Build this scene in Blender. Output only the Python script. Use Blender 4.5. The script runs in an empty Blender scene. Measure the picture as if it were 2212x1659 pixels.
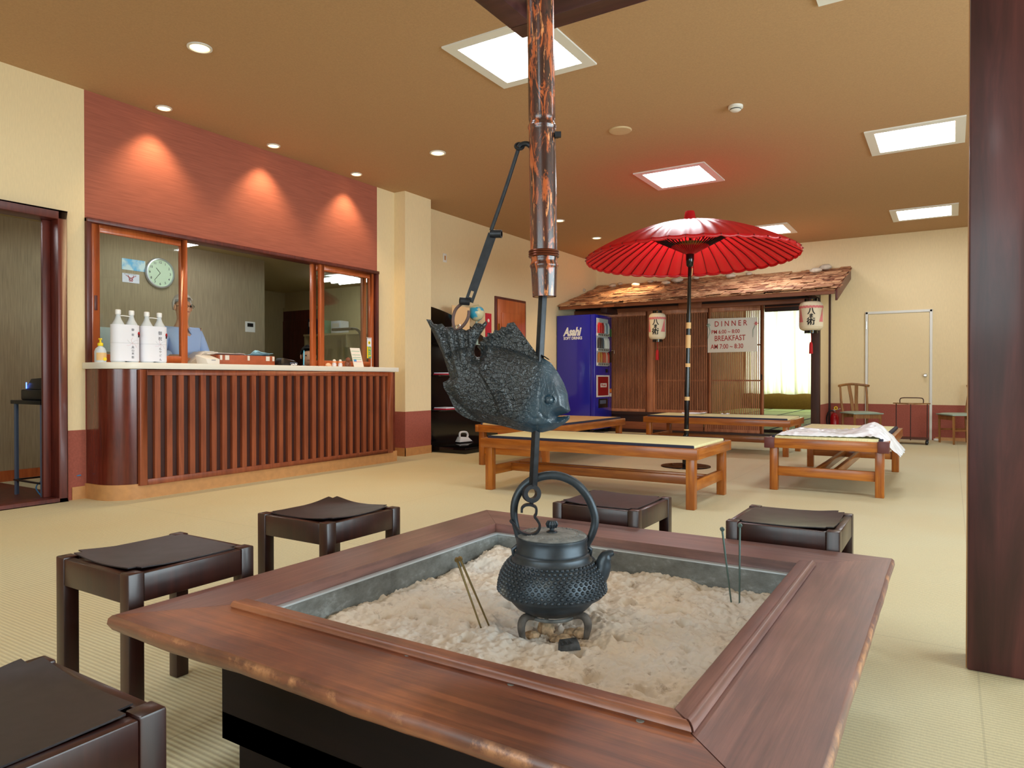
import bpy, bmesh, math, random
from mathutils import Vector, Matrix, noise
from mathutils.geometry import delaunay_2d_cdt
random.seed(7)
PI = math.pi
scene = bpy.context.scene
C = scene.collection
R = math.radians

# ------------------------------------------------------------------ camera, world, exposure
H = 0.95; FPX = 1514.0; YAW = R(32.1); PITCH = R(-0.435)
cam = bpy.data.cameras.new('camera'); co = bpy.data.objects.new('camera', cam); C.objects.link(co)
co.location = (0, 0, H); co.rotation_euler = (PI/2 + PITCH, 0, YAW)
cam.sensor_width = 36; cam.lens = FPX/2212*36; cam.clip_start = 0.02
scene.camera = co
FW = Vector((-math.sin(YAW)*math.cos(PITCH), math.cos(YAW)*math.cos(PITCH), math.sin(PITCH)))
RT = Vector((math.cos(YAW), math.sin(YAW), 0)); UP = RT.cross(FW)
EYE = Vector((0, 0, H))
def ray(px, py): return FW*FPX + RT*(px-1106) - UP*(py-829.5)
def AZ(px, py, z): d = ray(px, py); return EYE + d*((z-H)/d.z)
def AX(px, py, x): d = ray(px, py); return EYE + d*(x/d.x)
def AY(px, py, y): d = ray(px, py); return EYE + d*(y/d.y)
def AD(px, py, D): return EYE + ray(px, py)*(D/FPX)

w = bpy.data.worlds.new('world'); scene.world = w; w.use_nodes = True
w.node_tree.nodes['Background'].inputs[0].default_value = (0.72, 0.86, 1.0, 1)
w.node_tree.nodes['Background'].inputs[1].default_value = 1.3
vs = scene.view_settings
vs.view_transform = 'Standard'; vs.look = 'None'; vs.exposure = 0.5; vs.gamma = 1.0
vs.use_curve_mapping = False

LAMP = 11.0      # ceiling fixtures
def area(name, loc, rot, sx, sy, power, col):
    l = bpy.data.lights.new(name, 'AREA'); l.shape = 'RECTANGLE'; l.size = sx; l.size_y = sy
    l.energy = power; l.color = col
    o = bpy.data.objects.new(name, l); C.objects.link(o); o.location = loc; o.rotation_euler = rot
    return o
# daylight through the windows of the right wall, the rear wall and the far tatami hall
area('daylight_right', (4.75, 2.9, 1.5), (0, R(90), 0), 2.0, 6.4, 330, (0.80, 0.90, 1.0))
area('daylight_rear', (-1.0, -4.25, 1.6), (R(90), 0, 0), 5.0, 1.9, 120, (0.85, 0.93, 1.0))
area('daylight_hall', (-2.6, 22.7, 1.75), (R(-90), 0, 0), 5.4, 2.5, 235, (0.88, 0.95, 1.0))

# ------------------------------------------------------------------ helpers
def lin(c):
    out = []
    for v in c:
        v /= 255.0
        out.append(v/12.92 if v <= 0.04045 else ((v+0.055)/1.055)**2.4)
    return (*out, 1)

def tag(o, label=None, cat=None, group=None, kind=None):
    if label: o['label'] = label
    if cat: o['category'] = cat
    if group: o['group'] = group
    if kind: o['kind'] = kind
    return o

def thing(name, label, cat, loc=(0, 0, 0), rz=0, group=None):
    o = bpy.data.objects.new(name, None); C.objects.link(o)
    o.location = loc; o.rotation_euler = (0, 0, rz); o.empty_display_size = 0.05
    return tag(o, label, cat, group)

def copy_tree(o, parent=None):
    c = o.copy(); C.objects.link(c); c.parent = parent
    for ch in list(o.children): copy_tree(ch, c)
    return c

class MB:
    def __init__(s): s.v = []; s.f = []; s.m = []; s.k = 0
    def mat(s, k): s.k = k; return s
    def add(s, vs_, fs):
        n = len(s.v); s.v += [tuple(p) for p in vs_]
        for f in fs: s.f.append([n+i for i in f]); s.m.append(s.k)
        return s
    def box(s, x0, x1, y0, y1, z0, z1):
        return s.hexa([(x0, y0, z0), (x1, y0, z0), (x1, y1, z0), (x0, y1, z0),
                       (x0, y0, z1), (x1, y0, z1), (x1, y1, z1), (x0, y1, z1)])
    def hexa(s, p):
        return s.add(p, [(0, 3, 2, 1), (4, 5, 6, 7), (0, 1, 5, 4), (1, 2, 6, 5), (2, 3, 7, 6), (3, 0, 4, 7)])
    def obox(s, c, size, M):
        hx, hy, hz = [a/2 for a in size]; c = Vector(c)
        ps = [(-hx, -hy, -hz), (hx, -hy, -hz), (hx, hy, -hz), (-hx, hy, -hz), (-hx, -hy, hz), (hx, -hy, hz), (hx, hy, hz), (-hx, hy, hz)]
        return s.hexa([c + M @ Vector(p) for p in ps])
    def bar(s, a, b, wx, wy, ref=(0, 0, 1)):
        a = Vector(a); b = Vector(b); d = (b-a).normalized(); r = Vector(ref)
        if abs(d.dot(r)) > 0.98: r = Vector((0, 1, 0))
        u = d.cross(r).normalized(); v = u.cross(d).normalized()
        M = Matrix((u, v, d)).transposed()
        return s.obox((a+b)/2, (wx, wy, (b-a).length), M)
    def tube(s, pts, rad, n=10, closed=False, cap=True, flat=None):
        pts = [Vector(p) for p in pts]; N = len(pts)
        rs = rad if isinstance(rad, (list, tuple)) else [rad]*N
        vv = []; prev = None
        for i, p in enumerate(pts):
            if closed: d = pts[(i+1) % N] - pts[i-1]
            else: d = pts[min(i+1, N-1)] - pts[max(i-1, 0)]
            d.normalize()
            if prev is None:
                r = Vector((0, 0, 1)) if abs(d.z) < 0.9 else Vector((1, 0, 0))
                u = d.cross(r).normalized()
            else:
                u = prev - d*prev.dot(d)
                if u.length < 1e-6: u = d.orthogonal()
                u.normalize()
            prev = u; v = d.cross(u)
            for k in range(n):
                a = 2*PI*k/n
                vv.append(p + (u*math.cos(a) + v*math.sin(a))*rs[i])
        ff = []
        M = N if closed else N-1
        for i in range(M):
            j = (i+1) % N
            for k in range(n):
                l = (k+1) % n
                ff.append((i*n+k, i*n+l, j*n+l, j*n+k))
        if cap and not closed:
            ff.append(tuple(range(n))[::-1]); ff.append(tuple((N-1)*n+k for k in range(n)))
        return s.add(vv, ff)
    def lathe(s, prof, c=(0, 0, 0), n=32, axis=None, a0=0, a1=2*PI, cap=True):
        c = Vector(c); full = abs(a1-a0-2*PI) < 1e-6; K = n if full else n+1
        if axis is None: X, Y, Z = Vector((1, 0, 0)), Vector((0, 1, 0)), Vector((0, 0, 1))
        else:
            Z = Vector(axis).normalized(); X = Z.orthogonal().normalized(); Y = Z.cross(X)
        vv = []
        for r, z in prof:
            for k in range(K):
                a = a0 + (a1-a0)*k/n
                vv.append(c + X*(r*math.cos(a)) + Y*(r*math.sin(a)) + Z*z)
        ff = []
        for i in range(len(prof)-1):
            for k in range(n):
                l = (k+1) % K
                ff.append((i*K+k, i*K+l, (i+1)*K+l, (i+1)*K+k))
        if cap and full:
            if prof[0][0] > 1e-6: ff.append(tuple(range(K))[::-1])
            if prof[-1][0] > 1e-6: ff.append(tuple((len(prof)-1)*K+k for k in range(K)))
        return s.add(vv, ff)
    def prism(s, poly, fn0, fn1):
        """poly: list of 2d; fn0, fn1: map (a,b)->3d for the two caps"""
        n = len(poly)
        vv = [fn0(*p) for p in poly] + [fn1(*p) for p in poly]
        ff = [tuple(range(n))[::-1], tuple(range(n, 2*n))]
        for i in range(n):
            j = (i+1) % n; ff.append((i, j, n+j, n+i))
        return s.add(vv, ff)
    def grid(s, fn, nu, nv):
        vv = [fn(i/nu, j/nv) for j in range(nv+1) for i in range(nu+1)]
        ff = [(j*(nu+1)+i, j*(nu+1)+i+1, (j+1)*(nu+1)+i+1, (j+1)*(nu+1)+i) for j in range(nv) for i in range(nu)]
        return s.add(vv, ff)
    def ball(s, c, r, n=12, sc=(1, 1, 1)):
        c = Vector(c); m = n//2+2
        vv = []
        for j in range(m+1):
            t = PI*j/m
            for k in range(n):
                a = 2*PI*k/n
                vv.append(c + Vector((r*sc[0]*math.sin(t)*math.cos(a), r*sc[1]*math.sin(t)*math.sin(a), r*sc[2]*math.cos(t))))
        ff = [(j*n+k, (j+1)*n+k, (j+1)*n+(k+1) % n, j*n+(k+1) % n) for j in range(m) for k in range(n)]
        return s.add(vv, ff)
    def build(s, name, mats, parent=None, smooth=True, angle=35, bevel=0, seg=2, loc=None):
        me = bpy.data.meshes.new(name)
        me.from_pydata(s.v, [], s.f)
        if not isinstance(mats, (list, tuple)): mats = [mats]
        for m in mats: me.materials.append(m)
        if len(mats) > 1: me.polygons.foreach_set('material_index', s.m)
        bm = bmesh.new(); bm.from_mesh(me)
        bmesh.ops.remove_doubles(bm, verts=bm.verts, dist=1e-6)
        bmesh.ops.recalc_face_normals(bm, faces=bm.faces)
        if bevel:
            es = [e for e in bm.edges if len(e.link_faces) == 2 and e.calc_face_angle(0) > 0.7]
            bmesh.ops.bevel(bm, geom=es, offset=bevel, segments=seg, profile=0.5, affect='EDGES', clamp_overlap=True)
        bm.to_mesh(me); bm.free()
        if smooth:
            me.polygons.foreach_set('use_smooth', [True]*len(me.polygons))
            me.set_sharp_from_angle(angle=R(angle))
        me.update()
        o = bpy.data.objects.new(name, me); C.objects.link(o)
        if parent: o.parent = parent
        if loc: o.location = loc
        return o

def text_obj(name, txt, size, M, mat, parent=None, ext=0.0008, bold=0.0, shear=0, align='LEFT', sx=1.0, wrap=None):
    cu = bpy.data.curves.new(name, 'FONT'); cu.body = txt; cu.size = size; cu.extrude = ext; cu.offset = bold
    cu.shear = shear; cu.align_x = align; cu.resolution_u = 3
    t = bpy.data.objects.new(name+'_c', cu); C.objects.link(t)
    dg = bpy.context.evaluated_depsgraph_get(); dg.update()
    me = bpy.data.meshes.new_from_object(t.evaluated_get(dg))
    bpy.data.objects.remove(t)
    for v in me.vertices: v.co.x *= sx
    if wrap:
        for v in me.vertices: v.co = Vector(wrap(v.co))
    else: me.transform(M)
    me.materials.clear(); me.materials.append(mat); me.name = name
    o = bpy.data.objects.new(name, me); C.objects.link(o)
    if parent: o.parent = parent
    return o
def frame(o, x, y):
    """matrix with given origin, x axis and y axis"""
    x = Vector(x).normalized(); y = Vector(y).normalized(); z = x.cross(y)
    M = Matrix((x, y, z)).transposed().to_4x4(); M.translation = Vector(o); return M

# ------------------------------------------------------------------ materials
def newmat(name):
    m = bpy.data.materials.new(name); m.use_nodes = True
    nt = m.node_tree; b = nt.nodes['Principled BSDF']
    return m, nt, b
def N(nt, t, **kw):
    n = nt.nodes.new(t)
    for k, v in kw.items():
        if k in n.inputs: n.inputs[k].default_value = v
        else: setattr(n, k, v)
    return n
def coords(nt, scale=(1, 1, 1), rot=(0, 0, 0), src='Object'):
    tc = N(nt, 'ShaderNodeTexCoord'); mp = N(nt, 'ShaderNodeMapping')
    mp.inputs['Scale'].default_value = scale; mp.inputs['Rotation'].default_value = rot
    nt.links.new(tc.outputs[src], mp.inputs[0]); return mp.outputs[0]
def ramp(nt, fac, stops):
    r = N(nt, 'ShaderNodeValToRGB'); nt.links.new(fac, r.inputs[0])
    e = r.color_ramp.elements
    e[0].position, e[0].color = stops[0][0], lin(stops[0][1])
    e[1].position, e[1].color = stops[-1][0], lin(stops[-1][1])
    for p, c in stops[1:-1]:
        x = e.new(p); x.color = lin(c)
    return r.outputs[0]
def bump(nt, b, h, strength=0.2, dist=0.01):
    bp = N(nt, 'ShaderNodeBump'); bp.inputs['Strength'].default_value = strength; bp.inputs['Distance'].default_value = dist
    nt.links.new(h, bp.inputs['Height']); nt.links.new(bp.outputs[0], b.inputs['Normal'])
def plain(name, col, rough=0.5, metal=0.0, spec=0.5, var=0.0, scale=20, coat=0):
    m, nt, b = newmat(name)
    b.inputs['Roughness'].default_value = rough; b.inputs['Metallic'].default_value = metal
    b.inputs['Specular IOR Level'].default_value = spec; b.inputs['Coat Weight'].default_value = coat
    if coat: b.inputs['Coat Roughness'].default_value = 0.08
    if var:
        n = N(nt, 'ShaderNodeTexNoise', Scale=scale, Detail=4.0)
        nt.links.new(coords(nt), n.inputs['Vector'])
        k = [max(0, min(255, v*(1-var))) for v in col]; k2 = [max(0, min(255, v*(1+var))) for v in col]
        nt.links.new(ramp(nt, n.outputs[0], [(0.3, k), (0.7, k2)]), b.inputs['Base Color'])
    else: b.inputs['Base Color'].default_value = lin(col)
    return m
def emis(name, col, s):
    m, nt, b = newmat(name)
    b.inputs['Base Color'].default_value = lin(col); b.inputs['Emission Color'].default_value = lin(col)
    b.inputs['Emission Strength'].default_value = s
    return m
def wood(name, dark, light, axis='x', s=1.0, rough=0.4, mid=None, coat=0.0, bmp=0.08, spec=0.5):
    m, nt, b = newmat(name)
    st = {'x': (1.2, 14, 14), 'y': (14, 1.2, 14), 'z': (14, 14, 1.2)}[axis]
    co_ = coords(nt, tuple(v*s for v in st))
    n = N(nt, 'ShaderNodeTexNoise', Scale=1.6, Detail=7.0, Roughness=0.62, Distortion=0.6); nt.links.new(co_, n.inputs['Vector'])
    n2 = N(nt, 'ShaderNodeTexNoise', Scale=1.1, Detail=3.0); nt.links.new(coords(nt, (s*2, s*2, s*2)), n2.inputs['Vector'])
    mx = N(nt, 'ShaderNodeMath', operation='MULTIPLY_ADD'); nt.links.new(n2.outputs[0], mx.inputs[0]); mx.inputs[1].default_value = 0.45
    nt.links.new(n.outputs[0], mx.inputs[2])
    sb = N(nt, 'ShaderNodeMath', operation='SUBTRACT'); nt.links.new(mx.outputs[0], sb.inputs[0]); sb.inputs[1].default_value = 0.22
    stops = [(0.3, dark)] + ([(0.5, mid)] if mid else []) + [(0.7, light)]
    nt.links.new(ramp(nt, sb.outputs[0], stops), b.inputs['Base Color'])
    b.inputs['Roughness'].default_value = rough; b.inputs['Coat Weight'].default_value = coat; b.inputs['Coat Roughness'].default_value = 0.15
    b.inputs['Specular IOR Level'].default_value = spec
    bump(nt, b, n.outputs[0], bmp, 0.004)
    return m
def fabricwall(name, col, amp=0.06, st=(60, 60, 3), rough=0.85, bm_=0.12):
    m, nt, b = newmat(name)
    n = N(nt, 'ShaderNodeTexNoise', Scale=1.5, Detail=5.0); nt.links.new(coords(nt, st), n.inputs['Vector'])
    nt.links.new(ramp(nt, n.outputs[0], [(0.3, [v*(1-amp) for v in col]), (0.7, [min(255, v*(1+amp)) for v in col])]), b.inputs['Base Color'])
    b.inputs['Roughness'].default_value = rough; b.inputs['Specular IOR Level'].default_value = 0.25
    bump(nt, b, n.outputs[0], bm_, 0.002)
    return m

M = {}
M['cream'] = fabricwall('cream_wallpaper', (236, 214, 172), 0.015, (90, 90, 12), bm_=0.04)
M['terra'] = fabricwall('terracotta_wallpaper', (166, 96, 78), 0.06, (3, 3, 90))
M['wains'] = fabricwall('wainscot_red', (160, 88, 74), 0.05, (40, 40, 40))
M['basetan'] = plain('tan_baseboard', (196, 142, 88), 0.5, var=0.04)
M['ceil'] = fabricwall('ceiling_paper', (186, 150, 112), 0.03, (60, 60, 60), bm_=0.05)
M['olive'] = fabricwall('woodgrain_wallpaper', (164, 148, 120), 0.08, (70, 70, 3))
M['olive_light'] = fabricwall('office_wallpaper', (190, 172, 128), 0.04)
M['trimred'] = wood('dark_red_trim', (70, 24, 20), (108, 44, 32), 'z', 1, 0.42, coat=0.1)
M['sash'] = wood('orange_sash_wood', (168, 80, 38), (204, 108, 56), 'z', 1, 0.3, coat=0.3)
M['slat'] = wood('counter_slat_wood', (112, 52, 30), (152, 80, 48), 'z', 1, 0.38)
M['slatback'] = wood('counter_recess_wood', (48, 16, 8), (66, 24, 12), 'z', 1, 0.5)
M['ctrwood'] = wood('counter_body_wood', (78, 24, 16), (108, 42, 28), 'z', 1.3, 0.22, coat=0.4)
M['ctrtop'] = plain('white_counter_top', (236, 232, 220), 0.35)
M['white'] = plain('white_paint', (232, 230, 224), 0.45)
M['whitegloss'] = plain('white_plastic', (238, 238, 238), 0.25)
M['black'] = plain('black_plastic', (14, 14, 16), 0.35)
M['blacklac'] = plain('black_lacquer', (12, 11, 12), 0.12)
M['chrome'] = plain('chrome', (210, 210, 212), 0.12, 1.0)
M['iron'] = plain('black_iron', (30, 34, 40), 0.42, 0.35, var=0.25, scale=60)
M['leather'] = plain('dark_leather', (38, 31, 33), 0.38, var=0.15, scale=60)
M['stoolwood'] = wood('stool_lacquered_wood', (34, 12, 9), (56, 22, 15), 'z', 1.5, 0.36, coat=0.2)
M['bench_x'] = wood('bench_wood_x', (124, 62, 12), (186, 112, 34), 'x', 1.0, 0.33, (156, 84, 20), coat=0.35)
M['bench_y'] = wood('bench_wood_y', (124, 62, 12), (186, 112, 34), 'y', 1.0, 0.33, (156, 84, 20), coat=0.35)
M['bench_z'] = wood('bench_wood_z', (130, 66, 14), (186, 112, 34), 'z', 1.0, 0.33, (156, 84, 20), coat=0.35)
M['navy'] = plain('navy_tatami_border', (34, 38, 58), 0.8)
M['redpaint'] = plain('red_lacquer', (176, 22, 30), 0.25)
M['goldw'] = plain('pale_rattan', (226, 186, 126), 0.5)
M['darkwood'] = wood('dark_house_wood', (44, 20, 14), (70, 34, 24), 'z', 1, 0.55)
M['darkwood_x'] = wood('dark_house_wood_x', (34, 16, 12), (58, 28, 20), 'x', 1, 0.55)
M['house_z'] = wood('lattice_wood_z', (146, 88, 58), (190, 124, 86), 'z', 1, 0.5)
M['house_x'] = wood('lattice_wood_x', (116, 62, 34), (150, 86, 52), 'x', 1, 0.5)
M['pillar'] = wood('purple_brown_pillar', (52, 20, 22), (92, 44, 44), 'z', 0.8, 0.42, (72, 32, 34), coat=0.15)
M['beam_x'] = wood('purple_brown_beam', (54, 28, 28), (84, 48, 46), 'x', 0.8, 0.4)
M['stone'] = plain('roof_stone', (196, 184, 166), 0.8, var=0.12, scale=9)
M['blue'] = plain('vending_blue', (36, 38, 160), 0.22, coat=0.4)
M['tassel'] = plain('red_tassel', (190, 16, 26), 0.7)
M['paperlantern'] = plain('lantern_paper', (240, 226, 196), 0.7)
M['pink'] = plain('lantern_rope_pink', (226, 130, 130), 0.7)
M['ink'] = plain('black_ink', (16, 14, 14), 0.7)
M['redink'] = plain('red_ink', (176, 44, 36), 0.7)
M['signwhite'] = plain('sign_board_white', (232, 224, 212), 0.5)
M['brass'] = plain('brass', (200, 160, 70), 0.3, 1.0)
M['chairwood'] = wood('chair_wood', (122, 78, 36), (168, 116, 62), 'z', 1, 0.4)
M['chairseat'] = plain('grey_green_vinyl', (158, 178, 164), 0.45)
M['yellow'] = plain('yellow_plastic', (246, 214, 20), 0.4)
M['paper'] = plain('white_paper', (234, 236, 246), 0.6)
M['skin'] = plain('skin', (214, 160, 126), 0.55)
M['hairwhite'] = plain('white_hair', (205, 200, 192), 0.8)
M['hairblack'] = plain('black_hair', (16, 12, 12), 0.6)
M['shirt'] = plain('pale_blue_shirt', (170, 196, 238), 0.8)
M['tan'] = plain('tan_leather_case', (176, 88, 52), 0.5, var=0.05)
M['bluegrey'] = plain('blue_grey_steel', (96, 112, 138), 0.4, 0.3)
M['emit'] = emis('fluorescent_diffuser', (246, 250, 255), LAMP)
M['emit_office'] = emis('office_tube', (246, 250, 255), 9)
M['emit_warm'] = emis('downlight_lens', (255, 214, 150), 4)

def glassmat():
    m = bpy.data.materials.new('window_glass'); m.use_nodes = True; nt = m.node_tree; nt.nodes.clear()
    o = N(nt, 'ShaderNodeOutputMaterial'); mx = N(nt, 'ShaderNodeMixShader'); t = N(nt, 'ShaderNodeBsdfTransparent')
    g = N(nt, 'ShaderNodeBsdfGlossy', Roughness=0.02); lw = N(nt, 'ShaderNodeLayerWeight', Blend=0.5)
    pw = N(nt, 'ShaderNodeMath', operation='POWER'); pw.inputs[1].default_value = 5.0; nt.links.new(lw.outputs['Facing'], pw.inputs[0])
    f = N(nt, 'ShaderNodeMath', operation='MULTIPLY_ADD'); f.inputs[1].default_value = 0.6; f.inputs[2].default_value = 0.045; nt.links.new(pw.outputs[0], f.inputs[0])
    t.inputs[0].default_value = (0.95, 0.98, 0.96, 1)
    nt.links.new(f.outputs[0], mx.inputs[0]); nt.links.new(t.outputs[0], mx.inputs[1]); nt.links.new(g.outputs[0], mx.inputs[2])
    nt.links.new(mx.outputs[0], o.inputs[0]); return m
M['glass'] = glassmat()

def floormat():
    m, nt, b = newmat('woven_rush_carpet')
    tc = N(nt, 'ShaderNodeTexCoord'); sx = N(nt, 'ShaderNodeSeparateXYZ'); nt.links.new(tc.outputs['Object'], sx.inputs[0])
    # ribs running along x
    ml = N(nt, 'ShaderNodeMath', operation='MULTIPLY'); ml.inputs[1].default_value = 2*PI/0.0165; nt.links.new(sx.outputs[1], ml.inputs[0])
    sn = N(nt, 'ShaderNodeMath', operation='SINE'); nt.links.new(ml.outputs[0], sn.inputs[0])
    n = N(nt, 'ShaderNodeTexNoise', Scale=0.8, Detail=3.0); nt.links.new(coords(nt, (1, 1, 1)), n.inputs['Vector'])
    n2 = N(nt, 'ShaderNodeTexNoise', Scale=1.0, Detail=4.0); nt.links.new(coords(nt, (220, 60, 1)), n2.inputs['Vector'])
    base = ramp(nt, n.outputs[0], [(0.3, (212, 201, 162)), (0.7, (214, 210, 176))])
    rr = N(nt, 'ShaderNodeMapRange'); nt.links.new(sn.outputs[0], rr.inputs[0])
    rr.inputs['From Min'].default_value = -1; rr.inputs['To Min'].default_value = 0.88; rr.inputs['To Max'].default_value = 1.06
    r2 = N(nt, 'ShaderNodeMapRange'); nt.links.new(n2.outputs[0], r2.inputs[0])
    r2.inputs['From Min'].default_value = 0.3; r2.inputs['From Max'].default_value = 0.7; r2.inputs['To Min'].default_value = 0.94; r2.inputs['To Max'].default_value = 1.05
    mm = N(nt, 'ShaderNodeMath', operation='MULTIPLY'); nt.links.new(rr.outputs[0], mm.inputs[0]); nt.links.new(r2.outputs[0], mm.inputs[1])
    # seams between the carpet widths: thin darker lines every 0.91 m in x and 1.82 m in y
    def seam(out, period, off):
        a = N(nt, 'ShaderNodeMath', operation='ADD'); a.inputs[1].default_value = off; nt.links.new(out, a.inputs[0])
        pp = N(nt, 'ShaderNodeMath', operation='PINGPONG'); pp.inputs[1].default_value = period/2; nt.links.new(a.outputs[0], pp.inputs[0])
        g = N(nt, 'ShaderNodeMath', operation='GREATER_THAN'); g.inputs[1].default_value = 0.003; nt.links.new(pp.outputs[0], g.inputs[0])
        mr = N(nt, 'ShaderNodeMapRange'); nt.links.new(g.outputs[0], mr.inputs[0]); mr.inputs['To Min'].default_value = 0.86
        return mr.outputs[0]
    q = N(nt, 'ShaderNodeMath', operation='MULTIPLY'); nt.links.new(seam(sx.outputs[0], 1.82, 1.744), q.inputs[0]); nt.links.new(seam(sx.outputs[1], 3.64, 0.72), q.inputs[1])
    q2 = N(nt, 'ShaderNodeMath', operation='MULTIPLY'); nt.links.new(q.outputs[0], q2.inputs[0]); nt.links.new(mm.outputs[0], q2.inputs[1])
    mc = N(nt, 'ShaderNodeVectorMath', operation='SCALE'); nt.links.new(base, mc.inputs[0]); nt.links.new(q2.outputs[0], mc.inputs['Scale'])
    nt.links.new(mc.outputs[0], b.inputs['Base Color'])
    b.inputs['Roughness'].default_value = 0.6; b.inputs['Specular IOR Level'].default_value = 0.35
    bump(nt, b, sn.outputs[0], 0.25, 0.002)
    return m
M['floor'] = floormat()

def tatamimat(name, col, amp=0.05):
    m, nt, b = newmat(name)
    n = N(nt, 'ShaderNodeTexNoise', Scale=1.0, Detail=4.0); nt.links.new(coords(nt, (8, 160, 8)), n.inputs['Vector'])
    nt.links.new(ramp(nt, n.outputs[0], [(0.3, [v*(1-amp) for v in col]), (0.7, [min(255, v*(1+amp)) for v in col])]), b.inputs['Base Color'])
    b.inputs['Roughness'].default_value = 0.6; bump(nt, b, n.outputs[0], 0.2, 0.002)
    return m
M['tatami'] = tatamimat('rush_mat', (228, 222, 168))
M['tatami_tan'] = tatamimat('old_rush_mat', (222, 184, 124))
M['tatami_green'] = tatamimat('green_tatami', (196, 216, 138))

def hearthwood(name, axis, A=((78, 38, 24), (114, 60, 38), (146, 84, 52)), B=((70, 34, 26), (118, 64, 42), (194, 118, 66))):
    m, nt, b = newmat(name)
    st = {'x': (1.0, 16, 16), 'y': (16, 1.0, 16)}[axis]
    n = N(nt, 'ShaderNodeTexNoise', Scale=1.7, Detail=8.0, Roughness=0.6, Distortion=0.9); nt.links.new(coords(nt, st), n.inputs['Vector'])
    n2 = N(nt, 'ShaderNodeTexNoise', Scale=3.2, Detail=5.0, Roughness=0.6); nt.links.new(coords(nt, (1, 1, 1)), n2.inputs['Vector'])
    c1 = ramp(nt, n.outputs[0], [(0.36, A[0]), (0.5, A[1]), (0.64, A[2])])
    c2 = ramp(nt, n2.outputs[0], [(0.35, B[0]), (0.5, B[1]), (0.66, B[2])])
    mx = N(nt, 'ShaderNodeMix', data_type='RGBA'); mx.inputs[0].default_value = 0.42
    nt.links.new(c1, mx.inputs[6]); nt.links.new(c2, mx.inputs[7])
    # fine dark grain lines and a few scratches
    fs = {'x': (3.0, 110, 40), 'y': (110, 3.0, 40)}[axis]
    n4 = N(nt, 'ShaderNodeTexNoise', Scale=1.3, Detail=6.0, Roughness=0.7, Distortion=0.3); nt.links.new(coords(nt, fs), n4.inputs['Vector'])
    r4 = N(nt, 'ShaderNodeMapRange'); nt.links.new(n4.outputs[0], r4.inputs[0]); r4.inputs['From Min'].default_value = 0.30; r4.inputs['From Max'].default_value = 0.62; r4.inputs['To Min'].default_value = 0.62; r4.inputs['To Max'].default_value = 1.12
    sc4 = N(nt, 'ShaderNodeVectorMath', operation='SCALE'); nt.links.new(mx.outputs[2], sc4.inputs[0]); nt.links.new(r4.outputs[0], sc4.inputs['Scale'])
    # worn pale outer edge
    tc = N(nt, 'ShaderNodeTexCoord'); sz = N(nt, 'ShaderNodeSeparateXYZ'); nt.links.new(tc.outputs['Object'], sz.inputs[0])
    n5 = N(nt, 'ShaderNodeTexNoise', Scale=9.0, Detail=6.0, Roughness=0.7); nt.links.new(coords(nt), n5.inputs['Vector'])
    z1 = N(nt, 'ShaderNodeMapRange'); nt.links.new(sz.outputs[2], z1.inputs[0]); z1.inputs['From Min'].default_value = 0.3997; z1.inputs['From Max'].default_value = 0.392
    z2 = N(nt, 'ShaderNodeMapRange'); nt.links.new(sz.outputs[2], z2.inputs[0]); z2.inputs['From Min'].default_value = 0.376; z2.inputs['From Max'].default_value = 0.392
    n6 = N(nt, 'ShaderNodeMapRange'); nt.links.new(n5.outputs[0], n6.inputs[0]); n6.inputs['From Min'].default_value = 0.53; n6.inputs['From Max'].default_value = 0.62
    p1 = N(nt, 'ShaderNodeMath', operation='MULTIPLY'); nt.links.new(z1.outputs[0], p1.inputs[0]); nt.links.new(z2.outputs[0], p1.inputs[1])
    p2 = N(nt, 'ShaderNodeMath', operation='MULTIPLY'); nt.links.new(p1.outputs[0], p2.inputs[0]); nt.links.new(n6.outputs[0], p2.inputs[1])
    ax_ = N(nt, 'ShaderNodeVectorMath', operation='ABSOLUTE'); nt.links.new(tc.outputs['Object'], ax_.inputs[0])
    sa = N(nt, 'ShaderNodeSeparateXYZ'); nt.links.new(ax_.outputs[0], sa.inputs[0])
    mxx = N(nt, 'ShaderNodeMath', operation='MAXIMUM'); nt.links.new(sa.outputs[0], mxx.inputs[0]); nt.links.new(sa.outputs[1], mxx.inputs[1])
    gt = N(nt, 'ShaderNodeMath', operation='GREATER_THAN'); nt.links.new(mxx.outputs[0], gt.inputs[0]); gt.inputs[1].default_value = 0.70
    p3 = N(nt, 'ShaderNodeMath', operation='MULTIPLY'); nt.links.new(p2.outputs[0], p3.inputs[0]); nt.links.new(gt.outputs[0], p3.inputs[1]); p2 = p3
    me_ = N(nt, 'ShaderNodeMix', data_type='RGBA'); nt.links.new(p2.outputs[0], me_.inputs[0]); nt.links.new(sc4.outputs[0], me_.inputs[6]); me_.inputs[7].default_value = lin((196, 138, 92))
    nt.links.new(me_.outputs[2], b.inputs['Base Color'])
    rg = N(nt, 'ShaderNodeMapRange'); nt.links.new(n2.outputs[0], rg.inputs[0]); rg.inputs['From Min'].default_value = 0.3; rg.inputs['From Max'].default_value = 0.7
    rg.inputs['To Min'].default_value = 0.36; rg.inputs['To Max'].default_value = 0.52
    nt.links.new(rg.outputs[0], b.inputs['Roughness']); b.inputs['Specular IOR Level'].default_value = 0.7
    b.inputs['Coat Weight'].default_value = 0.6; b.inputs['Coat Roughness'].default_value = 0.36
    bump(nt, b, n.outputs[0], 0.1, 0.003)
    return m
M['hearth_x'] = hearthwood('hearth_board_worn', 'x')
PA = ((88, 52, 46), (112, 72, 64), (132, 88, 78)); PB = ((84, 52, 50), (118, 78, 72), (150, 104, 88))  # purple tint puts the bluish daylight sheen into the boards' colour
M['hearth_y'] = hearthwood('hearth_purple_sheen_y', 'y', PA, PB); M['hearth_x2'] = hearthwood('hearth_purple_sheen_x', 'x', PA, PB)
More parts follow.
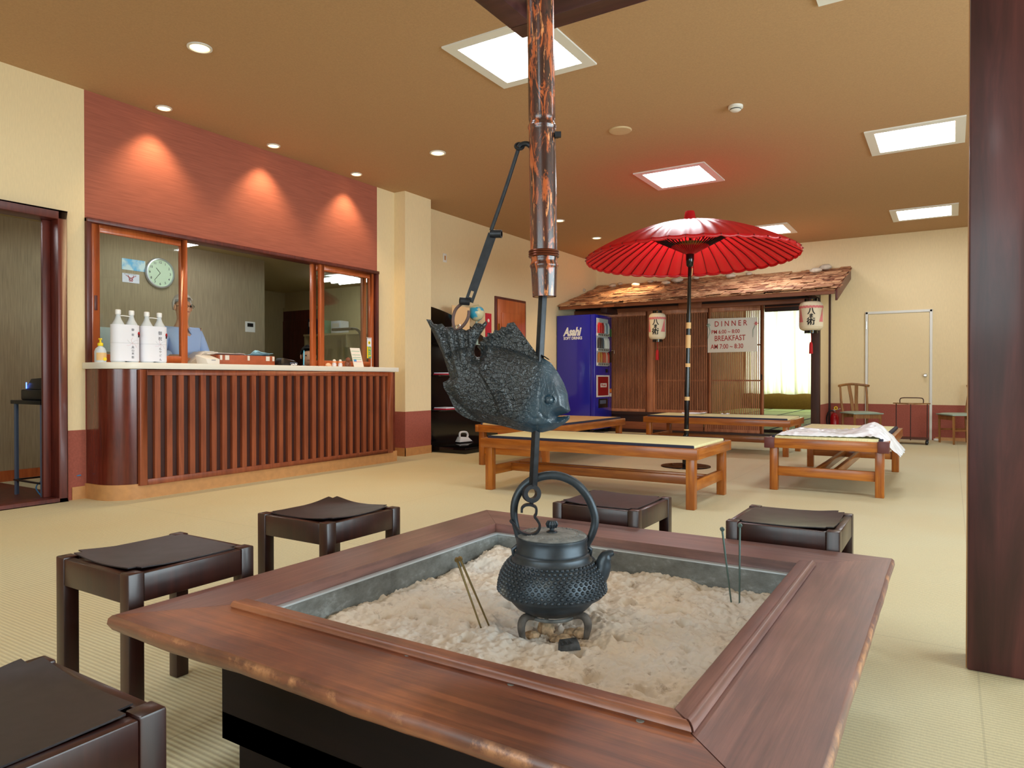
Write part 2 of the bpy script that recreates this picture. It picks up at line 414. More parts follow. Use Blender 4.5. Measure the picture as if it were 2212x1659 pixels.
M['hearthdark'] = wood('hearth_pedestal', (16, 8, 7), (26, 13, 10), 'x', 1, 0.7, spec=0.2)

def sandmat():
    m, nt, b = newmat('pale_ash')
    n = N(nt, 'ShaderNodeTexNoise', Scale=26.0, Detail=8.0, Roughness=0.7); nt.links.new(coords(nt), n.inputs['Vector'])
    n2 = N(nt, 'ShaderNodeTexNoise', Scale=4.0, Detail=3.0); nt.links.new(coords(nt), n2.inputs['Vector'])
    c = ramp(nt, n2.outputs[0], [(0.35, (208, 203, 196)), (0.65, (216, 202, 184))])
    d = ramp(nt, n.outputs[0], [(0.28, (150, 134, 118)), (0.42, (255, 255, 255))])
    mx = N(nt, 'ShaderNodeMix', data_type='RGBA', blend_type='MULTIPLY'); mx.inputs[0].default_value = 0.7
    nt.links.new(c, mx.inputs[6]); nt.links.new(d, mx.inputs[7]); nt.links.new(mx.outputs[2], b.inputs['Base Color'])
    b.inputs['Roughness'].default_value = 0.95; b.inputs['Specular IOR Level'].default_value = 0.1
    bump(nt, b, n.outputs[0], 0.5, 0.006)
    return m
M['sand'] = sandmat()
def linermat():
    m, nt, b = newmat('dusty_metal_liner')
    n = N(nt, 'ShaderNodeTexNoise', Scale=3.0, Detail=8.0, Roughness=0.7); nt.links.new(coords(nt, (3, 3, 5)), n.inputs['Vector'])
    nt.links.new(ramp(nt, n.outputs[0], [(0.3, (84, 84, 80)), (0.55, (122, 126, 124)), (0.72, (170, 178, 180))]), b.inputs['Base Color'])
    b.inputs['Metallic'].default_value = 0.3; b.inputs['Roughness'].default_value = 0.55
    return m
M['liner'] = linermat()
M['linerrim'] = plain('bright_liner_rim', (196, 206, 212), 0.4, 0.5)

def bamboomat():
    m, nt, b = newmat('smoked_bamboo')
    def nz(sc, d, dist, rough=0.6):
        n = N(nt, 'ShaderNodeTexNoise', Scale=1.0, Detail=d, Roughness=rough, Distortion=dist); nt.links.new(coords(nt, sc), n.inputs['Vector']); return n.outputs[0]
    base = ramp(nt, nz((26, 26, 5), 6.0, 0.5), [(0.34, (30, 18, 20)), (0.5, (60, 32, 30)), (0.64, (96, 50, 38))])
    def mask(fac, a, b_):
        r = N(nt, 'ShaderNodeMapRange'); nt.links.new(fac, r.inputs[0]); r.inputs['From Min'].default_value = a; r.inputs['From Max'].default_value = b_; return r.outputs[0]
    def mixc(f, c1, c2):
        x = N(nt, 'ShaderNodeMix', data_type='RGBA'); nt.links.new(f, x.inputs[0]); nt.links.new(c1, x.inputs[6])
        if isinstance(c2, tuple): x.inputs[7].default_value = lin(c2)
        else: nt.links.new(c2, x.inputs[7])
        return x.outputs[2]
    c = mixc(mask(nz((34, 34, 9), 8.0, 1.2, 0.7), 0.525, 0.575), base, (176, 88, 46))
    c = mixc(mask(nz((110, 110, 12), 8.0, 0.6, 0.7), 0.60, 0.63), c, (226, 150, 96))
    c = mixc(mask(nz((20, 20, 14), 8.0, 1.5, 0.65), 0.60, 0.64), c, (22, 18, 26))
    nt.links.new(c, b.inputs['Base Color'])
    b.inputs['Roughness'].default_value = 0.26; b.inputs['Specular IOR Level'].default_value = 0.6; b.inputs['Coat Weight'].default_value = 0.35; b.inputs['Coat Roughness'].default_value = 0.14
    bump(nt, b, nz((80, 80, 8), 5.0, 0.3), 0.15, 0.002)
    return m
M['bamboo'] = bamboomat()
def fishmat():
    m, nt, b = newmat('painted_wood_sheen_head')
    tc = N(nt, 'ShaderNodeTexCoord'); sx = N(nt, 'ShaderNodeSeparateXYZ'); nt.links.new(tc.outputs['Object'], sx.inputs[0])
    hd = N(nt, 'ShaderNodeMath', operation='MULTIPLY_ADD'); nt.links.new(sx.outputs[2], hd.inputs[0]); hd.inputs[1].default_value = -0.35; nt.links.new(sx.outputs[0], hd.inputs[2])
    mk = N(nt, 'ShaderNodeMapRange', interpolation_type='SMOOTHSTEP'); nt.links.new(hd.outputs[0], mk.inputs[0]); mk.inputs['From Min'].default_value = 0.035; mk.inputs['From Max'].default_value = 0.095
    v = N(nt, 'ShaderNodeTexVoronoi', Scale=95.0, feature='DISTANCE_TO_EDGE'); nt.links.new(coords(nt, (1, 1, 1)), v.inputs['Vector'])
    n = N(nt, 'ShaderNodeTexNoise', Scale=16.0, Detail=6.0, Distortion=0.6); nt.links.new(coords(nt), n.inputs['Vector'])
    n3 = N(nt, 'ShaderNodeTexNoise', Scale=90.0, Detail=5.0, Distortion=1.0); nt.links.new(coords(nt), n3.inputs['Vector'])
    c1 = ramp(nt, n.outputs[0], [(0.3, (22, 27, 31)), (0.55, (33, 40, 44)), (0.75, (50, 57, 60))]); c2 = ramp(nt, n.outputs[0], [(0.3, (30, 50, 64)), (0.7, (50, 74, 88))])  # bluer head ramp: daylight's bluish reflection painted into its colour
    mx = N(nt, 'ShaderNodeMix', data_type='RGBA'); nt.links.new(mk.outputs[0], mx.inputs[0]); nt.links.new(c1, mx.inputs[6]); nt.links.new(c2, mx.inputs[7]); nt.links.new(mx.outputs[2], b.inputs['Base Color'])
    b.inputs['Roughness'].default_value = 0.30; b.inputs['Specular IOR Level'].default_value = 0.65
    iv = N(nt, 'ShaderNodeMapRange'); nt.links.new(mk.outputs[0], iv.inputs[0]); iv.inputs['To Min'].default_value = 1.0; iv.inputs['To Max'].default_value = 0.06
    sc = N(nt, 'ShaderNodeMath', operation='MULTIPLY'); nt.links.new(v.outputs[0], sc.inputs[0]); sc.inputs[1].default_value = 18.0
    cl = N(nt, 'ShaderNodeClamp'); nt.links.new(sc.outputs[0], cl.inputs[0])
    ad = N(nt, 'ShaderNodeMath', operation='MULTIPLY_ADD'); nt.links.new(n3.outputs[0], ad.inputs[0]); ad.inputs[1].default_value = 1.6; nt.links.new(cl.outputs[0], ad.inputs[2])
    hh = N(nt, 'ShaderNodeMath', operation='MULTIPLY'); nt.links.new(ad.outputs[0], hh.inputs[0]); nt.links.new(iv.outputs[0], hh.inputs[1])
    bump(nt, b, hh.outputs[0], 0.8, 0.0032)
    return m
M['fish'] = fishmat()
def kettlemat():
    m, nt, b = newmat('cast_iron_kettle')
    n = N(nt, 'ShaderNodeTexNoise', Scale=14.0, Detail=6.0); nt.links.new(coords(nt), n.inputs['Vector'])
    nt.links.new(ramp(nt, n.outputs[0], [(0.3, (34, 40, 46)), (0.6, (60, 70, 78)), (0.78, (112, 114, 110))]), b.inputs['Base Color'])
    b.inputs['Metallic'].default_value = 0.45; b.inputs['Roughness'].default_value = 0.4
    return m
M['kettle'] = kettlemat()
M['kettledust'] = plain('dusty_iron', (120, 122, 120), 0.75, 0.2, var=0.2, scale=40)
def shinglemat():
    m, nt, b = newmat('cedar_shingles')
    v = N(nt, 'ShaderNodeTexVoronoi', Scale=1.0); nt.links.new(coords(nt, (6, 7, 7)), v.inputs['Vector'])
    n = N(nt, 'ShaderNodeTexNoise', Scale=2.0, Detail=6.0); nt.links.new(coords(nt, (6, 30, 30)), n.inputs['Vector'])
    sp = N(nt, 'ShaderNodeSeparateColor'); nt.links.new(v.outputs['Color'], sp.inputs[0])
    ad = N(nt, 'ShaderNodeMath', operation='MULTIPLY_ADD'); nt.links.new(sp.outputs[0], ad.inputs[0]); ad.inputs[1].default_value = 0.35; nt.links.new(n.outputs[0], ad.inputs[2])
    nt.links.new(ramp(nt, ad.outputs[0], [(0.4, (96, 54, 38)), (0.58, (164, 104, 70)), (0.78, (214, 166, 124))]), b.inputs['Base Color'])
    b.inputs['Roughness'].default_value = 0.75; return m
M['shingle'] = shinglemat()
def translucent(name, col, tr=0.5, stripes=False):
    m = bpy.data.materials.new(name); m.use_nodes = True; nt = m.node_tree; nt.nodes.clear()
    o = N(nt, 'ShaderNodeOutputMaterial'); mx = N(nt, 'ShaderNodeMixShader'); mx.inputs[0].default_value = tr
    d = N(nt, 'ShaderNodeBsdfPrincipled', Roughness=0.6); t = N(nt, 'ShaderNodeBsdfTranslucent')
    d.inputs['Base Color'].default_value = lin(col); t.inputs[0].default_value = lin(col)
    nt.links.new(d.outputs[0], mx.inputs[1]); nt.links.new(t.outputs[0], mx.inputs[2]); nt.links.new(mx.outputs[0], o.inputs[0]); return m
M['curtain'] = translucent('curtain_cloth', (230, 226, 194), 0.6)
M['umbrella'] = translucent('red_oiled_paper', (226, 22, 36), 0.5)
M['umbrella'].node_tree.nodes['Principled BSDF'].inputs['Roughness'].default_value = 0.34
M['umbrella'].node_tree.nodes['Principled BSDF'].inputs['Specular IOR Level'].default_value = 0.8
M['umbrella'].node_tree.nodes['Principled BSDF'].inputs['Coat Weight'].default_value = 0.7
M['umbrella'].node_tree.nodes['Principled BSDF'].inputs['Coat Roughness'].default_value = 0.3
M['plasticbag'] = translucent('white_plastic_film', (246, 247, 252), 0.12)
M['plasticbag'].node_tree.nodes['Principled BSDF'].inputs['Roughness'].default_value = 0.25

def struct(name, mb, mats, **kw):
    o = mb.build(name, mats, **kw); o['kind'] = 'structure'; return o

# ================================================================== STRUCTURE
CZ = 3.24; WX = -5.83; BY = 12.62; WH = 0.545
def stack(mb, x0, x1, y0, y1, z1=CZ, z0=0):
    if z0 < WH:
        mb.mat(1).box(x0, x1, y0, y1, z0, WH)
        z0 = WH
    mb.mat(0).box(x0, x1, y0, y1, z0, z1)
WM = [M['cream'], M['wains'], M['terra']]
mb = MB(); mb.box(-9.9, 4.6, -4.1, 12.95, -0.12, 0.0)
fl = struct('floor', mb, M['floor'], smooth=False)
mb = MB(); mb.box(-6.1, 4.6, -4.1, 12.74, CZ, CZ+0.1)
struct('ceiling', mb, M['ceil'], smooth=False)
mb = MB()
stack(mb, -5.95, WX, -4.0, 1.30)
mb.mat(0).box(-5.95, WX, 1.30, 2.75, 2.22, CZ)
stack(mb, -5.95, WX, 2.75, 2.915)
mb.mat(2).box(-5.95, WX, 2.915, 6.255, 2.22, CZ)
mb.mat(2).box(-5.95, WX, 2.915, 6.255, 0, 1.03)
stack(mb, -5.95, WX, 6.255, 6.56)
stack(mb, -5.95, -5.655, 6.56, 7.06)
stack(mb, -6.07, -5.95, 7.06, 8.975)
mb.mat(0).box(-6.07, -5.95, 8.975, 9.885, 2.22, CZ)
stack(mb, -6.07, -5.95, 9.885, BY+0.12)
struct('wall_left', mb, WM, smooth=False)
mb = MB()
stack(mb, -1.72, 4.5, BY, BY+0.12)
mb.mat(0).box(-6.07, -1.72, BY, BY+0.12, 2.45, CZ)
struct('wall_back', mb, WM, smooth=False)
# right wall with wide daylight windows, rear wall
mb = MB()
stack(mb, 4.5, 4.62, -4.1, -0.4); stack(mb, 4.5, 4.62, 6.2, BY+0.12)
stack(mb, 4.5, 4.62, -0.4, 6.2, z1=0.5); mb.mat(0).box(4.5, 4.62, -0.4, 6.2, 2.5, CZ)
struct('wall_right', mb, WM, smooth=False)
mb = MB()
stack(mb, -6.0, -3.5, -4.12, -4.0); stack(mb, 1.5, 4.62, -4.12, -4.0)
stack(mb, -3.5, 1.5, -4.12, -4.0, z1=0.65); mb.mat(0).box(-3.5, 1.5, -4.12, -4.0, 2.55, CZ)
struct('wall_rear', mb, WM, smooth=False)
def window_set(name, axis, c, a0, a1, z0, z1, n):
    m1 = MB(); t = 0.04
    def bx(mb_, p0, p1, q0, q1, th):
        if axis == 'x': mb_.box(c-th, c+th, p0, p1, q0, q1)
        else: mb_.box(p0, p1, c-th, c+th, q0, q1)
    bx(m1, a0, a1, z0, z0+t, 0.04); bx(m1, a0, a1, z1-t, z1, 0.04)
    for i in range(n+1):
        p = a0 + (a1-a0-t)*i/n; bx(m1, p, p+t, z0+t, z1-t, 0.035)
    o = struct(name, m1, M['white'], smooth=False)
    g = MB(); bx(g, a0+t, a1-t, z0+t, z1-t, 0.003); go = g.build('pane', M['glass'], o, smooth=False)
window_set('window_1', 'x', 4.56, -0.4, 6.2, 0.5, 2.5, 4)
window_set('window_2', 'y', -4.06, -3.5, 1.5, 0.65, 2.55, 3)
# baseboards
mb = MB()
for y0, y1, x in ((-4.0, 1.24, WX), (2.81, 2.93, WX), (6.16, 6.56, WX), (7.06, 8.93, -5.95), (9.93, 10.9, -5.95)):
    mb.box(x, x+0.008, y0, y1, 0, 0.10)
mb.box(-5.655, -5.647, 6.552, 7.068, 0, 0.10); mb.box(WX, -5.647, 6.552, 6.56, 0, 0.10); mb.box(-5.95, -5.647, 7.06, 7.068, 0, 0.1)
struct('baseboard_left', mb, M['basetan'], smooth=False)
mb = MB(); mb.box(-0.21, 4.5, BY-0.008, BY, 0, 0.05); mb.box(-1.7, -1.21, BY-0.008, BY, 0, 0.05)
struct('baseboard_back', mb, M['basetan'], smooth=False)

# doorway at the left edge: dark red frame around an open doorway
mb = MB()
mb.box(-5.97, -5.79, 2.70, 2.765, 0, 2.235); mb.box(-5.97, -5.79, 1.26, 1.325, 0, 2.235)
mb.box(-5.97, -5.79, 1.26, 2.765, 2.17, 2.235); mb.box(-5.97, -5.79, 1.26, 2.765, 0.0, 0.035)
mb.box(-5.93, -5.90, 2.64, 2.70, 0.035, 2.17)
struct('door_1', mb, M['trimred'], bevel=0.006)
# brown panelled door in the far part of the left wall
mb = MB()
mb.box(-6.0, -5.93, 8.975, 9.885, 0, 2.22)
d2 = struct('door_2', mb, M['trimred'], bevel=0.004)
mb = MB(); mb.box(-5.93, -5.915, 9.02, 9.84, 0.01, 2.18)
p2_ = mb.build('door_leaf', M['sash'], d2, bevel=0.003)
mb = MB()
for z0, z1 in ((0.2, 0.95), (1.1, 1.98)):
    mb = MB(); mb.box(-5.915, -5.905, 9.12, 9.74, z0, z1); mb.build('raised_panel', M['sash'], p2_, bevel=0.008)
mb = MB(); mb.box(-5.915, -5.90, 9.03, 9.05, 1.6, 1.8); mb.build('hinge', M['brass'], d2)
# white framed service door in the back wall
x0, x1 = -1.18, -0.255
mb = MB()
mb.box(x0, x0+0.035, BY-0.03, BY+0.02, 0, 2.02); mb.box(x1-0.035, x1, BY-0.03, BY+0.02, 0, 2.02); mb.box(x0, x1, BY-0.03, BY+0.02, 1.985, 2.02)
d3 = struct('door_3', mb, M['white'], bevel=0.003)
mb = MB(); mb.mat(0).box(x0+0.04, x1-0.04, BY-0.02, BY-0.002, WH, 1.98); mb.mat(1).box(x0+0.04, x1-0.04, BY-0.02, BY-0.002, 0.01, WH)
p3_ = mb.build('door_leaf', [M['cream'], M['wains']], d3, smooth=False)
mb = MB(); mb.lathe([(0.0, 0.06), (0.02, 0.058), (0.028, 0.045), (0.024, 0.03), (0.01, 0.025), (0.01, 0.008), (0.03, 0.006), (0.03, 0)], (-0.345, BY-0.02, 1.0), 20, axis=(0, -1, 0))
mb.build('door_knob', M['chrome'], p3_)
mb = MB(); mb.tube([(x0+0.012, BY-0.035, 1.75), (x0+0.012, BY-0.035, 1.87)], 0.008, 8); mb.build('hinge', M['chrome'], d3)

# the office behind the counter
mb = MB(); OX = -7.4; OC = 2.45; OY = 8.3
mb.box(OX-0.12, OX, 0.9, 5.88, 0, OC)
struct('wall_office', mb, M['olive'], smooth=False)
mb = MB(); mb.box(-9.9, -6.07, OY, OY+0.1, 0, OC); mb.box(-10.0, -9.9, 5.8, OY+0.1, 0, OC); mb.box(-9.9, OX-0.12, 5.78, 5.88, 0, OC)
mb.box(-6.09, -6.071, 7.06, OY, 0, OC-0.01)
mb.box(-8, -5.95, 0.8, 0.9, 0, OC)
struct('wall_office_far', mb, M['olive_light'], smooth=False)
mb = MB(); mb.box(-9.9, -6.075, 0.8, OY+0.1, OC, OC+0.08); mb.box(-6.075, -5.955, 0.8, 7.0, OC, OC+0.08); struct('ceiling_office', mb, M['olive_light'], smooth=False)
mb = MB(); mb.box(OX, OX+0.01, 0.9, 5.88, 0, 0.1); struct('baseboard_office', mb, M['sash'], smooth=False)
mb = MB(); mb.box(OX, -5.98, 0.9, 2.9, 0.0, 0.012); struct('floor_office', mb, M['trimred'], smooth=False)
a = AY(605, 672, OY); b_ = AY(700, 672, OY)
mb = MB(); mb.box(a.x, a.x+0.9, OY-0.04, OY, 0, 2.12)
d4 = struct('door_4', mb, M['trimred'], bevel=0.005)
mb = MB(); mb.box(a.x+0.12, a.x+0.78, OY-0.05, OY-0.04, 1.0, 1.95); mb.build('raised_panel', M['trimred'], d4, bevel=0.01)
mb = MB(); mb.box(a.x-0.06, a.x, OY-0.05, OY, 0, 2.18); mb.box(a.x-0.06, a.x+0.96, OY-0.05, OY, 2.12, 2.18); mb.build('door_frame', M['olive_light'], d4, smooth=False)

# reception window: dark outer frame, two sliding sashes
mb = MB()
mb.box(-5.96, -5.80, 2.915, 2.955, 1.08, 2.228); mb.box(-5.96, -5.80, 6.215, 6.255, 1.08, 2.228); mb.box(-5.96, -5.79, 2.915, 6.255, 2.195, 2.23)
struct('window_3', mb, M['trimred'], bevel=0.004)
def sash(y0, y1, x, label, handle=None):
    t = thing('sliding_sash', label, 'window sash', (x, (y0+y1)/2, 1.08))
    h = (y1-y0)/2; z1 = 1.115; wd = 0.062
    m1 = MB(); m1.box(-0.018, 0.018, -h, -h+wd, 0, z1); m1.box(-0.018, 0.018, h-wd, h, 0, z1)
    m1.box(-0.018, 0.018, -h+wd, h-wd, 0, 0.07); m1.box(-0.018, 0.018, -h+wd, h-wd, z1-wd, z1)
    m1.build('sash_frame', M['sash'], t, bevel=0.004)
    g = MB(); g.box(-0.003, 0.003, -h+wd, h-wd, 0.07, z1-wd); g.build('pane', M['glass'], t, smooth=False)
    if handle is not None:
        k = MB(); k.box(0.018, 0.021, handle-0.012, handle+0.012, 0.42, 0.54); k.build('finger_pull', M['trimred'], t, bevel=0.001)
sash(2.97, 3.80, -5.85, 'orange wooden sliding sash at the left end of the reception window', -0.385)
sash(5.36, 6.20, -5.85, 'orange wooden sliding sash at the right end of the reception window, nearer the room')
sash(5.29, 6.13, -5.90, 'orange wooden sliding sash stacked behind the right hand sash of reception', None)

# column trim: dark post of the hanging frame, ceiling frame
def lampunit(x, y, label):
    t = thing('ceiling_light', label, 'ceiling light', (x, y, CZ), 0, None)
    m1 = MB(); a, b, z = 0.40, 0.32, -0.03
    o_ = [(-a, -a, 0), (a, -a, 0), (a, a, 0), (-a, a, 0)]; o2 = [(p[0], p[1], -0.012) for p in o_]
    i_ = [(-b, -b, -0.012), (b, -b, -0.012), (b, b, -0.012), (-b, b, -0.012)]; i2 = [(p[0], p[1], 0) for p in i_]
    m1.add(o_+o2+i_+i2, [(0, 1, 5, 4), (1, 2, 6, 5), (2, 3, 7, 6), (3, 0, 4, 7), (4, 5, 9, 8), (5, 6, 10, 9), (6, 7, 11, 10), (7, 4, 8, 11), (8, 9, 13, 12), (9, 10, 14, 13), (10, 11, 15, 14), (11, 8, 12, 15)])
    m1.build('light_frame', M['white'], t, smooth=False)
    m2 = MB()
    def f(u, v):
        x_ = (u-0.5)*2; y_ = (v-0.5)*2
        e = (1-x_**8)*(1-y_**8)
        return (x_*0.315, y_*0.315, -0.004 - 0.016*e - 0.003*math.cos(x_*12)*e)
    m2.grid(f, 24, 8); m2.build('diffuser', M['emit'], t)
    return t
lampunit(-2.59, 4.25, 'large square ceiling light partly behind the bamboo pole and dark beams')
lampunit(-2.62, 7.75, 'square ceiling light above the red parasol, with pinkish glow')
lampunit(-2.45, 11.25, 'square ceiling light mostly hidden behind the top of the red parasol')
lampunit(-0.30, 7.66, 'square ceiling light near the dark pillar, nearer of the two on the right')
lampunit(-0.33, 11.22, 'square ceiling light near the dark pillar, close to the back wall')
lampunit(-0.30, 4.25, 'square ceiling light above the right end of the hearth, outside the view')
lampunit(-2.59, 0.75, 'square ceiling light over the seating beside the hearth, outside the view')
lampunit(2.0, 4.25, 'square ceiling light at the window side, outside the view')
lampunit(2.0, 9.4, 'square ceiling light at the far window side, outside the view')
lampunit(-0.30, -2.2, 'square ceiling light near the rear windows, outside the view')
def downlight(x, y, label, e=34, k=1.0):
    t = thing('downlight', label, 'downlight', (x, y, CZ))
    m1 = MB(); m1.lathe([(0.062, -0.001), (0.082, -0.001), (0.082, -0.008), (0.066, -0.01), (0.062, -0.004)], (0, 0, 0), 32, cap=False)
    m1.v = [(a*k, b*k, c) for a, b, c in m1.v]; m1.build('rim', M['white'], t)
    m2 = MB(); m2.lathe([(0.0, -0.012), (0.03, -0.011), (0.055, -0.007), (0.064, -0.002)], (0, 0, 0), 24, cap=False); m2.v = [(a*k, b*k, c) for a, b, c in m2.v]; m2.build('lens', M['emit_warm'], t)
    l = bpy.data.lights.new('downlight_lamp', 'SPOT'); l.energy = e; l.color = (1.0, 0.72, 0.40); l.spot_size = R(96); l.spot_blend = 0.75; l.shadow_soft_size = 0.04
    o = bpy.data.objects.new('downlight_lamp', l); C.objects.link(o); o.parent = t; o.location = (0, 0, -0.03)
downlight(-4.41, 2.97, 'round warm downlight nearest the camera, largest of the downlights')
downlight(-5.65, 3.47, 'warm downlight above the terracotta wall, nearest its left end', k=0.78)
downlight(-5.65, 4.60, 'warm downlight above the middle of the terracotta wall', k=0.78)
downlight(-5.65, 5.73, 'warm downlight above the right end of the terracotta wall', k=0.78)
downlight(-4.42, 5.63, 'warm downlight out from the wall, in line with the cream column')
downlight(-4.82, 8.97, 'small warm downlight just right of the bamboo pole')
downlight(-4.9, 10.4, 'warm downlight over the eave of the shingle roof, hidden by the parasol', 60)
downlight(-4.9, 11.9, 'warm downlight over the back of the shingle roof, hidden by the parasol', 60)
mb = MB(); mb.lathe([(0, -0.012), (0.07, -0.014), (0.098, -0.012), (0.105, -0.004), (0.105, 0)], (0, 0, 0), 40, cap=False)
o = tag(mb.build('ceiling_speaker', plain('speaker_tan', (206, 180, 140), 0.6), loc=(-2.595, 6.015, CZ)), 'flat round tan speaker grille on the ceiling', 'speaker')
t = thing('smoke_detector', 'small white smoke detector on the ceiling', 'smoke detector', (-1.547, 6.0, CZ))
mb = MB(); mb.lathe([(0.06, 0), (0.06, -0.02), (0.045, -0.026), (0.045, -0.035), (0.03, -0.045), (0, -0.046)], (0, 0, 0), 28, cap=False); mb.build('housing', M['white'], t)
mb = MB(); mb.lathe([(0.046, -0.027), (0.047, -0.034)], (0, 0, 0), 28, cap=False); mb.build('vent_ring', M['black'], t)
t = thing('wall_plate', 'small cream switch plate high on the far left wall', 'wall plate', (-5.95, 7.73, 2.56))
mb = MB(); mb.box(0, 0.008, -0.04, 0.04, 0, 0.12); mb.build('plate', M['white'], t, bevel=0.002)
mb = MB(); mb.box(0.008, 0.012, -0.015, 0.015, 0.03, 0.09); mb.build('slot', M['basetan'], t)

# ================================================================== TIMBER FRAME above the hearth and its pillar
t = thing('timber_frame', 'dark purple-brown timber frame over the hearth carried by a thick square pillar', 'timber frame', (-0.905, 1.64, 0))
fx, fy, zb, zt = 0.825, 1.21, 2.56, 2.66
mb = MB(); mb.box(-fx, 1.16, fy-0.11, fy, zb, zt); mb.build('cross_beam', M['beam_x'], t, bevel=0.006)
mb = MB(); mb.box(-fx, fx+0.3, -fy, -fy+0.11, zb, zt); mb.build('cross_beam', M['beam_x'], t, bevel=0.006)
mb = MB(); mb.box(-fx, -fx+0.11, -fy+0.11, fy-0.11, zb, zt); mb.build('side_beam', M['beam_x'], t, bevel=0.006)
mb = MB(); mb.box(fx-0.11, fx, -fy+0.11, fy-0.11, zb, zt); mb.build('side_beam', M['beam_x'], t, bevel=0.006)
mb = MB(); mb.box(-fx+0.02, fx-0.02, -fy+0.02, fy-0.02, zt, zt+0.02); mb.build('top_panel', M['cream'], t, smooth=False)
mb = MB(); mb.box(-0.05, 0.05, -fy+0.11, fy-0.11, zb+0.03, zt); mb.build('hanger_beam', M['beam_x'], t)
for sx in (-1, 1):
    mb = MB(); mb.box(sx*0.7-0.02, sx*0.7+0.02, -1.0, -0.96, zt+0.02, CZ); mb.build('ceiling_hanger', M['beam_x'], t)
mb = MB(); mb.box(0.951, 1.155, 1.08, 1.24, 0, CZ); mb.build('pillar', M['pillar'], t, bevel=0.006)
mb = MB(); mb.box(0.948, 0.951, 1.10, 1.112, 0, CZ); mb.build('edge_strip', M['basetan'], t)

# ================================================================== RECEPTION COUNTER
t = thing('reception_counter', 'red-brown reception counter with vertical slats, rounded left end and white top', 'counter', (WX, 4.53, 0))
def ctr_outline(off, y1, n=10):
    """plan outline, local: wall at x=0, front at x=0.41; off = outset"""
    r = 0.24; fx_ = 0.40+off; y0 = -1.61-off; pts = [(0.0, y0)]
    for i in range(n+1):
        a = -PI/2 + (PI/2)*i/n
        pts.append((fx_-r + r*math.cos(a), y0+r + r*math.sin(a)))
    pts += [(fx_, y1), (0.0, y1)]; return pts
mb = MB(); mb.prism(ctr_outline(0.0, 1.59), lambda a, b: (a, b, 0.12), lambda a, b: (a, b, 1.025)); mb.build('body', M['ctrwood'], t, angle=30)
mb = MB(); mb.prism(ctr_outline(0.012, 1.61), lambda a, b: (a, b, 0.0), lambda a, b: (a, b, 0.12)); mb.build('plinth', M['basetan'], t, angle=30)
mb = MB(); mb.box(-0.40, 0.002, -1.56, 1.67, 1.032, 1.077); mb.build('inner_worktop', M['ctrtop'], t)
mb = MB(); mb.prism(ctr_outline(0.03, 1.625), lambda a, b: (a, b, 1.027), lambda a, b: (a, b, 1.078)); mb.build('worktop', M['ctrtop'], t, bevel=0.006, angle=30)
y0, y1, z0, z1 = -1.425, 1.515, 0.108, 1.022
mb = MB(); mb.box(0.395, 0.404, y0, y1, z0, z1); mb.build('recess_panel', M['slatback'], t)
mb = MB(); mb.box(0.40, 0.438, y0, y0+0.06, z0, z1); mb.box(0.40, 0.438, y1-0.085, y1, z0, z1); mb.box(0.40, 0.438, y0+0.06, y1-0.085, z0, z0+0.045); mb.box(0.40, 0.438, y0+0.06, y1-0.085, z1-0.045, z1)
mb.build('slat_frame', M['slat'], t, bevel=0.002)
ns = 27; a0_, a1_ = y0+0.06, y1-0.085; pit = (a1_-a0_)/(ns+0.45)
for i in range(ns):
    mb = MB(); yy = a0_ + pit*(i+0.62)
    mb.box(0.404, 0.434, yy, yy+pit*0.46, z0+0.045, z1-0.045); mb.build('slat', M['slat'], t, smooth=False)

# ================================================================== HEARTH
hx0, hx1, hy0, hy1 = -1.66, -0.145, 0.875, 2.44       # outer edge of the boards
ix0, ix1, iy0, iy1 = -1.465, -0.378, 1.10, 2.22       # opening
HC = Vector((-0.905, 1.65, 0))
t = thing('irori_hearth', 'wide square wooden hearth table with thick worn boards around a sunken ash pit', 'hearth', HC)
def hboard(name, o0, o1, i0, i1, mat, seed, wave=0.004):
    """mitred board; o0,o1 outer corners, i0,i1 inner corners"""
    o0, o1, i0, i1 = [Vector(p) for p in (o0, o1, i0, i1)]
    out = ((o0+o1)/2 - (i0+i1)/2); out.normalize()
    ou = Vector((round(out.x), round(out.y))); dr = (o1-o0).normalized()
    mb = MB(); n = 60
    prof = [(0.0, 0.4), (0.0, 0.345), ('o', -0.052, 0.345), ('o', -0.030, 0.350), ('o', -0.008, 0.366), ('o', 0.0, 0.380), ('o', -0.002, 0.393), ('o', -0.008, 0.3995), ('m', 0, 0.4)]
    K = len(prof); vv = []
    for i in range(n+1):
        f = i/n; O = o0.lerp(o1, f); I = i0.lerp(i1, f); wv = noise.noise(Vector((f*5, seed, 0)))*wave + noise.noise(Vector((f*23, seed, 3)))*wave*0.35
        for p in prof:
            if p[0] == 'o':
                q = O + ou*(p[1] + wv*min(1, f*8, (1-f)*8)) - dr*p[1]*(1-2*f); z = p[2]
                if p[2] < 0.36: z += noise.noise(Vector((f*4, seed, 7)))*0.004
            elif p[0] == 'm': q = I.lerp(O, 0.5); z = 0.4
            else: q = I.copy(); z = p[1]
            vv.append((q.x-HC.x, q.y-HC.y, z))
    ff = [(i*K+k, i*K+(k+1) % K, (i+1)*K+(k+1) % K, (i+1)*K+k) for i in range(n) for k in range(K)]
    ff += [tuple(range(K))[::-1], tuple(n*K+k for k in range(K))]
    mb.add(vv, ff); mb.build(name, mat, t, angle=40)
g = 0.0012
hboard('rim_board', (hx0, hy0), (hx1, hy0), (ix0, iy0), (ix1, iy0), M['hearth_x'], 1, 0.007)
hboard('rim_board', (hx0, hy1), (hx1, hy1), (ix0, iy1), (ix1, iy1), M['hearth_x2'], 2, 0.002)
hboard('rim_board', (hx0, hy0+g), (hx0, hy1-g), (ix0, iy0+g), (ix0, iy1-g), M['hearth_y'], 3, 0.002)
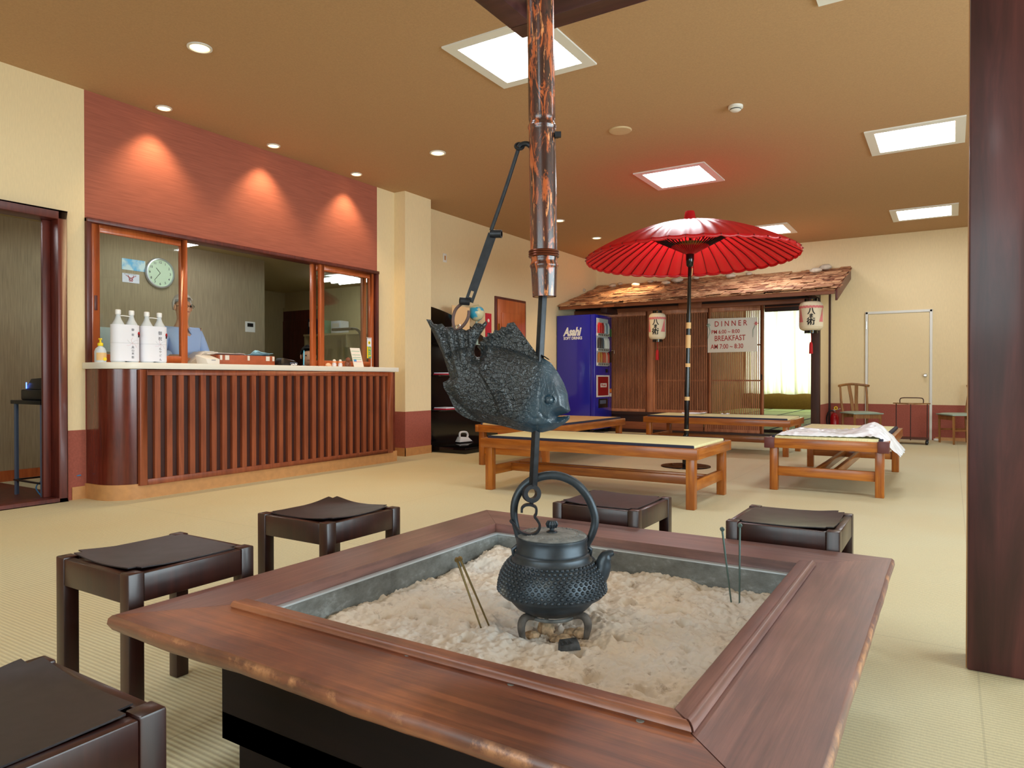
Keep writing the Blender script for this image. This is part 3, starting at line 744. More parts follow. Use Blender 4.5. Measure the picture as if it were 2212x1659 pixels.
hboard('rim_board', (hx1, hy0+g*2.5), (hx1, hy1-g), (ix1, iy0+g*2.5), (ix1, iy1-g), M['hearth_y'], 4, 0.003)
# raised curb with a rounded bead on the near and right sides of the opening
def curb(p0, p1, inner, mat):
    """p0,p1 outer line ends (mitred), inner: vector towards the pit"""
    p0 = Vector((*p0, 0)); p1 = Vector((*p1, 0)); inn = Vector((*inner, 0)); mb = MB()
    d = (p1-p0).normalized()
    prof = [(0.0, 0.3995), (-0.003, 0.404), (-0.001, 0.410), (0.004, 0.4145), (0.010, 0.4155), (0.014, 0.4135), (0.017, 0.412), (0.042, 0.4115), (0.046, 0.408), (0.046, 0.378), (0.0, 0.378)]
    K = len(prof); vv = []; n = 40
    for i in range(n+1):
        for a, z in prof:
            A = p0 + d*(a if i == 0 else 0); 
            q0 = p0 + inn*a + d*a*MIT[0]; q1 = p1 + inn*a - d*a*MIT[1]
            q = q0.lerp(q1, i/n)
            vv.append((q.x-HC.x, q.y-HC.y, z + noise.noise(Vector((i*0.7, a*30, 1)))*0.0006))
    ff = [(i*K+k, i*K+(k+1) % K, (i+1)*K+(k+1) % K, (i+1)*K+k) for i in range(n) for k in range(K)]
    ff += [tuple(range(K))[::-1], tuple(n*K+k for k in range(K))]
    mb.add(vv, ff); mb.build('curb', mat, t, angle=50)
MIT = (0, 1); curb((-1.463, 1.064), (-0.341, 1.064), (0, 1), M['hearth_x'])
MIT = (1, 0); curb((-0.338, 1.066), (-0.338, 2.215), (-1, 0), M['hearth_y'])
for px, py in ((694, 1362), (881, 1415), (1104, 1478), (1383, 1557)):
    q = AZ(px, py, 0.4) - HC
    mb = MB(); mb.lathe([(0, 0.0014), (0.006, 0.0012), (0.007, 0)], (q.x, q.y, 0.4), 16, cap=False); mb.build('nail_plug', M['liner'], t)
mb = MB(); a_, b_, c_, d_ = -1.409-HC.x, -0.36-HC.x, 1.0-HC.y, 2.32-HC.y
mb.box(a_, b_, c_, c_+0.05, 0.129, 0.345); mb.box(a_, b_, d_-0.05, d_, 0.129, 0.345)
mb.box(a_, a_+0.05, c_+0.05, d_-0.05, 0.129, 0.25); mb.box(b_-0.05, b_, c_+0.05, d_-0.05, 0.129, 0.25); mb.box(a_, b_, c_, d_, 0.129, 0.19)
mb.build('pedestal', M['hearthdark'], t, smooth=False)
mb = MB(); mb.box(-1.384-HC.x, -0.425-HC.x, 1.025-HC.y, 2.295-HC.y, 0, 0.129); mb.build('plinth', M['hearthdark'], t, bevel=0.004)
lx0, lx1, ly0, ly1 = -1.445-HC.x, -0.40-HC.x, 1.122-HC.y, 2.20-HC.y
mb = MB(); th = 0.018
mb.box(lx0-th, lx0, ly0-th, ly1+th, 0.2, 0.364); mb.box(lx1, lx1+th, ly0-th, ly1+th, 0.2, 0.364); mb.box(lx0, lx1, ly0-th, ly0, 0.2, 0.364); mb.box(lx0, lx1, ly1, ly1+th, 0.2, 0.364)
mb.build('metal_liner', M['liner'], t, smooth=False)
mb = MB(); mb.box(lx0-th, lx0+0.001, ly0-th, ly1+th, 0.364, 0.3685); mb.box(lx1-0.001, lx1+th, ly0-th, ly1+th, 0.364, 0.3685); mb.box(lx0, lx1, ly0-th, ly0+0.001, 0.364, 0.3685); mb.box(lx0, lx1, ly1-0.001, ly1+th, 0.364, 0.3685)
mb.build('liner_rim', M['linerrim'], t, smooth=False)
# ash
KC = Vector((-0.903, 1.640, 0))
def fb(x, y, s, o=4, sd=0):
    return noise.fractal(Vector((x*s, y*s, sd)), 0.6, 2.1, o)
def ash_h(x, y):
    r = math.hypot(x-KC.x, y-KC.y)
    e = min(x-(-1.445), -0.40-x, y-1.122, 2.20-y)
    z = 0.292 + 0.010*fb(x, y, 3.5, 3, 1) + 0.010*fb(x, y, 13, 4, 5) + 0.006*fb(x, y, 38, 3, 9)
    c = noise.cell(Vector((x*16, y*16, 2)))
    q = noise.noise(Vector((x*19, y*19, 11)))
    if q > 0.30: z -= (q-0.30)*0.06
    z += 0.010*math.exp(-((e-0.03)/0.05)**2)
    z += 0.022*math.exp(-(((x+1.40)/0.10)**2 + ((y-2.13)/0.10)**2))
    z -= 0.030*math.exp(-(r/0.11)**2)
    z += 0.008*math.exp(-((r-0.16)/0.05)**2)*(0.6+fb(x, y, 25, 3, 3))
    if r < 0.12: z += 0.010*abs(fb(x, y, 45, 3, 14))*(1-r/0.12)*2
    return z
mb = MB(); NA = 300
mb.grid(lambda u, v: (lambda x, y: (x-KC.x, y-KC.y, ash_h(x, y)))(-1.445+1.045*u, 1.122+1.078*v), NA, NA)
o = mb.build('ash_bed', M['sand'], angle=80, loc=(KC.x, KC.y, 0))
tag(o, 'pale beige lumpy ash filling the hearth pit', 'ash', kind='stuff')

# charcoal and burnt lumps under the kettle
def lump(name, x, y, s, mat, label, cat, group=None, seed=0):
    mb = MB(); vv = MB().ball((0, 0, 0), 1, 12)
    pts = []
    for p in vv.v:
        v = Vector(p); f = 1+0.35*noise.noise(v*1.7+Vector((seed, 0, 0)))
        pts.append((v.x*s[0]*f, v.y*s[1]*f, v.z*s[2]*f))
    mb.add(pts, vv.f); o = mb.build(name, mat, loc=(x, y, ash_h(x, y)+s[2]*0.4), angle=25)
    return tag(o, label, cat, group)
M['charcoal'] = plain('charcoal', (52, 56, 60), 0.7, var=0.4, scale=60)
M['burnt'] = plain('ash_coated_ember', (186, 160, 130), 0.9, var=0.25, scale=60)
q = AZ(1228, 1398, 0.295); 
t = thing('charcoal', 'flat grey-black charcoal piece in the ash in front of the kettle', 'charcoal', (q.x, q.y, ash_h(q.x, q.y)+0.004), R(50))
mb = MB(); mb.hexa([(-0.034, -0.014, -0.004), (0.026, -0.018, -0.006), (0.034, 0.012, 0.0), (-0.02, 0.018, 0.004), (-0.028, -0.010, 0.006), (0.022, -0.012, 0.010), (0.026, 0.014, 0.016), (-0.018, 0.016, 0.015)])
mb.build('block', M['charcoal'], t, bevel=0.002)
mb = MB(); [mb.box(-0.02+i*0.012, -0.017+i*0.012, -0.009, 0.012, 0.010, 0.0135) for i in range(3)]; mb.build('crack_ridge', M['charcoal'], t)
rr = random.Random(3)
lab = ['ash-coated ember lump under the kettle, at the left foot', 'ash-coated ember lump under the kettle, tallest of them', 'ash-coated ember lump under the kettle, in the middle', 'ash-coated ember lump under the kettle, towards the spout', 'ash-coated ember lump nearest the charcoal piece', 'small ash-coated ember lump at the right foot of the kettle']
for i, (dx, dy) in enumerate(((-0.05, -0.03), (-0.015, 0.0), (0.015, -0.035), (0.05, -0.01), (0.03, -0.06), (0.075, -0.03))):
    p_ = Vector((-0.905, 1.64, 0)) + Vector((RT.x*dx - RT.y*dy, RT.y*dx + RT.x*dy, 0))
    lump('ember', p_.x, p_.y, (0.02+rr.random()*0.008, 0.017, 0.014+0.012*(i == 1)), M['burnt'], lab[i], 'ember', 'ember lumps under the kettle', i)

# fire chopsticks standing in the ash
def rod(top, D, bx, by, label, mat):
    b0 = Vector((bx, by, ash_h(bx, by)-0.02)); tp = AD(*top, D)
    t = thing('fire_chopstick', label, 'fire chopstick', b0)
    mb = MB(); mb.tube([(0, 0, 0), tp-b0], [0.0022, 0.0032], 10); mb.build('rod', mat, t)
    d = (tp-b0).normalized(); mb = MB(); mb.lathe([(0.0, -0.004), (0.0062, -0.003), (0.0066, 0.003), (0.005, 0.005), (0, 0.005)], tp-b0, 16, axis=-FW.lerp(d, 0.2), cap=False)
    mb.build('head', mat, t)
M['bronze'] = plain('dull_bronze', (128, 112, 74), 0.35, 0.8)
M['steelgreen'] = plain('grey_green_steel', (96, 116, 112), 0.4, 0.7)
rod((987, 1209), 1.855, -1.040, 1.518, 'bronze fire chopstick left of the kettle, the one whose foot is further left', M['bronze'])
rod((994, 1207), 1.845, -1.028, 1.541, 'bronze fire chopstick left of the kettle, the one whose foot is nearer the kettle', M['bronze'])
rod((1560, 1143), 2.07, -0.550, 2.105, 'grey-green fire chopstick by the far right corner, leaning left', M['steelgreen'])
rod((1598, 1135), 2.07, -0.528, 2.105, 'grey-green fire chopstick by the far right corner, standing upright', M['steelgreen'])

# ================================================================== KETTLE on its trivet
KS = 0.001235
def kl(px, py): return ((px-1191)*KS, 0, H-(py-818)*KS)
t = thing('iron_kettle', 'black cast iron kettle with raised hobnail dots, arched handle and upturned spout', 'kettle', (KC.x, KC.y, 0), YAW)
mb = MB()
prof = [(0, 0.326), (0.045, 0.327), (0.074, 0.333), (0.096, 0.345), (0.110, 0.360), (0.116, 0.377), (0.126, 0.382), (0.137, 0.380), (0.1405, 0.384), (0.1425, 0.395), (0.1405, 0.412), (0.136, 0.43), (0.128, 0.447), (0.118, 0.460), (0.109, 0.468), (0.103, 0.474), (0.1015, 0.482), (0.100, 0.486), (0.0955, 0.489), (0.096, 0.496), (0.0945, 0.498), (0.0955, 0.505), (0.0942, 0.507), (0.0952, 0.514), (0.0942, 0.516), (0.096, 0.524), (0.0955, 0.530), (0.090, 0.531), (0.087, 0.528)]
mb.lathe(prof, (0, 0, 0), 72, cap=False)
def body_r(z):
    pts = [(0.1425, 0.395), (0.1405, 0.412), (0.136, 0.43), (0.128, 0.447), (0.118, 0.460), (0.109, 0.468)]
    for (r0, z0), (r1, z1) in zip(pts, pts[1:]):
        if z0 <= z <= z1: return r0+(r1-r0)*(z-z0)/(z1-z0)
    return 0.1425
rows = [0.393, 0.403, 0.413, 0.423, 0.4325, 0.4415, 0.450, 0.458, 0.4655]
for j, z in enumerate(rows):
    r = body_r(z); n = 54
    sl = (body_r(min(z+0.004, 0.467)) - body_r(max(z-0.004, 0.395)))/0.008
    for k in range(n):
        a = 2*PI*(k+0.5*(j % 2))/n
        nr = Vector((math.cos(a), math.sin(a), -sl)).normalized(); c = Vector((r*math.cos(a), r*math.sin(a), z))
        mb.lathe([(0.0054, -0.001), (0.0044, 0.0026), (0.0024, 0.0048), (0, 0.0054)], c, 8, axis=nr, cap=False)
mb.build('body', M['kettle'], t, angle=50)
mb = MB(); mb.lathe([(0.091, 0.529), (0.0925, 0.533), (0.088, 0.536), (0.05, 0.5385), (0.018, 0.540), (0.0, 0.540)], (0, 0, 0), 56, cap=False)
for k in range(40):
    a = 2*PI*k/40
    for r in (0.062, 0.074): mb.ball((r*math.cos(a), r*math.sin(a), 0.5375), 0.0016, 6)
lid_ = mb.build('lid', M['kettledust'], t, angle=40)
mb = MB(); pr_ = [(0.0155, 0.540), (0.014, 0.543), (0.006, 0.546), (0.006, 0.551), (0.012, 0.555), (0.0145, 0.562), (0.0125, 0.568), (0.009, 0.571), (0, 0.571)]
mb.lathe(pr_, (0, 0, 0), 32, cap=False)
for k in range(12): 
    a = 2*PI*k/12; mb.tube([(0.0115*math.cos(a), 0.0115*math.sin(a), 0.553), (0.0152*math.cos(a), 0.0152*math.sin(a), 0.562), (0.011*math.cos(a), 0.011*math.sin(a), 0.5695)], 0.0022, 6)
mb.build('lid_knob', M['kettle'], lid_)
def smoothpath(pts, n=4):
    pts = [Vector(p) for p in pts]; out = []
    for i in range(len(pts)-1):
        p0 = pts[max(i-1, 0)]; p1 = pts[i]; p2 = pts[i+1]; p3 = pts[min(i+2, len(pts)-1)]
        for k in range(n):
            u = k/n
            out.append(0.5*((2*p1) + (p2-p0)*u + (2*p0-5*p1+4*p2-p3)*u*u + (3*p1-p0-3*p2+p3)*u**3))
    out.append(pts[-1]); return out
hp = smoothpath([kl(*p) for p in ((1122, 1176), (1116, 1150), (1109, 1112), (1113, 1078), (1132, 1048), (1163, 1031), (1200, 1027), (1238, 1041), (1266, 1070), (1281, 1104), (1284, 1130), (1277, 1156), (1265, 1180), (1261, 1188))])
n = len(hp); rs = [0.0062+0.0055*max(0, math.sin(PI*i/(n-1)))**0.5 for i in range(n)]
mb = MB(); mb.tube(hp, rs, 14); mb.build('handle', M['kettle'], t)
for s in (-1, 1):
    mb = MB(); mb.tube([(s*0.088, 0.0, 0.478), (s*0.102, 0, 0.480), (s*0.104, 0, 0.494), (s*0.094, 0, 0.503), (s*0.086, 0, 0.498)], 0.006, 8)
    mb.build('handle_lug', M['kettle'], t)
sp = smoothpath([(0.105, -0.02, 0.415), (0.122, -0.024, 0.432), (0.132, -0.026, 0.452), (0.136, -0.028, 0.472), (0.146, -0.030, 0.488), (0.160, -0.032, 0.4925)], 4)
n = len(sp); rs = [0.030-0.018*(i/(n-1))**0.9 if i < n-5 else 0.0125-0.0015*(i-n+5) for i in range(n)]
mb = MB(); mb.tube(sp, rs, 18, cap=False); mb.tube([sp[-1]+(sp[-1]-sp[-2])*k for k in (0, 0.2)], [0.0078, 0.0070], 18, cap=False)
e = sp[-1]; mb.add([e+Vector((0, 0.008, 0.001)), e+Vector((0, -0.008, 0.001)), e+Vector((0.012, -0.004, 0.001)), e+Vector((0.012, 0.004, 0.001))], [(0, 1, 2, 3)])
mb.build('spout', M['kettle'], t)
M['trivetiron'] = plain('ashy_iron', (92, 88, 84), 0.7, 0.2, var=0.3, scale=30)
t = thing('trivet', 'three-legged iron trivet in the ash carrying the kettle', 'trivet', (KC.x, KC.y, 0), YAW)
mb = MB(); mb.tube([(0.062*math.cos(2*PI*k/40), 0.062*math.sin(2*PI*k/40), 0.322) for k in range(40)], 0.005, 8, closed=True); mb.build('ring', M['kettledust'], t)
for a in (R(-30), R(218), R(95)):
    c, s_ = math.cos(a), math.sin(a)
    pts = smoothpath([(r*c, r*s_, z) for r, z in ((0.056, 0.321), (0.082, 0.331), (0.099, 0.326), (0.105, 0.306), (0.100, 0.275), (0.102, 0.245))], 4)
    n = len(pts); mb = MB(); mb.tube(pts, [0.006+0.0050*math.sin(PI*min(1, i/(n-1)*1.15)) for i in range(n)], 12); mb.build('leg', M['trivetiron'], t)

# ================================================================== BAMBOO POLE, POT HOOK AND FISH
BD = 1.85; BS = BD/FPX
def bl(px, py): return Vector(((px-1176)*BS, 0, H-(py-818)*BS*1.0))     # local (x right, y away, z up) of the hanging set
base = AD(1176, 818, BD); base.z = 0
t = thing('bamboo_pole', 'thick smoked bamboo pole hanging above the hearth with scratched orange patches', 'bamboo pole', base, YAW)
def bline(z): # pole axis leans slightly left towards the top
    return -0.0141*(z-1.168)
zb_ = 1.166; mb = MB(); pts = []; rs = []
nodes = [1.247, 1.612, 2.02, 2.42]
z = zb_
while z <= 2.66:
    r = 0.0355
    if z < 1.247: r = 0.0315+0.004*(z-zb_)/(1.247-zb_)
    for nz in nodes:
        d = z-nz
        r += 0.0028*math.exp(-(d/0.005)**2) - 0.0016*math.exp(-((d-0.012)/0.006)**2)
    pts.append((bline(z), 0, z)); rs.append(r); z += 0.004
mb.tube(pts, rs, 36, cap=False)
n = len(pts)
mb.tube([pts[0], (pts[0][0], 0, zb_+0.08)], [0.027, 0.027], 36, cap=True)
K = 36
mb.build('culm', M['bamboo'], t, angle=60)
mb = MB()
for dz in (0, 0.006, 0.012): mb.tube([(bline(1.277)+0.0375*math.cos(a), 0.0375*math.sin(a), 1.272+dz) for a in [2*PI*k/36 for k in range(36)]], 0.0033, 8, closed=True)
M['copper'] = plain('copper_wire', (104, 52, 34), 0.3, 0.7); mb.build('wire_binding', M['copper'], t)
mb = MB(); mb.tube([(bline(1.61)+0.028, -0.02, 1.585), (bline(1.6)+0.036, -0.012, 1.583), (bline(1.6)+0.042, -0.012, 1.583)], 0.005, 6); mb.box(0.026, 0.042, -0.026, -0.016, 1.578, 1.592); mb.build('iron_clip', M['iron'], t)

t = thing('pot_hook', 'black square iron bar hook hanging from the bamboo pole through the wooden fish', 'pot hook', base, YAW)
a_ = bl(1174.5, 600); b_ = bl(1151.5, 1050)
d = (b_-a_).normalized(); u = Vector((math.cos(R(38)), math.sin(R(38)), 0)); u = (u-d*u.dot(d)).normalized(); v = d.cross(u)
mb = MB(); mb.obox((a_+b_)/2, (0.0165, 0.0165, (b_-a_).length), Matrix((u, v, d)).transposed()); mb.build('bar', M['iron'], t, bevel=0.001)
c = bl(1148, 1066); mb = MB()
mb.lathe([(0.0125, -0.011), (0.0235, -0.011), (0.0245, -0.009), (0.0245, 0.009), (0.0235, 0.011), (0.0125, 0.011), (0.0125, -0.011)], c, 36, axis=(0.25, -1, 0.05), cap=False); mb.build('ring', M['iron'], t)
def strap(path, th, wd, mat, name, parent, n=4):
    P = smoothpath(path, n); vv = []
    for i, p in enumerate(P):
        dd = (P[min(i+1, len(P)-1)] - P[max(i-1, 0)]).normalized(); nn = Vector((dd.z, 0, -dd.x))
        for s1, s2 in ((1, -1), (1, 1), (-1, 1), (-1, -1)): vv.append(p + nn*(th/2*s1) + Vector((0, wd/2*s2, 0)))
    k = len(P); ff = [(i*4+j, i*4+(j+1) % 4, (i+1)*4+(j+1) % 4, (i+1)*4+j) for i in range(k-1) for j in range(4)] + [(0, 1, 2, 3), (k*4-1, k*4-2, k*4-3, k*4-4)]
    mb = MB(); mb.add(vv, ff); return mb.build(name, mat, parent, angle=40)
strap([bl(1127, 1107), bl(1128, 1097), bl(1136, 1091), bl(1148, 1091), bl(1158, 1097), bl(1158, 1110), bl(1155, 1116), bl(1161, 1124), bl(1166, 1135), bl(1162, 1148), bl(1148, 1155), bl(1134, 1153), bl(1120, 1146), bl(1111, 1134), bl(1102, 1124)], 0.0062, 0.018, M['iron'], 'hook', t)
mb = MB(); mb.bar(bl(1149, 1083), bl(1147, 1094), 0.010, 0.008); mb.build('neck', M['iron'], t)

t = thing('hook_link', 'jointed iron link from the bamboo pole down to the tail of the fish', 'iron link', base, YAW)
mb = MB(); mb.tube(smoothpath([bl(1147, 318), bl(1138, 312), bl(1126, 314), bl(1120, 320)]), [0.007]*13, 10); mb.tube([bl(1122, 314)+Vector((0.011*math.cos(a), 0.006*math.sin(a), 0.010*math.sin(a)-0.004)) for a in [2*PI*k/16 for k in range(16)]], 0.0035, 8, closed=True)
mb.build('bracket', M['iron'], t)
mb = MB(); mb.tube(smoothpath([bl(1120, 322), bl(1100, 385), bl(1078, 450), bl(1061, 498)]), 0.0052, 10); mb.build('rod', M['iron'], t)
pa, pb = bl(1064, 506), bl(1013, 652); d = (pb-pa).normalized(); u = Vector((-d.z, 0, d.x))
mb = MB()
def pt(s, w_, y): return pa + d*s + u*w_ + Vector((0, y, 0))
L_ = (pb-pa).length; hw = 0.0115
for s0, s1, w0, w1 in ((0, L_-0.030, -hw, hw), (L_-0.030, L_-0.012, -hw, -0.004), (L_-0.030, L_-0.012, 0.004, hw), (L_-0.012, L_, -hw, hw)):
    mb.hexa([pt(s0, w0, -0.003), pt(s1, w0, -0.003), pt(s1, w1, -0.003), pt(s0, w1, -0.003), pt(s0, w0, 0.003), pt(s1, w0, 0.003), pt(s1, w1, 0.003), pt(s0, w1, 0.003)])
mb.build('flat_plate', M['iron'], t, smooth=False)
mb = MB(); q0 = bl(1060, 506); mb.lathe([(0.0075, 0), (0.0105, 0), (0.0105, 0.030), (0.0075, 0.030), (0.0075, 0)], q0, 20, axis=(1, -0.25, -0.05), cap=False); mb.build('rolled_end', M['iron'], t)
mb = MB(); q0 = bl(1014, 652); mb.lathe([(0.007, 0), (0.010, 0), (0.010, 0.026), (0.007, 0.026), (0.007, 0)], q0, 20, axis=(-1, -0.25, 0.05), cap=False); mb.build('rolled_end', M['iron'], t)
M['rust'] = plain('rusty_ring', (86, 66, 62), 0.5, 0.5, var=0.15)
mb = MB(); mb.tube(smoothpath([bl(1010, 652), bl(998, 656), bl(985, 668), bl(979, 686), bl(980, 704), bl(986, 713), bl(997, 707), bl(1007, 695), bl(1012, 683), bl(1013, 671)]), 0.0042, 10); mb.build('open_ring', M['rust'], t)

# fish
FO = AD(1105, 818, BD)
OUT = [(921, 690), (931, 691), (937, 700), (947, 701), (955, 699), (962, 707), (975, 706), (985, 713), (998, 710), (1007, 714), (1018, 709), (1026, 699), (1034, 698), (1042, 700), (1050, 693), (1053, 699), (1045, 712), (1037, 724), (1033, 731), (1029, 740), (1026, 749), (1024, 758), (1026, 768), (1031, 772), (1037, 771), (1039, 764), (1037, 757), (1031, 749), (1037, 745), (1035, 738), (1045, 735), (1043, 729), (1053, 727), (1053, 719), (1065, 720), (1068, 713), (1079, 714), (1083, 706), (1093, 707), (1096, 699), (1104, 697), (1110, 696), (1122, 712), (1140, 737), (1158, 762), (1172, 772), (1190, 784), (1206, 806), (1218, 828), (1226, 850), (1228, 868), (1232, 887), (1226, 892), (1212, 896), (1203, 900), (1214, 900), (1231, 897), (1230, 905), (1218, 916), (1196, 928), (1172, 934), (1150, 934), (1118, 929), (1085, 920), (1050, 914), (1020, 908), (1002, 900), (986, 889), (978, 875), (970, 856), (959, 838), (957, 826), (966, 822), (972, 815), (966, 795), (955, 762), (944, 738), (932, 712)]
def resamp(P, st):
    o = []
    for i in range(len(P)):
        a = Vector(P[i]); b = Vector(P[(i+1) % len(P)]); k = max(1, int((b-a).length/st))
        for j in range(k): o.append(a.lerp(b, j/k))
    return o
OP = resamp(OUT, 3.0)
def inside(p, poly):
    c = False; x, y = p; j = len(poly)-1
    for i in range(len(poly)):
        xi, yi = poly[i][0], poly[i][1]; xj, yj = poly[j][0], poly[j][1]
        if (yi > y) != (yj > y) and x < (xj-xi)*(y-yi)/(yj-yi)+xi: c = not c
        j = i
    return c
def dist(p, poly):
    return min((p[0]-q[0])**2+(p[1]-q[1])**2 for q in poly)**0.5
def segdist(p, P):
    best = 1e9
    for a, b in zip(P, P[1:]):
        ax, ay = a; bx, by = b; dx, dy = bx-ax, by-ay
        t_ = max(0, min(1, ((p[0]-ax)*dx+(p[1]-ay)*dy)/(dx*dx+dy*dy)))
        best = min(best, math.hypot(p[0]-ax-dx*t_, p[1]-ay-dy*t_))
    return best
PEC = [(1033, 793), (1046, 800), (1066, 818), (1086, 838), (1100, 862), (1108, 885), (1102, 902), (1088, 903), (1078, 893), (1072, 872), (1062, 850), (1048, 826), (1036, 806)]
GILL = [(1142, 862), (1139, 880), (1141, 893), (1150, 902), (1162, 903)]
GILL2 = [(1128, 888), (1126, 902), (1134, 913), (1150, 918), (1172, 918)]
CHEEK = [(1165, 888), (1172, 899), (1186, 906), (1192, 908)]
PLATE = [(1165, 775), (1160, 800), (1162, 830), (1157, 860), (1158, 880)]
LOW = [(1038, 878), (1052, 896), (1074, 918)]
def sst(a, b, x): x = max(0, min(1, (x-a)/(b-a))); return x*x*(3-2*x)
def thick(p, d):
    x, y = p; ed = min(1, d/13.0); ed = math.sqrt(max(0, 1-(1-ed)**2))
    ca, sa = math.cos(R(24)), math.sin(R(24)); dx, dy = x-1112, y-850
    uu = (dx*ca+dy*sa)/165; vv_ = (-dx*sa+dy*ca)/86
    body = math.sqrt(max(0, 1-min(1, uu*uu+vv_*vv_)))
    tl = sst(0.0, 1.0, (830-y)/70)*sst(0, 1, (1075-x)/60)
    t_ = 0.0075*ed + 0.034*body*min(1, d/20)
    # tail rays
    if y < 815 and x < 1062:
        an = math.atan2(x-1012, 905-y); k = sst(0, 1, (815-y)/60)
        t_ += k*0.0042*ed*math.sin(an*50) + 0.004*k*ed
    # dorsal rays
    dd = (x-1040)*0.72+(y-760)*(-0.72)
    s = sst(30, 0, segdist(p, [(1030, 760), (1066, 722), (1108, 700)])-6) if x < 1125 else 0
    if s > 0: t_ += s*0.0028*ed*math.sin(((x-1035)*0.76-(y-750)*0.64)*0.52)
    if inside(p, PEC):
        k = dist(p, PECR); e = min(1, k/4)
        t_ += 0.0075*e + 0.0016*e*math.sin((x*0.25+y*0.97)*0.85)*sst(820, 850, y)
    for P, dep, wd in ((GILL, 0.0018, 2.2), (GILL2, 0.0022, 2.4), (CHEEK, 0.0026, 2.6), (LOW, 0.002, 2.6)):
        k = segdist(p, P)
        if k < wd*2: t_ -= dep*math.exp(-(k/wd)**2)
    if x > 1100 and y > 770:
        k = segdist(p, PLATE)
        if x > 1160: t_ += 0.0022*sst(0, 5, k)*min(1, d/10)
    r = math.hypot(x-1185, y-863)
    if r < 17: t_ += 0.0045*math.exp(-((r-12)/2.0)**2)*0.5 - 0.0022*math.exp(-((r-9.5)/1.6)**2)
    if r < 8.5: t_ += 0.0085*math.sqrt(max(0, 1-(r/8.5)**2))
    k = segdist(p, [(1222, 876), (1224, 883)])
    if k < 3: t_ -= 0.002*math.exp(-(k/1.3)**2)
    return max(0.0035, t_)
PECR = [tuple(p) for p in resamp(PEC, 2.0)]
pts = [Vector((p.x, p.y)) for p in OP]; nb = len(pts)
OPt = [(p.x, p.y) for p in OP]
st = 2.6; yy = 688; row = 0
while yy < 938:
    xx = 918 + (st/2 if row % 2 else 0)
    while xx < 1236:
        if inside((xx, yy), OPt) and dist((xx, yy), OPt) > 1.3: pts.append(Vector((xx, yy)))
        xx += st
    yy += st*0.87; row += 1
res = delaunay_2d_cdt(pts, [(i, (i+1) % nb) for i in range(nb)], [], 1, 1e-4)
V2, F2 = res[0], res[2]
mb = MB(); vv = []; dcache = []
for p in V2:
    d_ = dist((p.x, p.y), OPt); dcache.append(d_)
    edge = d_ < 0.6
    tt = 0.0035 if edge else thick((p.x, p.y), d_)
    vv.append(((p.x-1105)*BS, -tt, -(p.y-818)*BS))
n = len(vv); vv += [(a, -b, c) for a, b, c in vv]
ff = [tuple(f) for f in F2] + [tuple(n+i for i in f)[::-1] for f in F2]
from collections import Counter
ec = Counter()
for f in F2:
    for i in range(len(f)): ec[tuple(sorted((f[i], f[(i+1) % len(f)])))] += 1
for f in F2:
    for i in range(len(f)):
        a, b = f[i], f[(i+1) % len(f)]
        if ec[tuple(sorted((a, b)))] == 1: ff.append((b, a, n+a, n+b))
t = thing('wooden_fish', 'dark blue-grey carved wooden sea bream hanging head down on the hook bar', 'carved fish', FO, YAW)
mb.add(vv, ff)
hd = []
for f in ff:
    cx = sum(mb.v[i][0] for i in f)/len(f)/BS+1105; cz = 818-sum(mb.v[i][2] for i in f)/len(f)/BS
    hd.append(1 if (cx > 1160 and cz > 765) or (cx > 1130 and cz > 870) else 0)
mb.m = hd
mb.m = [0]*len(ff); fo = mb.build('body', M['fish'], t, angle=50)
mb = MB(); q = Vector(((1177-1105)*BS, -0.0, -(772-818)*BS))
mb.lathe([(0, 0.0), (0.012, 0.0), (0.0135, 0.002)], q, 24, axis=(0.55, -0.1, 0.83), cap=False); mb.build('slot', M['ink'], t)
mb = MB(); mb.tube([Vector(((x-1105)*BS, 0, -(y-818)*BS)) for x, y in ((984, 716), (986, 704), (992, 702), (995, 712))], 0.003, 8); mb.build('eyelet', M['chrome'], t)

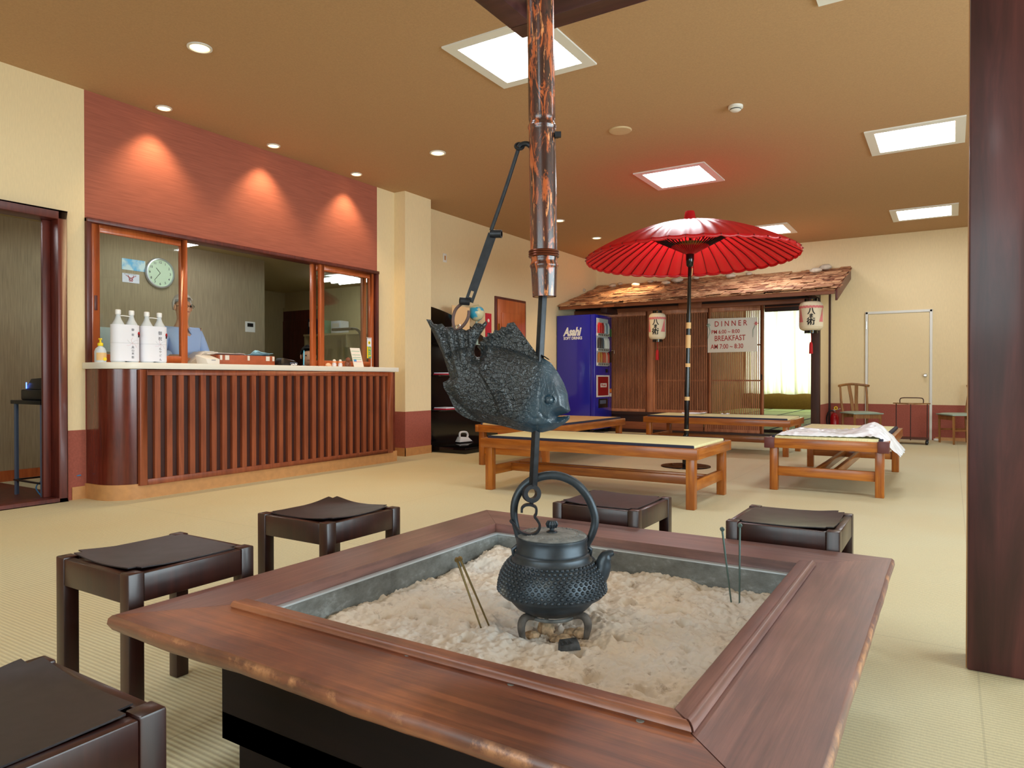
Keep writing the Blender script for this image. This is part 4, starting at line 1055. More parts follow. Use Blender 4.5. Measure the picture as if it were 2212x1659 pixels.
# ================================================================== STOOLS
def stool(loc, label, curl, w=0.365, d=0.375, seed=0):
    """curl: lift of the four leather corners (-x-y, +x-y, +x+y, -x+y)"""
    t = thing('low_stool', label, 'stool', (*loc, 0), 0, 'low dark stools around the hearth')
    hw, hd, zt, L = w/2, d/2, 0.455, 0.042
    for sx in (-1, 1):
        for sy in (-1, 1):
            mb = MB(); x0, x1 = sorted((sx*hw, sx*(hw-L))); y0, y1 = sorted((sy*hd, sy*(hd-L)))
            mb.box(x0, x1, y0, y1, 0, zt); mb.build('leg', M['stoolwood'], t, bevel=0.004)
    for sy in (-1, 1):
        mb = MB(); y0, y1 = sorted((sy*(hd-0.002), sy*(hd-0.028))); mb.box(-hw+L, hw-L, y0, y1, zt-0.078, zt-0.004); mb.build('rail', M['stoolwood'], t, bevel=0.003)
    for sx in (-1, 1):
        mb = MB(); x0, x1 = sorted((sx*(hw-0.002), sx*(hw-0.028))); mb.box(x0, x1, -hd+L, hd-L, zt-0.078, zt-0.004); mb.build('rail', M['stoolwood'], t, bevel=0.003)
    mb = MB(); mb.box(-hw+0.028, hw-0.028, -hd+0.028, hd-0.028, zt-0.03, zt-0.012); mb.build('seat_board', M['stoolwood'], t)
    a, b = hw-0.025, hd-0.025; nt_ = 0.030; n = 28
    def h(x, y):
        z = zt - 0.0035 - 0.005*(1-(x/a)**2)*(1-(y/b)**2)
        for (sx, sy), c in zip(((-1, -1), (1, -1), (1, 1), (-1, 1)), curl):
            dx = a-sx*x; dy = b-sy*y
            z += 0.55*c*math.exp(-((dx+dy)/0.085)**1.8) if dx+dy > 0 else 0.55*c
        return z + 0.0006*noise.noise(Vector((x*20, y*20, seed)))
    vv = []; idx = {}; ff = []
    for j in range(n+1):
        for i in range(n+1):
            x = -a+2*a*i/n; y = -b+2*b*j/n
            idx[i, j] = len(vv); vv.append((x, y, h(x, y)+0.003))
    for j in range(n):
        for i in range(n):
            x = -a+2*a*(i+0.5)/n; y = -b+2*b*(j+0.5)/n
            if abs(x) > a-nt_+0.012 and abs(y) > b-nt_+0.012: continue      # notch around each leg top
            ff.append((idx[i, j], idx[i+1, j], idx[i+1, j+1], idx[i, j+1]))
    used = sorted({k for f in ff for k in f}); mp = {k: q for q, k in enumerate(used)}
    top = [vv[k] for k in used]; f1 = [tuple(mp[k] for k in f) for f in ff]; m_ = len(top)
    ec = Counter(tuple(sorted((f[i], f[(i+1) % 4]))) for f in f1 for i in range(4))
    allf = f1 + [tuple(m_+k for k in f)[::-1] for f in f1]
    for f in f1:
        for i in range(4):
            p, q = f[i], f[(i+1) % 4]
            if ec[tuple(sorted((p, q)))] == 1: allf.append((q, p, m_+p, m_+q))
    mb = MB(); mb.add(top + [(x, y, z-0.003) for x, y, z in top], allf); mb.build('leather_seat', M['leather'], t, angle=50)
    return t
stool((-1.19, 0.425), 'low dark stool in the near left corner of the photo, cut off by the frame', (0.01, 0.004, 0.006, 0.03), 0.375, 0.385, 1)
stool((-1.935, 1.165), 'low dark stool at the left side of the hearth, nearer of the two there', (0.022, 0.014, 0.0, 0.004), seed=2)
stool((-1.985, 1.875), 'low dark stool at the left side of the hearth, farther one with upturned leather', (0.004, 0.020, 0.016, 0.034), seed=3)
stool((-1.172, 2.65), 'low dark stool behind the hearth, seen through the kettle handle', (0.014, 0.002, 0.006, 0.012), seed=4)
stool((-0.485, 2.655), 'low dark stool behind the right end of the hearth, near two fire chopsticks', (0.0, 0.014, 0.022, 0.0), seed=5)

# ================================================================== BENCHES
def bench(cx, cy, L, W, along, label, mat, caps=False, matk=0):
    t = thing('wide_bench', label, 'bench', (cx, cy, 0), 0 if along == 'x' else PI/2, 'wide benches around the parasol')
    mx_, my_, mz_ = M['bench_x'], M['bench_y'], M['bench_z']
    hl, hw, zt, fb_ = L/2, W/2, 0.445, 0.365
    for sy in (-1, 1):
        mb = MB(); y0, y1 = sorted((sy*hw, sy*(hw-0.04))); mb.box(-hl, hl, y0, y1, fb_, zt); mb.build('side_board', mx_, t, bevel=0.003)
    for sx in (-1, 1):
        mb = MB(); x0, x1 = sorted((sx*hl*0.9995, sx*(hl-0.04))); mb.box(x0, x1, -hw+0.04, hw-0.04, fb_, zt); mb.build('end_board', my_, t, bevel=0.003)
        for sy in (-1, 1):
            mb = MB(); x0, x1 = sorted((sx*(hl-0.03), sx*(hl-0.095))); y0, y1 = sorted((sy*(hw-0.03), sy*(hw-0.095))); mb.box(x0, x1, y0, y1, 0, fb_+0.05); mb.build('leg', mz_, t, bevel=0.004)
        mb = MB(); x0, x1 = sorted((sx*(hl-0.045), sx*(hl-0.08))); mb.box(x0, x1, -hw+0.095, hw-0.095, 0.125, 0.205); mb.build('end_rail', my_, t, bevel=0.003)
    for sy in (-1, 1):
        mb = MB(); mb.box(-hl+0.08, hl-0.08, sy*0.07-0.016, sy*0.07+0.016, 0.13, 0.20); mb.build('stretcher', mx_, t, bevel=0.002)
    mb = MB(); mb.box(-hl+0.04, hl-0.04, -hw+0.04, hw-0.04, 0.40, 0.425); mb.build('deck_board', my_, t)
    mb = MB(); mb.box(-hl+0.045, hl-0.045, -hw+0.055, hw-0.055, 0.425, 0.462); rm_ = mb.build('rush_mat', mat, t, bevel=0.006)
    for sy in (-1, 1):
        mb = MB(); y0, y1 = sorted((sy*(hw-0.043), sy*(hw-0.075))); mb.box(-hl+0.044, hl-0.044, y0, y1, 0.424, 0.4635); mb.build('mat_border', M['navy'], rm_, bevel=0.007)
    if caps:
        for sy in (-1, 1):
            mb = MB(); y0, y1 = sorted((sy*(hw+0.008), sy*(hw-0.075))); mb.box(-hl-0.008, -hl+0.05, y0, y1, fb_-0.005, zt+0.006); mb.build('corner_cap', M['cap'], t, bevel=0.006)
    return t
M['cap'] = plain('purple_brown_cap', (96, 48, 46), 0.4)
bench(-2.475, 5.39, 1.88, 0.91, 'x', 'wide bench in front of the parasol, nearest the hearth, pale rush mat', M['tatami'])
bench(-0.885, 7.21, 1.96, 0.93, 'y', 'wide bench on the right with a crumpled white plastic sheet on it', M['tatami'], caps=True)
bench(-3.985, 7.33, 2.02, 0.92, 'y', 'wide bench behind the fish, tan coloured old mat, beside the vending machine', M['tatami_tan'])
bench(-2.575, 9.37, 1.87, 0.92, 'x', 'wide bench behind the parasol pole in front of the lattice', M['tatami'])

# white plastic sheet on the right bench
def sheet(u, v):
    x = -0.40+0.93*u; y = -0.40+0.66*v
    e = min(u, 1-u, v, 1-v)
    rp = 0.5+0.5*noise.noise(Vector((u*6, v*6, 3)))
    z = 0.006 + 0.045*rp*sst(0, 0.1, e) + 0.02*abs(noise.noise(Vector((u*17, v*14, 8))))
    z += 0.085*math.exp(-((u-0.76)/0.13)**2-((v-0.45)/0.28)**2)
    if x > 0.375:
        z -= (x-0.375)*0.95; 
    x += 0.02*noise.noise(Vector((u*9, v*9, 21))); y += 0.05*noise.noise(Vector((u*4, v*7, 31)))*(1 if e < 0.2 else 0.4)
    y += 0.08*(u-0.5)
    return (x, y, z)
mb = MB(); mb.grid(sheet, 70, 54)
o = mb.build('plastic_sheet', M['plasticbag'], loc=(-0.87, 6.72, 0.463), angle=60)
md = o.modifiers.new('thickness', 'SOLIDIFY'); md.thickness = 0.0015
tag(o, 'crumpled translucent white plastic sheet hanging over the edge of the right bench', 'plastic sheet')
def flatpaper(name, x, y, z, w_, d_, rz, label, mat, cat='paper', lift=0.012, seed=1, grp=None):
    mb = MB(); mb.grid(lambda u, v: ((u-0.5)*w_, (v-0.5)*d_, 0.002+lift*max(0, noise.noise(Vector((u*3, v*3, seed)))) + lift*0.5*(u**4)), 12, 8)
    o = mb.build(name, mat, loc=(x, y, z), angle=60); o.rotation_euler[2] = rz
    md = o.modifiers.new('thickness', 'SOLIDIFY'); md.thickness = 0.001; md.offset = 1
    return tag(o, label, cat, grp)
q = AZ(1468, 888, 0.464)
flatpaper('paper_bag', -3.05, 9.62, 0.462, 0.34, 0.22, 0.1, 'flat white paper bag at the left end of the bench before the lattice', M['paper'], lift=0.03)
flatpaper('paper_scrap', -2.62, 9.65, 0.462, 0.10, 0.08, 0.5, 'small white paper scrap on the bench right of the parasol pole', M['paper'], lift=0.02, seed=5)
flatpaper('paper_leaflet', -3.86, 7.05, 0.463, 0.30, 0.18, 0.2, 'white leaflet on the tan mat just beside the fish mouth', M['paper'], lift=0.012, seed=8)

# ================================================================== PARASOL
PX, PY = -2.435, 7.42
t = thing('red_parasol', 'large open red paper parasol on a black pole with pale bands', 'parasol', (PX, PY, 0), YAW)
def pol(z): return Vector((0.0185*z, 0, z))
mb = MB(); mb.lathe([(0, 0.016), (0.22, 0.014), (0.262, 0.009), (0.265, 0)], (0, 0, 0), 48, cap=False); mb.build('base_plate', M['blacklac'], t)
mb = MB(); mb.lathe([(0.036, 0.0), (0.036, 0.30), (0.030, 0.31), (0.027, 0.33)], (0, 0, 0.012), 20); mb.build('sleeve', M['blacklac'], t)
mb = MB(); mb.tube([pol(0.02), pol(0.9), pol(1.5), pol(2.1), pol(2.62)], [0.025, 0.025, 0.023, 0.019, 0.014], 18); mb.build('pole', M['blacklac'], t)
def pz(py): return H-(py-818)*7.58/FPX
for a, b in ((697, 710), (724, 752), (785, 793), (857, 865), (927, 930)):
    z0, z1 = pz(b), pz(a); mb = MB(); r = 0.0275 if z0 < 1.5 else 0.0255; mb.tube([pol(z0), pol(z1)], r, 18); mb.build('rattan_band', M['goldw'], t)
mb = MB(); mb.tube([pol(pz(577)), pol(pz(574)), pol(pz(560)), pol(pz(548))], [0.024, 0.036, 0.044, 0.044], 20); mb.build('collar', M['blacklac'], t)
mb = MB(); mb.tube([pol(pz(596))+Vector((0.02, -0.012, 0)), pol(pz(580))+Vector((0.024, -0.016, 0))], 0.006, 6); mb.build('catch', M['goldw'], t)
NR = 44; RR = 1.12; zr = 2.272; za = 2.665; cx_ = pol(2.4).x
def canz(r): # dome profile
    f = r/RR; return za - (za-zr)*(0.35*f+0.65*f**2.1)
tilt = Matrix.Rotation(R(-1.3), 4, 'X') @ Matrix.Rotation(R(-0.35), 4, 'Y')
def canp(r, a, dz=0):
    p = Vector((r*math.cos(a), r*math.sin(a), canz(r)+dz-zr)); p = tilt @ p
    return p + Vector((cx_, 0, zr))
mb = MB(); rings = [0.05, 0.15, 0.3, 0.45, 0.6, 0.75, 0.88, 0.98, 1.06, RR]; sub = 4; NN = NR*sub; vv = []
for r in rings:
    for k in range(NN):
        f = (k % sub)/sub; a = 2*PI*k/NN
        sag = -0.046*(r/RR)*math.sin(PI*f)
        vv.append(canp(r*(1-0.006*math.sin(PI*f)*(r/RR)), a, sag*0.6+0.0))
K = len(rings)
ff = [(i*NN+k, i*NN+(k+1) % NN, (i+1)*NN+(k+1) % NN, (i+1)*NN+k) for i in range(K-1) for k in range(NN)]
mb.add(vv, ff); mb.build('canopy', M['umbrella'], t, angle=60)
# short valance folded down along the rim
mb = MB(); vv = []
for z_, rr_ in ((0, RR), (-0.035, RR+0.003)):
    for k in range(NN):
        f = (k % sub)/sub; a = 2*PI*k/NN
        vv.append(canp(rr_*(1-0.006*math.sin(PI*f)), a, -0.0132*math.sin(PI*f)) + Vector((0, 0, z_*(1 if 0 < f else 0.8))))
mb.add(vv, [(k, (k+1) % NN, NN+(k+1) % NN, NN+k) for k in range(NN)])
o = mb.build('valance', M['umbrella'], t, angle=60); o.modifiers.new('thickness', 'SOLIDIFY').thickness = 0.002
M['rib'] = plain('dark_red_rib', (120, 16, 20), 0.45)
for k in range(NR):
    a = 2*PI*k/NR; mb = MB()
    P = [canp(r, a, -0.010) for r in (0.05, 0.3, 0.6, 0.9, RR+0.012)]
    for p0, p1 in zip(P, P[1:]): mb.bar(p0, p1, 0.007, 0.012)
    mb.build('rib', M['rib'], t, smooth=False)
M['strutblack'] = plain('black_strut', (26, 14, 16), 0.4)
hub = pol(pz(549))
for k in range(NR):
    a = 2*PI*(k+0.5)/NR; mb = MB(); e = canp(0.50, 2*PI*k/NR, -0.02)
    s0 = hub + Vector((0.035*math.cos(2*PI*k/NR), 0.035*math.sin(2*PI*k/NR), 0)); mid = s0.lerp(e, 0.35); mid2 = s0.lerp(e, 0.72)
    mb.bar(s0, mid, 0.005, 0.014); mb.mat(1).bar(mid, mid2, 0.006, 0.014); mb.mat(0).bar(mid2, e, 0.006, 0.012)
    mb.build('strut', [M['redpaint'], M['strutblack']], t, smooth=False)
mb = MB(); mb.lathe([(0.0, 0), (0.05, 0.004), (0.09, 0.05), (0.12, 0.085)], hub, 40, cap=False); mb.build('strut_cup', M['redpaint'], t)
M['goldthread'] = plain('gold_thread_ring', (146, 106, 40), 0.5)
mb = MB(); mb.lathe([(0.118, 0.082), (0.152, 0.118)], hub, 40, cap=False); mb.build('thread_ring', M['goldthread'], t)
mb = MB(); mb.lathe([(0.072, -0.02), (0.066, 0.0), (0.058, 0.05), (0.05, 0.085), (0.046, 0.094), (0.0, 0.096)], canp(0.0, 0)+Vector((0, 0, 0.0)), 28, cap=False); mb.build('finial_cap', M['redpaint'], t)

# ================================================================== LITTLE HOUSE FRONT at the back
FY = 11.70
def X_(px, y=FY, py=800): return AY(px, py, y).x
# interior hall beyond: floor, walls, window with curtain
mb = MB(); mb.box(-5.5, 0.4, 12.95, 22.0, -0.1, 0.045); struct('floor_hall', mb, M['tatami_green'], smooth=False)
mb = MB()
for x in (-4.55, -3.64, -2.73, -1.82, -0.91): mb.box(x-0.025, x+0.025, 13.02, 21.9, 0.0455, 0.048)
for y in (14.8, 16.6, 18.4, 20.2): mb.box(-5.4, 0.3, y-0.01, y+0.01, 0.0455, 0.0475)
mb2 = mb; o = mb2.build('trim_1', M['navy'], smooth=False); o['kind'] = 'structure'
mb = MB(); mb.box(-5.5, 0.4, 12.90, 12.95, -0.05, 0.05); struct('trim_2', mb, M['darkwood_x'], smooth=False)
M['hallwall'] = plain('hall_ochre_wall', (150, 108, 56), 0.8, var=0.04)
mb = MB(); mb.box(-5.52, -5.42, 12.75, 22.1, 0, 3.1); mb.box(0.3, 0.4, 12.75, 22.1, 0, 3.1)
mb.box(-5.42, 0.3, 22.0, 22.1, 0, 0.53); mb.box(-5.42, 0.3, 22.0, 22.1, 3.0, 3.1)
mb.box(-5.42, -5.3, 22.0, 22.1, 0.53, 3.0)
struct('wall_hall', mb, M['hallwall'], smooth=False)
mb = MB(); mb.box(-5.52, 0.4, 12.74, 22.1, 3.1, 3.15); struct('ceiling_hall', mb, M['ceil'], smooth=False)
window_set('window_4', 'y', 22.05, -5.3, 0.3, 0.53, 3.0, 4)
t = thing('curtain', 'pale yellow-green pleated curtain glowing in front of the far hall window', 'curtain', (-2.5, 21.8, 0.5))
for s, (u0, u1) in enumerate(((-2.85, 0.0), (0.02, 2.75))):
    mb = MB(); npl = 15
    mb.grid(lambda u, v: (u0+(u1-u0)*u + 0.03*math.sin(u*41+v*2), 0.085*math.sin(u*npl*2*PI + 0.6*math.sin(v*3)) * (0.5+0.5*(1-v)) + 0.02*math.sin(u*57), 0.04*math.sin(u*23)*(1-v)*0.4 + 2.52*v), 240, 8)
    mb.build('curtain_panel', M['curtain'], t, angle=80)
mb = MB(); mb.tube([(-2.9, 0, 2.53), (2.8, 0, 2.53)], 0.02, 10); mb.build('curtain_rail', M['white'], t)

M['latback'] = wood('lattice_backing', (66, 30, 20), (92, 44, 30), 'z', 1, 0.6)
t = thing('lattice_screen', 'brown fixed lattice screen of thin vertical slats beside the vending machine', 'lattice screen', (-4.84, FY, 0), 0, 'lattice screens of the little house')
def lattice(t, x0, x1, z0, z1, pit=0.030, sw=0.014, rails=(), depth=0.02, post=0.05, kick=None):
    mb = MB(); mb.box(x0, x0+post, -0.022, 0.022, z0, z1); mb.box(x1-post, x1, -0.022, 0.022, z0, z1)
    mb.box(x0+post, x1-post, -0.022, 0.022, z1-0.07, z1); mb.box(x0+post, x1-post, -0.022, 0.022, z0, z0+0.05)
    mb.build('screen_frame', M['house_z'], t, bevel=0.002)
    n = int((x1-x0-2*post)/pit); mb = MB()
    for i in range(n):
        x = x0+post+pit*(i+0.5); mb.box(x-sw/2, x+sw/2, -0.012, 0.008, z0+0.05, z1-0.07)
    o = mb.build('slats', M['house_z'], t, smooth=False)
    for z in rails:
        mb = MB(); mb.box(x0+post, x1-post, -0.006, 0.012, z-0.012, z+0.012); mb.build('cross_rail', M['house_x'], t, smooth=False)
    if kick:
        mb = MB(); mb.box(x0+post, x1-post, -0.004, 0.004, kick[0], kick[1]); mb.build('kick_board', M['house_x'], t, smooth=False)
lattice(t, -1.09, 0.335, 0.365, 2.13)
mb = MB(); mb.box(-1.09, 0.335, 0.03, 0.045, 0.365, 2.13); mb.build('backing_panel', M['latback'], t)
t = thing('lattice_screen', 'brown fixed lattice screen behind the parasol pole and left lantern', 'lattice screen', (-3.93, FY, 0), 0, 'lattice screens of the little house')
lattice(t, -0.49, 0.52, 0.365, 2.13, rails=(1.50, 0.92))
mb = MB(); mb.box(-0.49, 0.50, 0.085, 0.10, 0.365, 2.13); mb.build('backing_panel', M['latback'], t)
t = thing('sliding_lattice_door', 'brown sliding lattice door with see-through slats holding the dinner sign', 'lattice door', (-3.03, FY+0.05, 0))
lattice(t, -0.50, 0.46, 0.06, 2.13, rails=(1.50, 0.92), kick=None, post=0.055)
mb = MB(); mb.box(-0.445, 0.405, -0.008, 0.008, 0.10, 0.245); mb.build('bottom_board', M['house_x'], t)
mb = MB(); mb.box(0.42, 0.44, -0.026, -0.02, 0.93, 1.02); mb.build('finger_pull', M['ink'], t)
# timber of the front: posts, sills, beams, boards below the fixed lattices
t = thing('house_front', 'dark timber front of the little indoor house with posts, lintel and eave beams', 'house front', (-3.6, FY, 0))
def hb(name, x0, x1, y0, y1, z0, z1, mat):
    mb = MB(); mb.box(x0+3.6, x1+3.6, y0-FY, y1-FY, z0, z1); return mb.build(name, mat, t, bevel=0.003)
hb('post', -4.505, -4.42, FY-0.035, FY+0.035, 0, 2.13, M['house_z'])
hb('post', -1.845, -1.725, FY-0.06, FY+0.06, 0, 2.395, M['darkwood'])
hb('sill_board', -5.94, -3.54, FY-0.04, FY+0.04, 0.31, 0.365, M['darkwood_x'])
hb('recess_board', -5.94, -3.54, FY+0.0, FY+0.03, 0.19, 0.31, M['darkwood_x'])
hb('base_board', -5.94, -3.54, FY-0.02, FY+0.03, 0.06, 0.19, M['house_x'])
hb('base_sill', -5.94, -1.845, FY-0.03, FY+0.09, 0.0, 0.06, M['darkwood_x'])
hb('lintel', -5.94, -1.845, FY-0.05, FY+0.09, 2.13, 2.20, M['house_x'])
hb('upper_board', -5.94, -1.725, FY-0.01, FY+0.02, 2.20, 2.40, M['darkwood_x'])
hb('transom_board', -2.55, -1.845, FY-0.01, FY+0.02, 2.02, 2.13, M['darkwood_x'])
hb('transom_rail', -2.55, -1.845, FY-0.03, FY+0.03, 2.085, 2.10, M['house_x'])
hb('nailed_block', -3.95, -3.55, FY-0.07, FY-0.05, 2.14, 2.28, M['house_x'])
hb('eave_beam', -5.55, -1.55, 11.22, 11.34, 2.20, 2.30, M['darkwood_x'])
hb('end_bracket', -1.845, -1.725, 11.2, FY-0.06, 2.19, 2.29, M['darkwood'])
hb('end_bracket', -5.2, -5.08, 11.2, FY-0.01, 2.10, 2.19, M['darkwood'])
# return wall to the right of the house
mb = MB(); mb.mat(0).hexa([(-1.845, FY+0.06, WH), (-1.725, FY+0.06, WH), (-1.725, BY, WH), (-1.845, BY, WH), (-1.845, FY+0.06, 2.43), (-1.725, FY+0.06, 2.43), (-1.725, BY, 2.69), (-1.845, BY, 2.69)]); mb.mat(1).box(-1.845, -1.725, FY+0.06, BY, 0.0, WH)
struct('wall_return', mb, [M['cream'], M['wains']], smooth=False)
mb = MB(); mb.box(-1.725, -1.695, BY-0.03, BY, 0, 2.6); struct('trim_3', mb, M['darkwood'], smooth=False)

# shingle roof
t = thing('shingle_roof', 'sloping roof of split cedar shingles over the little house, lying under loose stones', 'roof', (-3.67, 11.0, 0))
def rz_(y): return 2.27 + (y-11.0)/(BY-11.0)*0.50       # top surface height
rr = random.Random(11)
mb = MB(); XO, YO = 3.67, -11.0
x0r, x1r = -5.93, -1.42
rows = 11
for j in range(rows):
    y = 11.0 + (BY-11.05)*j/rows
    for lay in range(3 if j else 4):
        x = x0r + rr.random()*0.04
        while x < x1r-0.03:
            w_ = 0.05+rr.random()*0.22; xe = min(x+w_, x1r+rr.random()*0.05)
            dz = rz_(y) - 0.045 + lay*0.013 + rr.uniform(-0.004, 0.006); dy = rr.uniform(-0.035, 0.03) - (0.02 if lay == 0 else 0)
            th = 0.006+rr.random()*0.007; L = 0.26+rr.random()*0.08; sl = 0.50/(BY-11.0)*L - 0.018
            tl = rr.uniform(-0.006, 0.008)
            if rr.random() > 0.07:
                y1 = min(y+dy+L, BY-0.005)
                mb.hexa([(x+XO, y+dy+YO, dz), (xe-0.003+XO, y+dy+YO, dz+tl), (xe-0.003+XO, y1+YO, dz+sl+tl), (x+XO, y1+YO, dz+sl),
                         (x+XO, y+dy+YO, dz+th), (xe-0.003+XO, y+dy+YO, dz+tl+th), (xe-0.003+XO, y1+YO, dz+sl+tl+th), (x+XO, y1+YO, dz+sl+th)])
            x = xe + rr.random()*0.004
mb.build('shingles', M['shingle'], t, smooth=False)
def slab(name, x0, x1, y0, y1, dz0, dz1, mat):
    mb = MB(); x0 += XO; x1 += XO
    mb.hexa([(x0, y0+YO, rz_(y0)+dz0), (x1, y0+YO, rz_(y0)+dz0), (x1, y1+YO, rz_(y1)+dz0), (x0, y1+YO, rz_(y1)+dz0), (x0, y0+YO, rz_(y0)+dz1), (x1, y0+YO, rz_(y0)+dz1), (x1, y1+YO, rz_(y1)+dz1), (x0, y1+YO, rz_(y1)+dz1)])
    return mb.build(name, mat, t, bevel=0.003)
slab('roof_board', x0r, x1r, 11.02, BY-0.005, -0.068, -0.047, M['darkwood_x'])
slab('eave_fascia', x0r+0.02, x1r-0.01, 11.015, 11.04, -0.105, -0.045, M['house_x'])
slab('gable_board', x1r-0.005, x1r+0.025, 11.02, BY-0.005, -0.20, -0.035, M['trimred'])
for i in range(12):
    x = x0r + 0.08 + i*0.385
    mb = MB(); xx = x+XO
    mb.hexa([(xx, 11.06+YO, rz_(11.06)-0.105), (xx+0.055, 11.06+YO, rz_(11.06)-0.105), (xx+0.055, FY+YO, rz_(FY)-0.17), (xx, FY+YO, rz_(FY)-0.17), (xx, 11.06+YO, rz_(11.06)-0.068), (xx+0.055, 11.06+YO, rz_(11.06)-0.068), (xx+0.055, FY+YO, rz_(FY)-0.068), (xx, FY+YO, rz_(FY)-0.068)])
    mb.build('rafter', M['darkwood'], t, smooth=False)
stones = [(1226, 632, 0.10, 'grey stone on the roof at its far left corner'), (1259, 628, 0.06, 'small grey stone second from the left on the roof'), (1323, 618, 0.07, 'pale stone on the roof above the right edge of the vending machine'),
          (1373, 617, 0.075, 'pale round stone on the roof left of the left lantern'), (1405, 599, 0.055, 'small pale stone high on the roof above the left lantern'), (1340, 607, 0.045, 'small stone high on the roof over the vending machine, half among shingles'),
          (1438, 612, 0.075, 'grey roof stone left of the parasol pole, touching the large white one'), (1462, 607, 0.10, 'large white stone on the roof just left of the parasol pole'),
          (1503, 594, 0.06, 'white stone on the roof just right of the parasol pole'), (1577, 598, 0.085, 'flat white stone in the middle of the right half of the roof'),
          (1618, 584, 0.055, 'small white stone high on the roof under the parasol rim'), (1762, 586, 0.085, 'white stone on the roof above the right lantern'), (1783, 572, 0.095, 'flat grey stone at the top of the roof near its right end')]
for i, (px, py, s, lb) in enumerate(stones):
    # intersect the ray with the roof plane
    d = ray(px, py); k = 0.50/(BY-11.0)
    tt = (2.27-H - 11.0*k + 0.03)/(d.z - d.y*k); q = EYE + d*tt
    q.y = min(max(q.y, 11.08), BY-0.12); q.x = EYE.x + d.x*(q.y/d.y); q.z = rz_(q.y)
    mb = MB(); bl_ = MB().ball((0, 0, 0), 1, 16); pts = []
    for p in bl_.v:
        v = Vector(p); f = 1+0.22*noise.noise(v*1.2+Vector((i*7, 0, 0))); pts.append((v.x*s*1.1*f, v.y*s*0.8*f, v.z*s*0.48*f))
    mb.add(pts, bl_.f); o = mb.build('roof_stone', M['stone'], loc=(q.x, q.y, q.z+s*0.30+0.022), angle=80); o.rotation_euler = (R(16), 0, rr.uniform(-0.3, 0.3))
    tag(o, lb, 'stone', 'stones weighing down the roof')

# sign on the sliding door
def at_sign(x, z): return Vector((x, 0, z))
t = thing('dinner_sign', 'white board with red hand lettering giving dinner and breakfast hours', 'sign', (-3.055, FY-0.03, 1.38), 0)
mb = MB(); mb.hexa([(-0.402, -0.008, 0.004), (0.402, -0.008, 0.008), (0.402, 0, 0.008), (-0.402, 0, 0.004), (-0.402, -0.008, 0.572), (0.396, -0.008, 0.560), (0.396, 0, 0.560), (-0.402, 0, 0.572)])
mb.build('board', M['signwhite'], t, bevel=0.002)
for txt, x, z, sz, sx in (('D I N N E R', -0.29, 0.435, 0.125, 0.84), ('PM 6:00 ~ 8:00', -0.34, 0.315, 0.088, 0.86), ('BREAKFAST', -0.29, 0.195, 0.125, 0.78), ('AM 7:00 ~ 8:30', -0.35, 0.065, 0.108, 0.78)):
    text_obj('lettering', txt, sz, frame((x, -0.0085, z), (1, 0, 0.006), (0, 0, 1)), M['redink'], t, ext=0.0006, bold=0.0012, sx=sx)
for s, mt in ((-1, 'chairseat'), (1, 'pink')):
    mb = MB(); c = Vector((s*0.385, -0.015, 0.46))
    for k in range(6):
        a = 2*PI*k/6; mb.tube([c, c+Vector((0.022*math.cos(a), 0, 0.022*math.sin(a)))*1.4], 0.008, 6)
    mb.ball(c, 0.014, 8); mb.build('rosette', M[mt], t)
    mb = MB(); mb.tube([c, c+Vector((-s*0.03*(1 if s < 0 else 1.6), 0, -0.10)), c+Vector((-s*0.05 if s > 0 else -0.01, 0, -0.22))], [0.004, 0.006, 0.003], 6); mb.build('ribbon_tail', M['chairseat'], t)

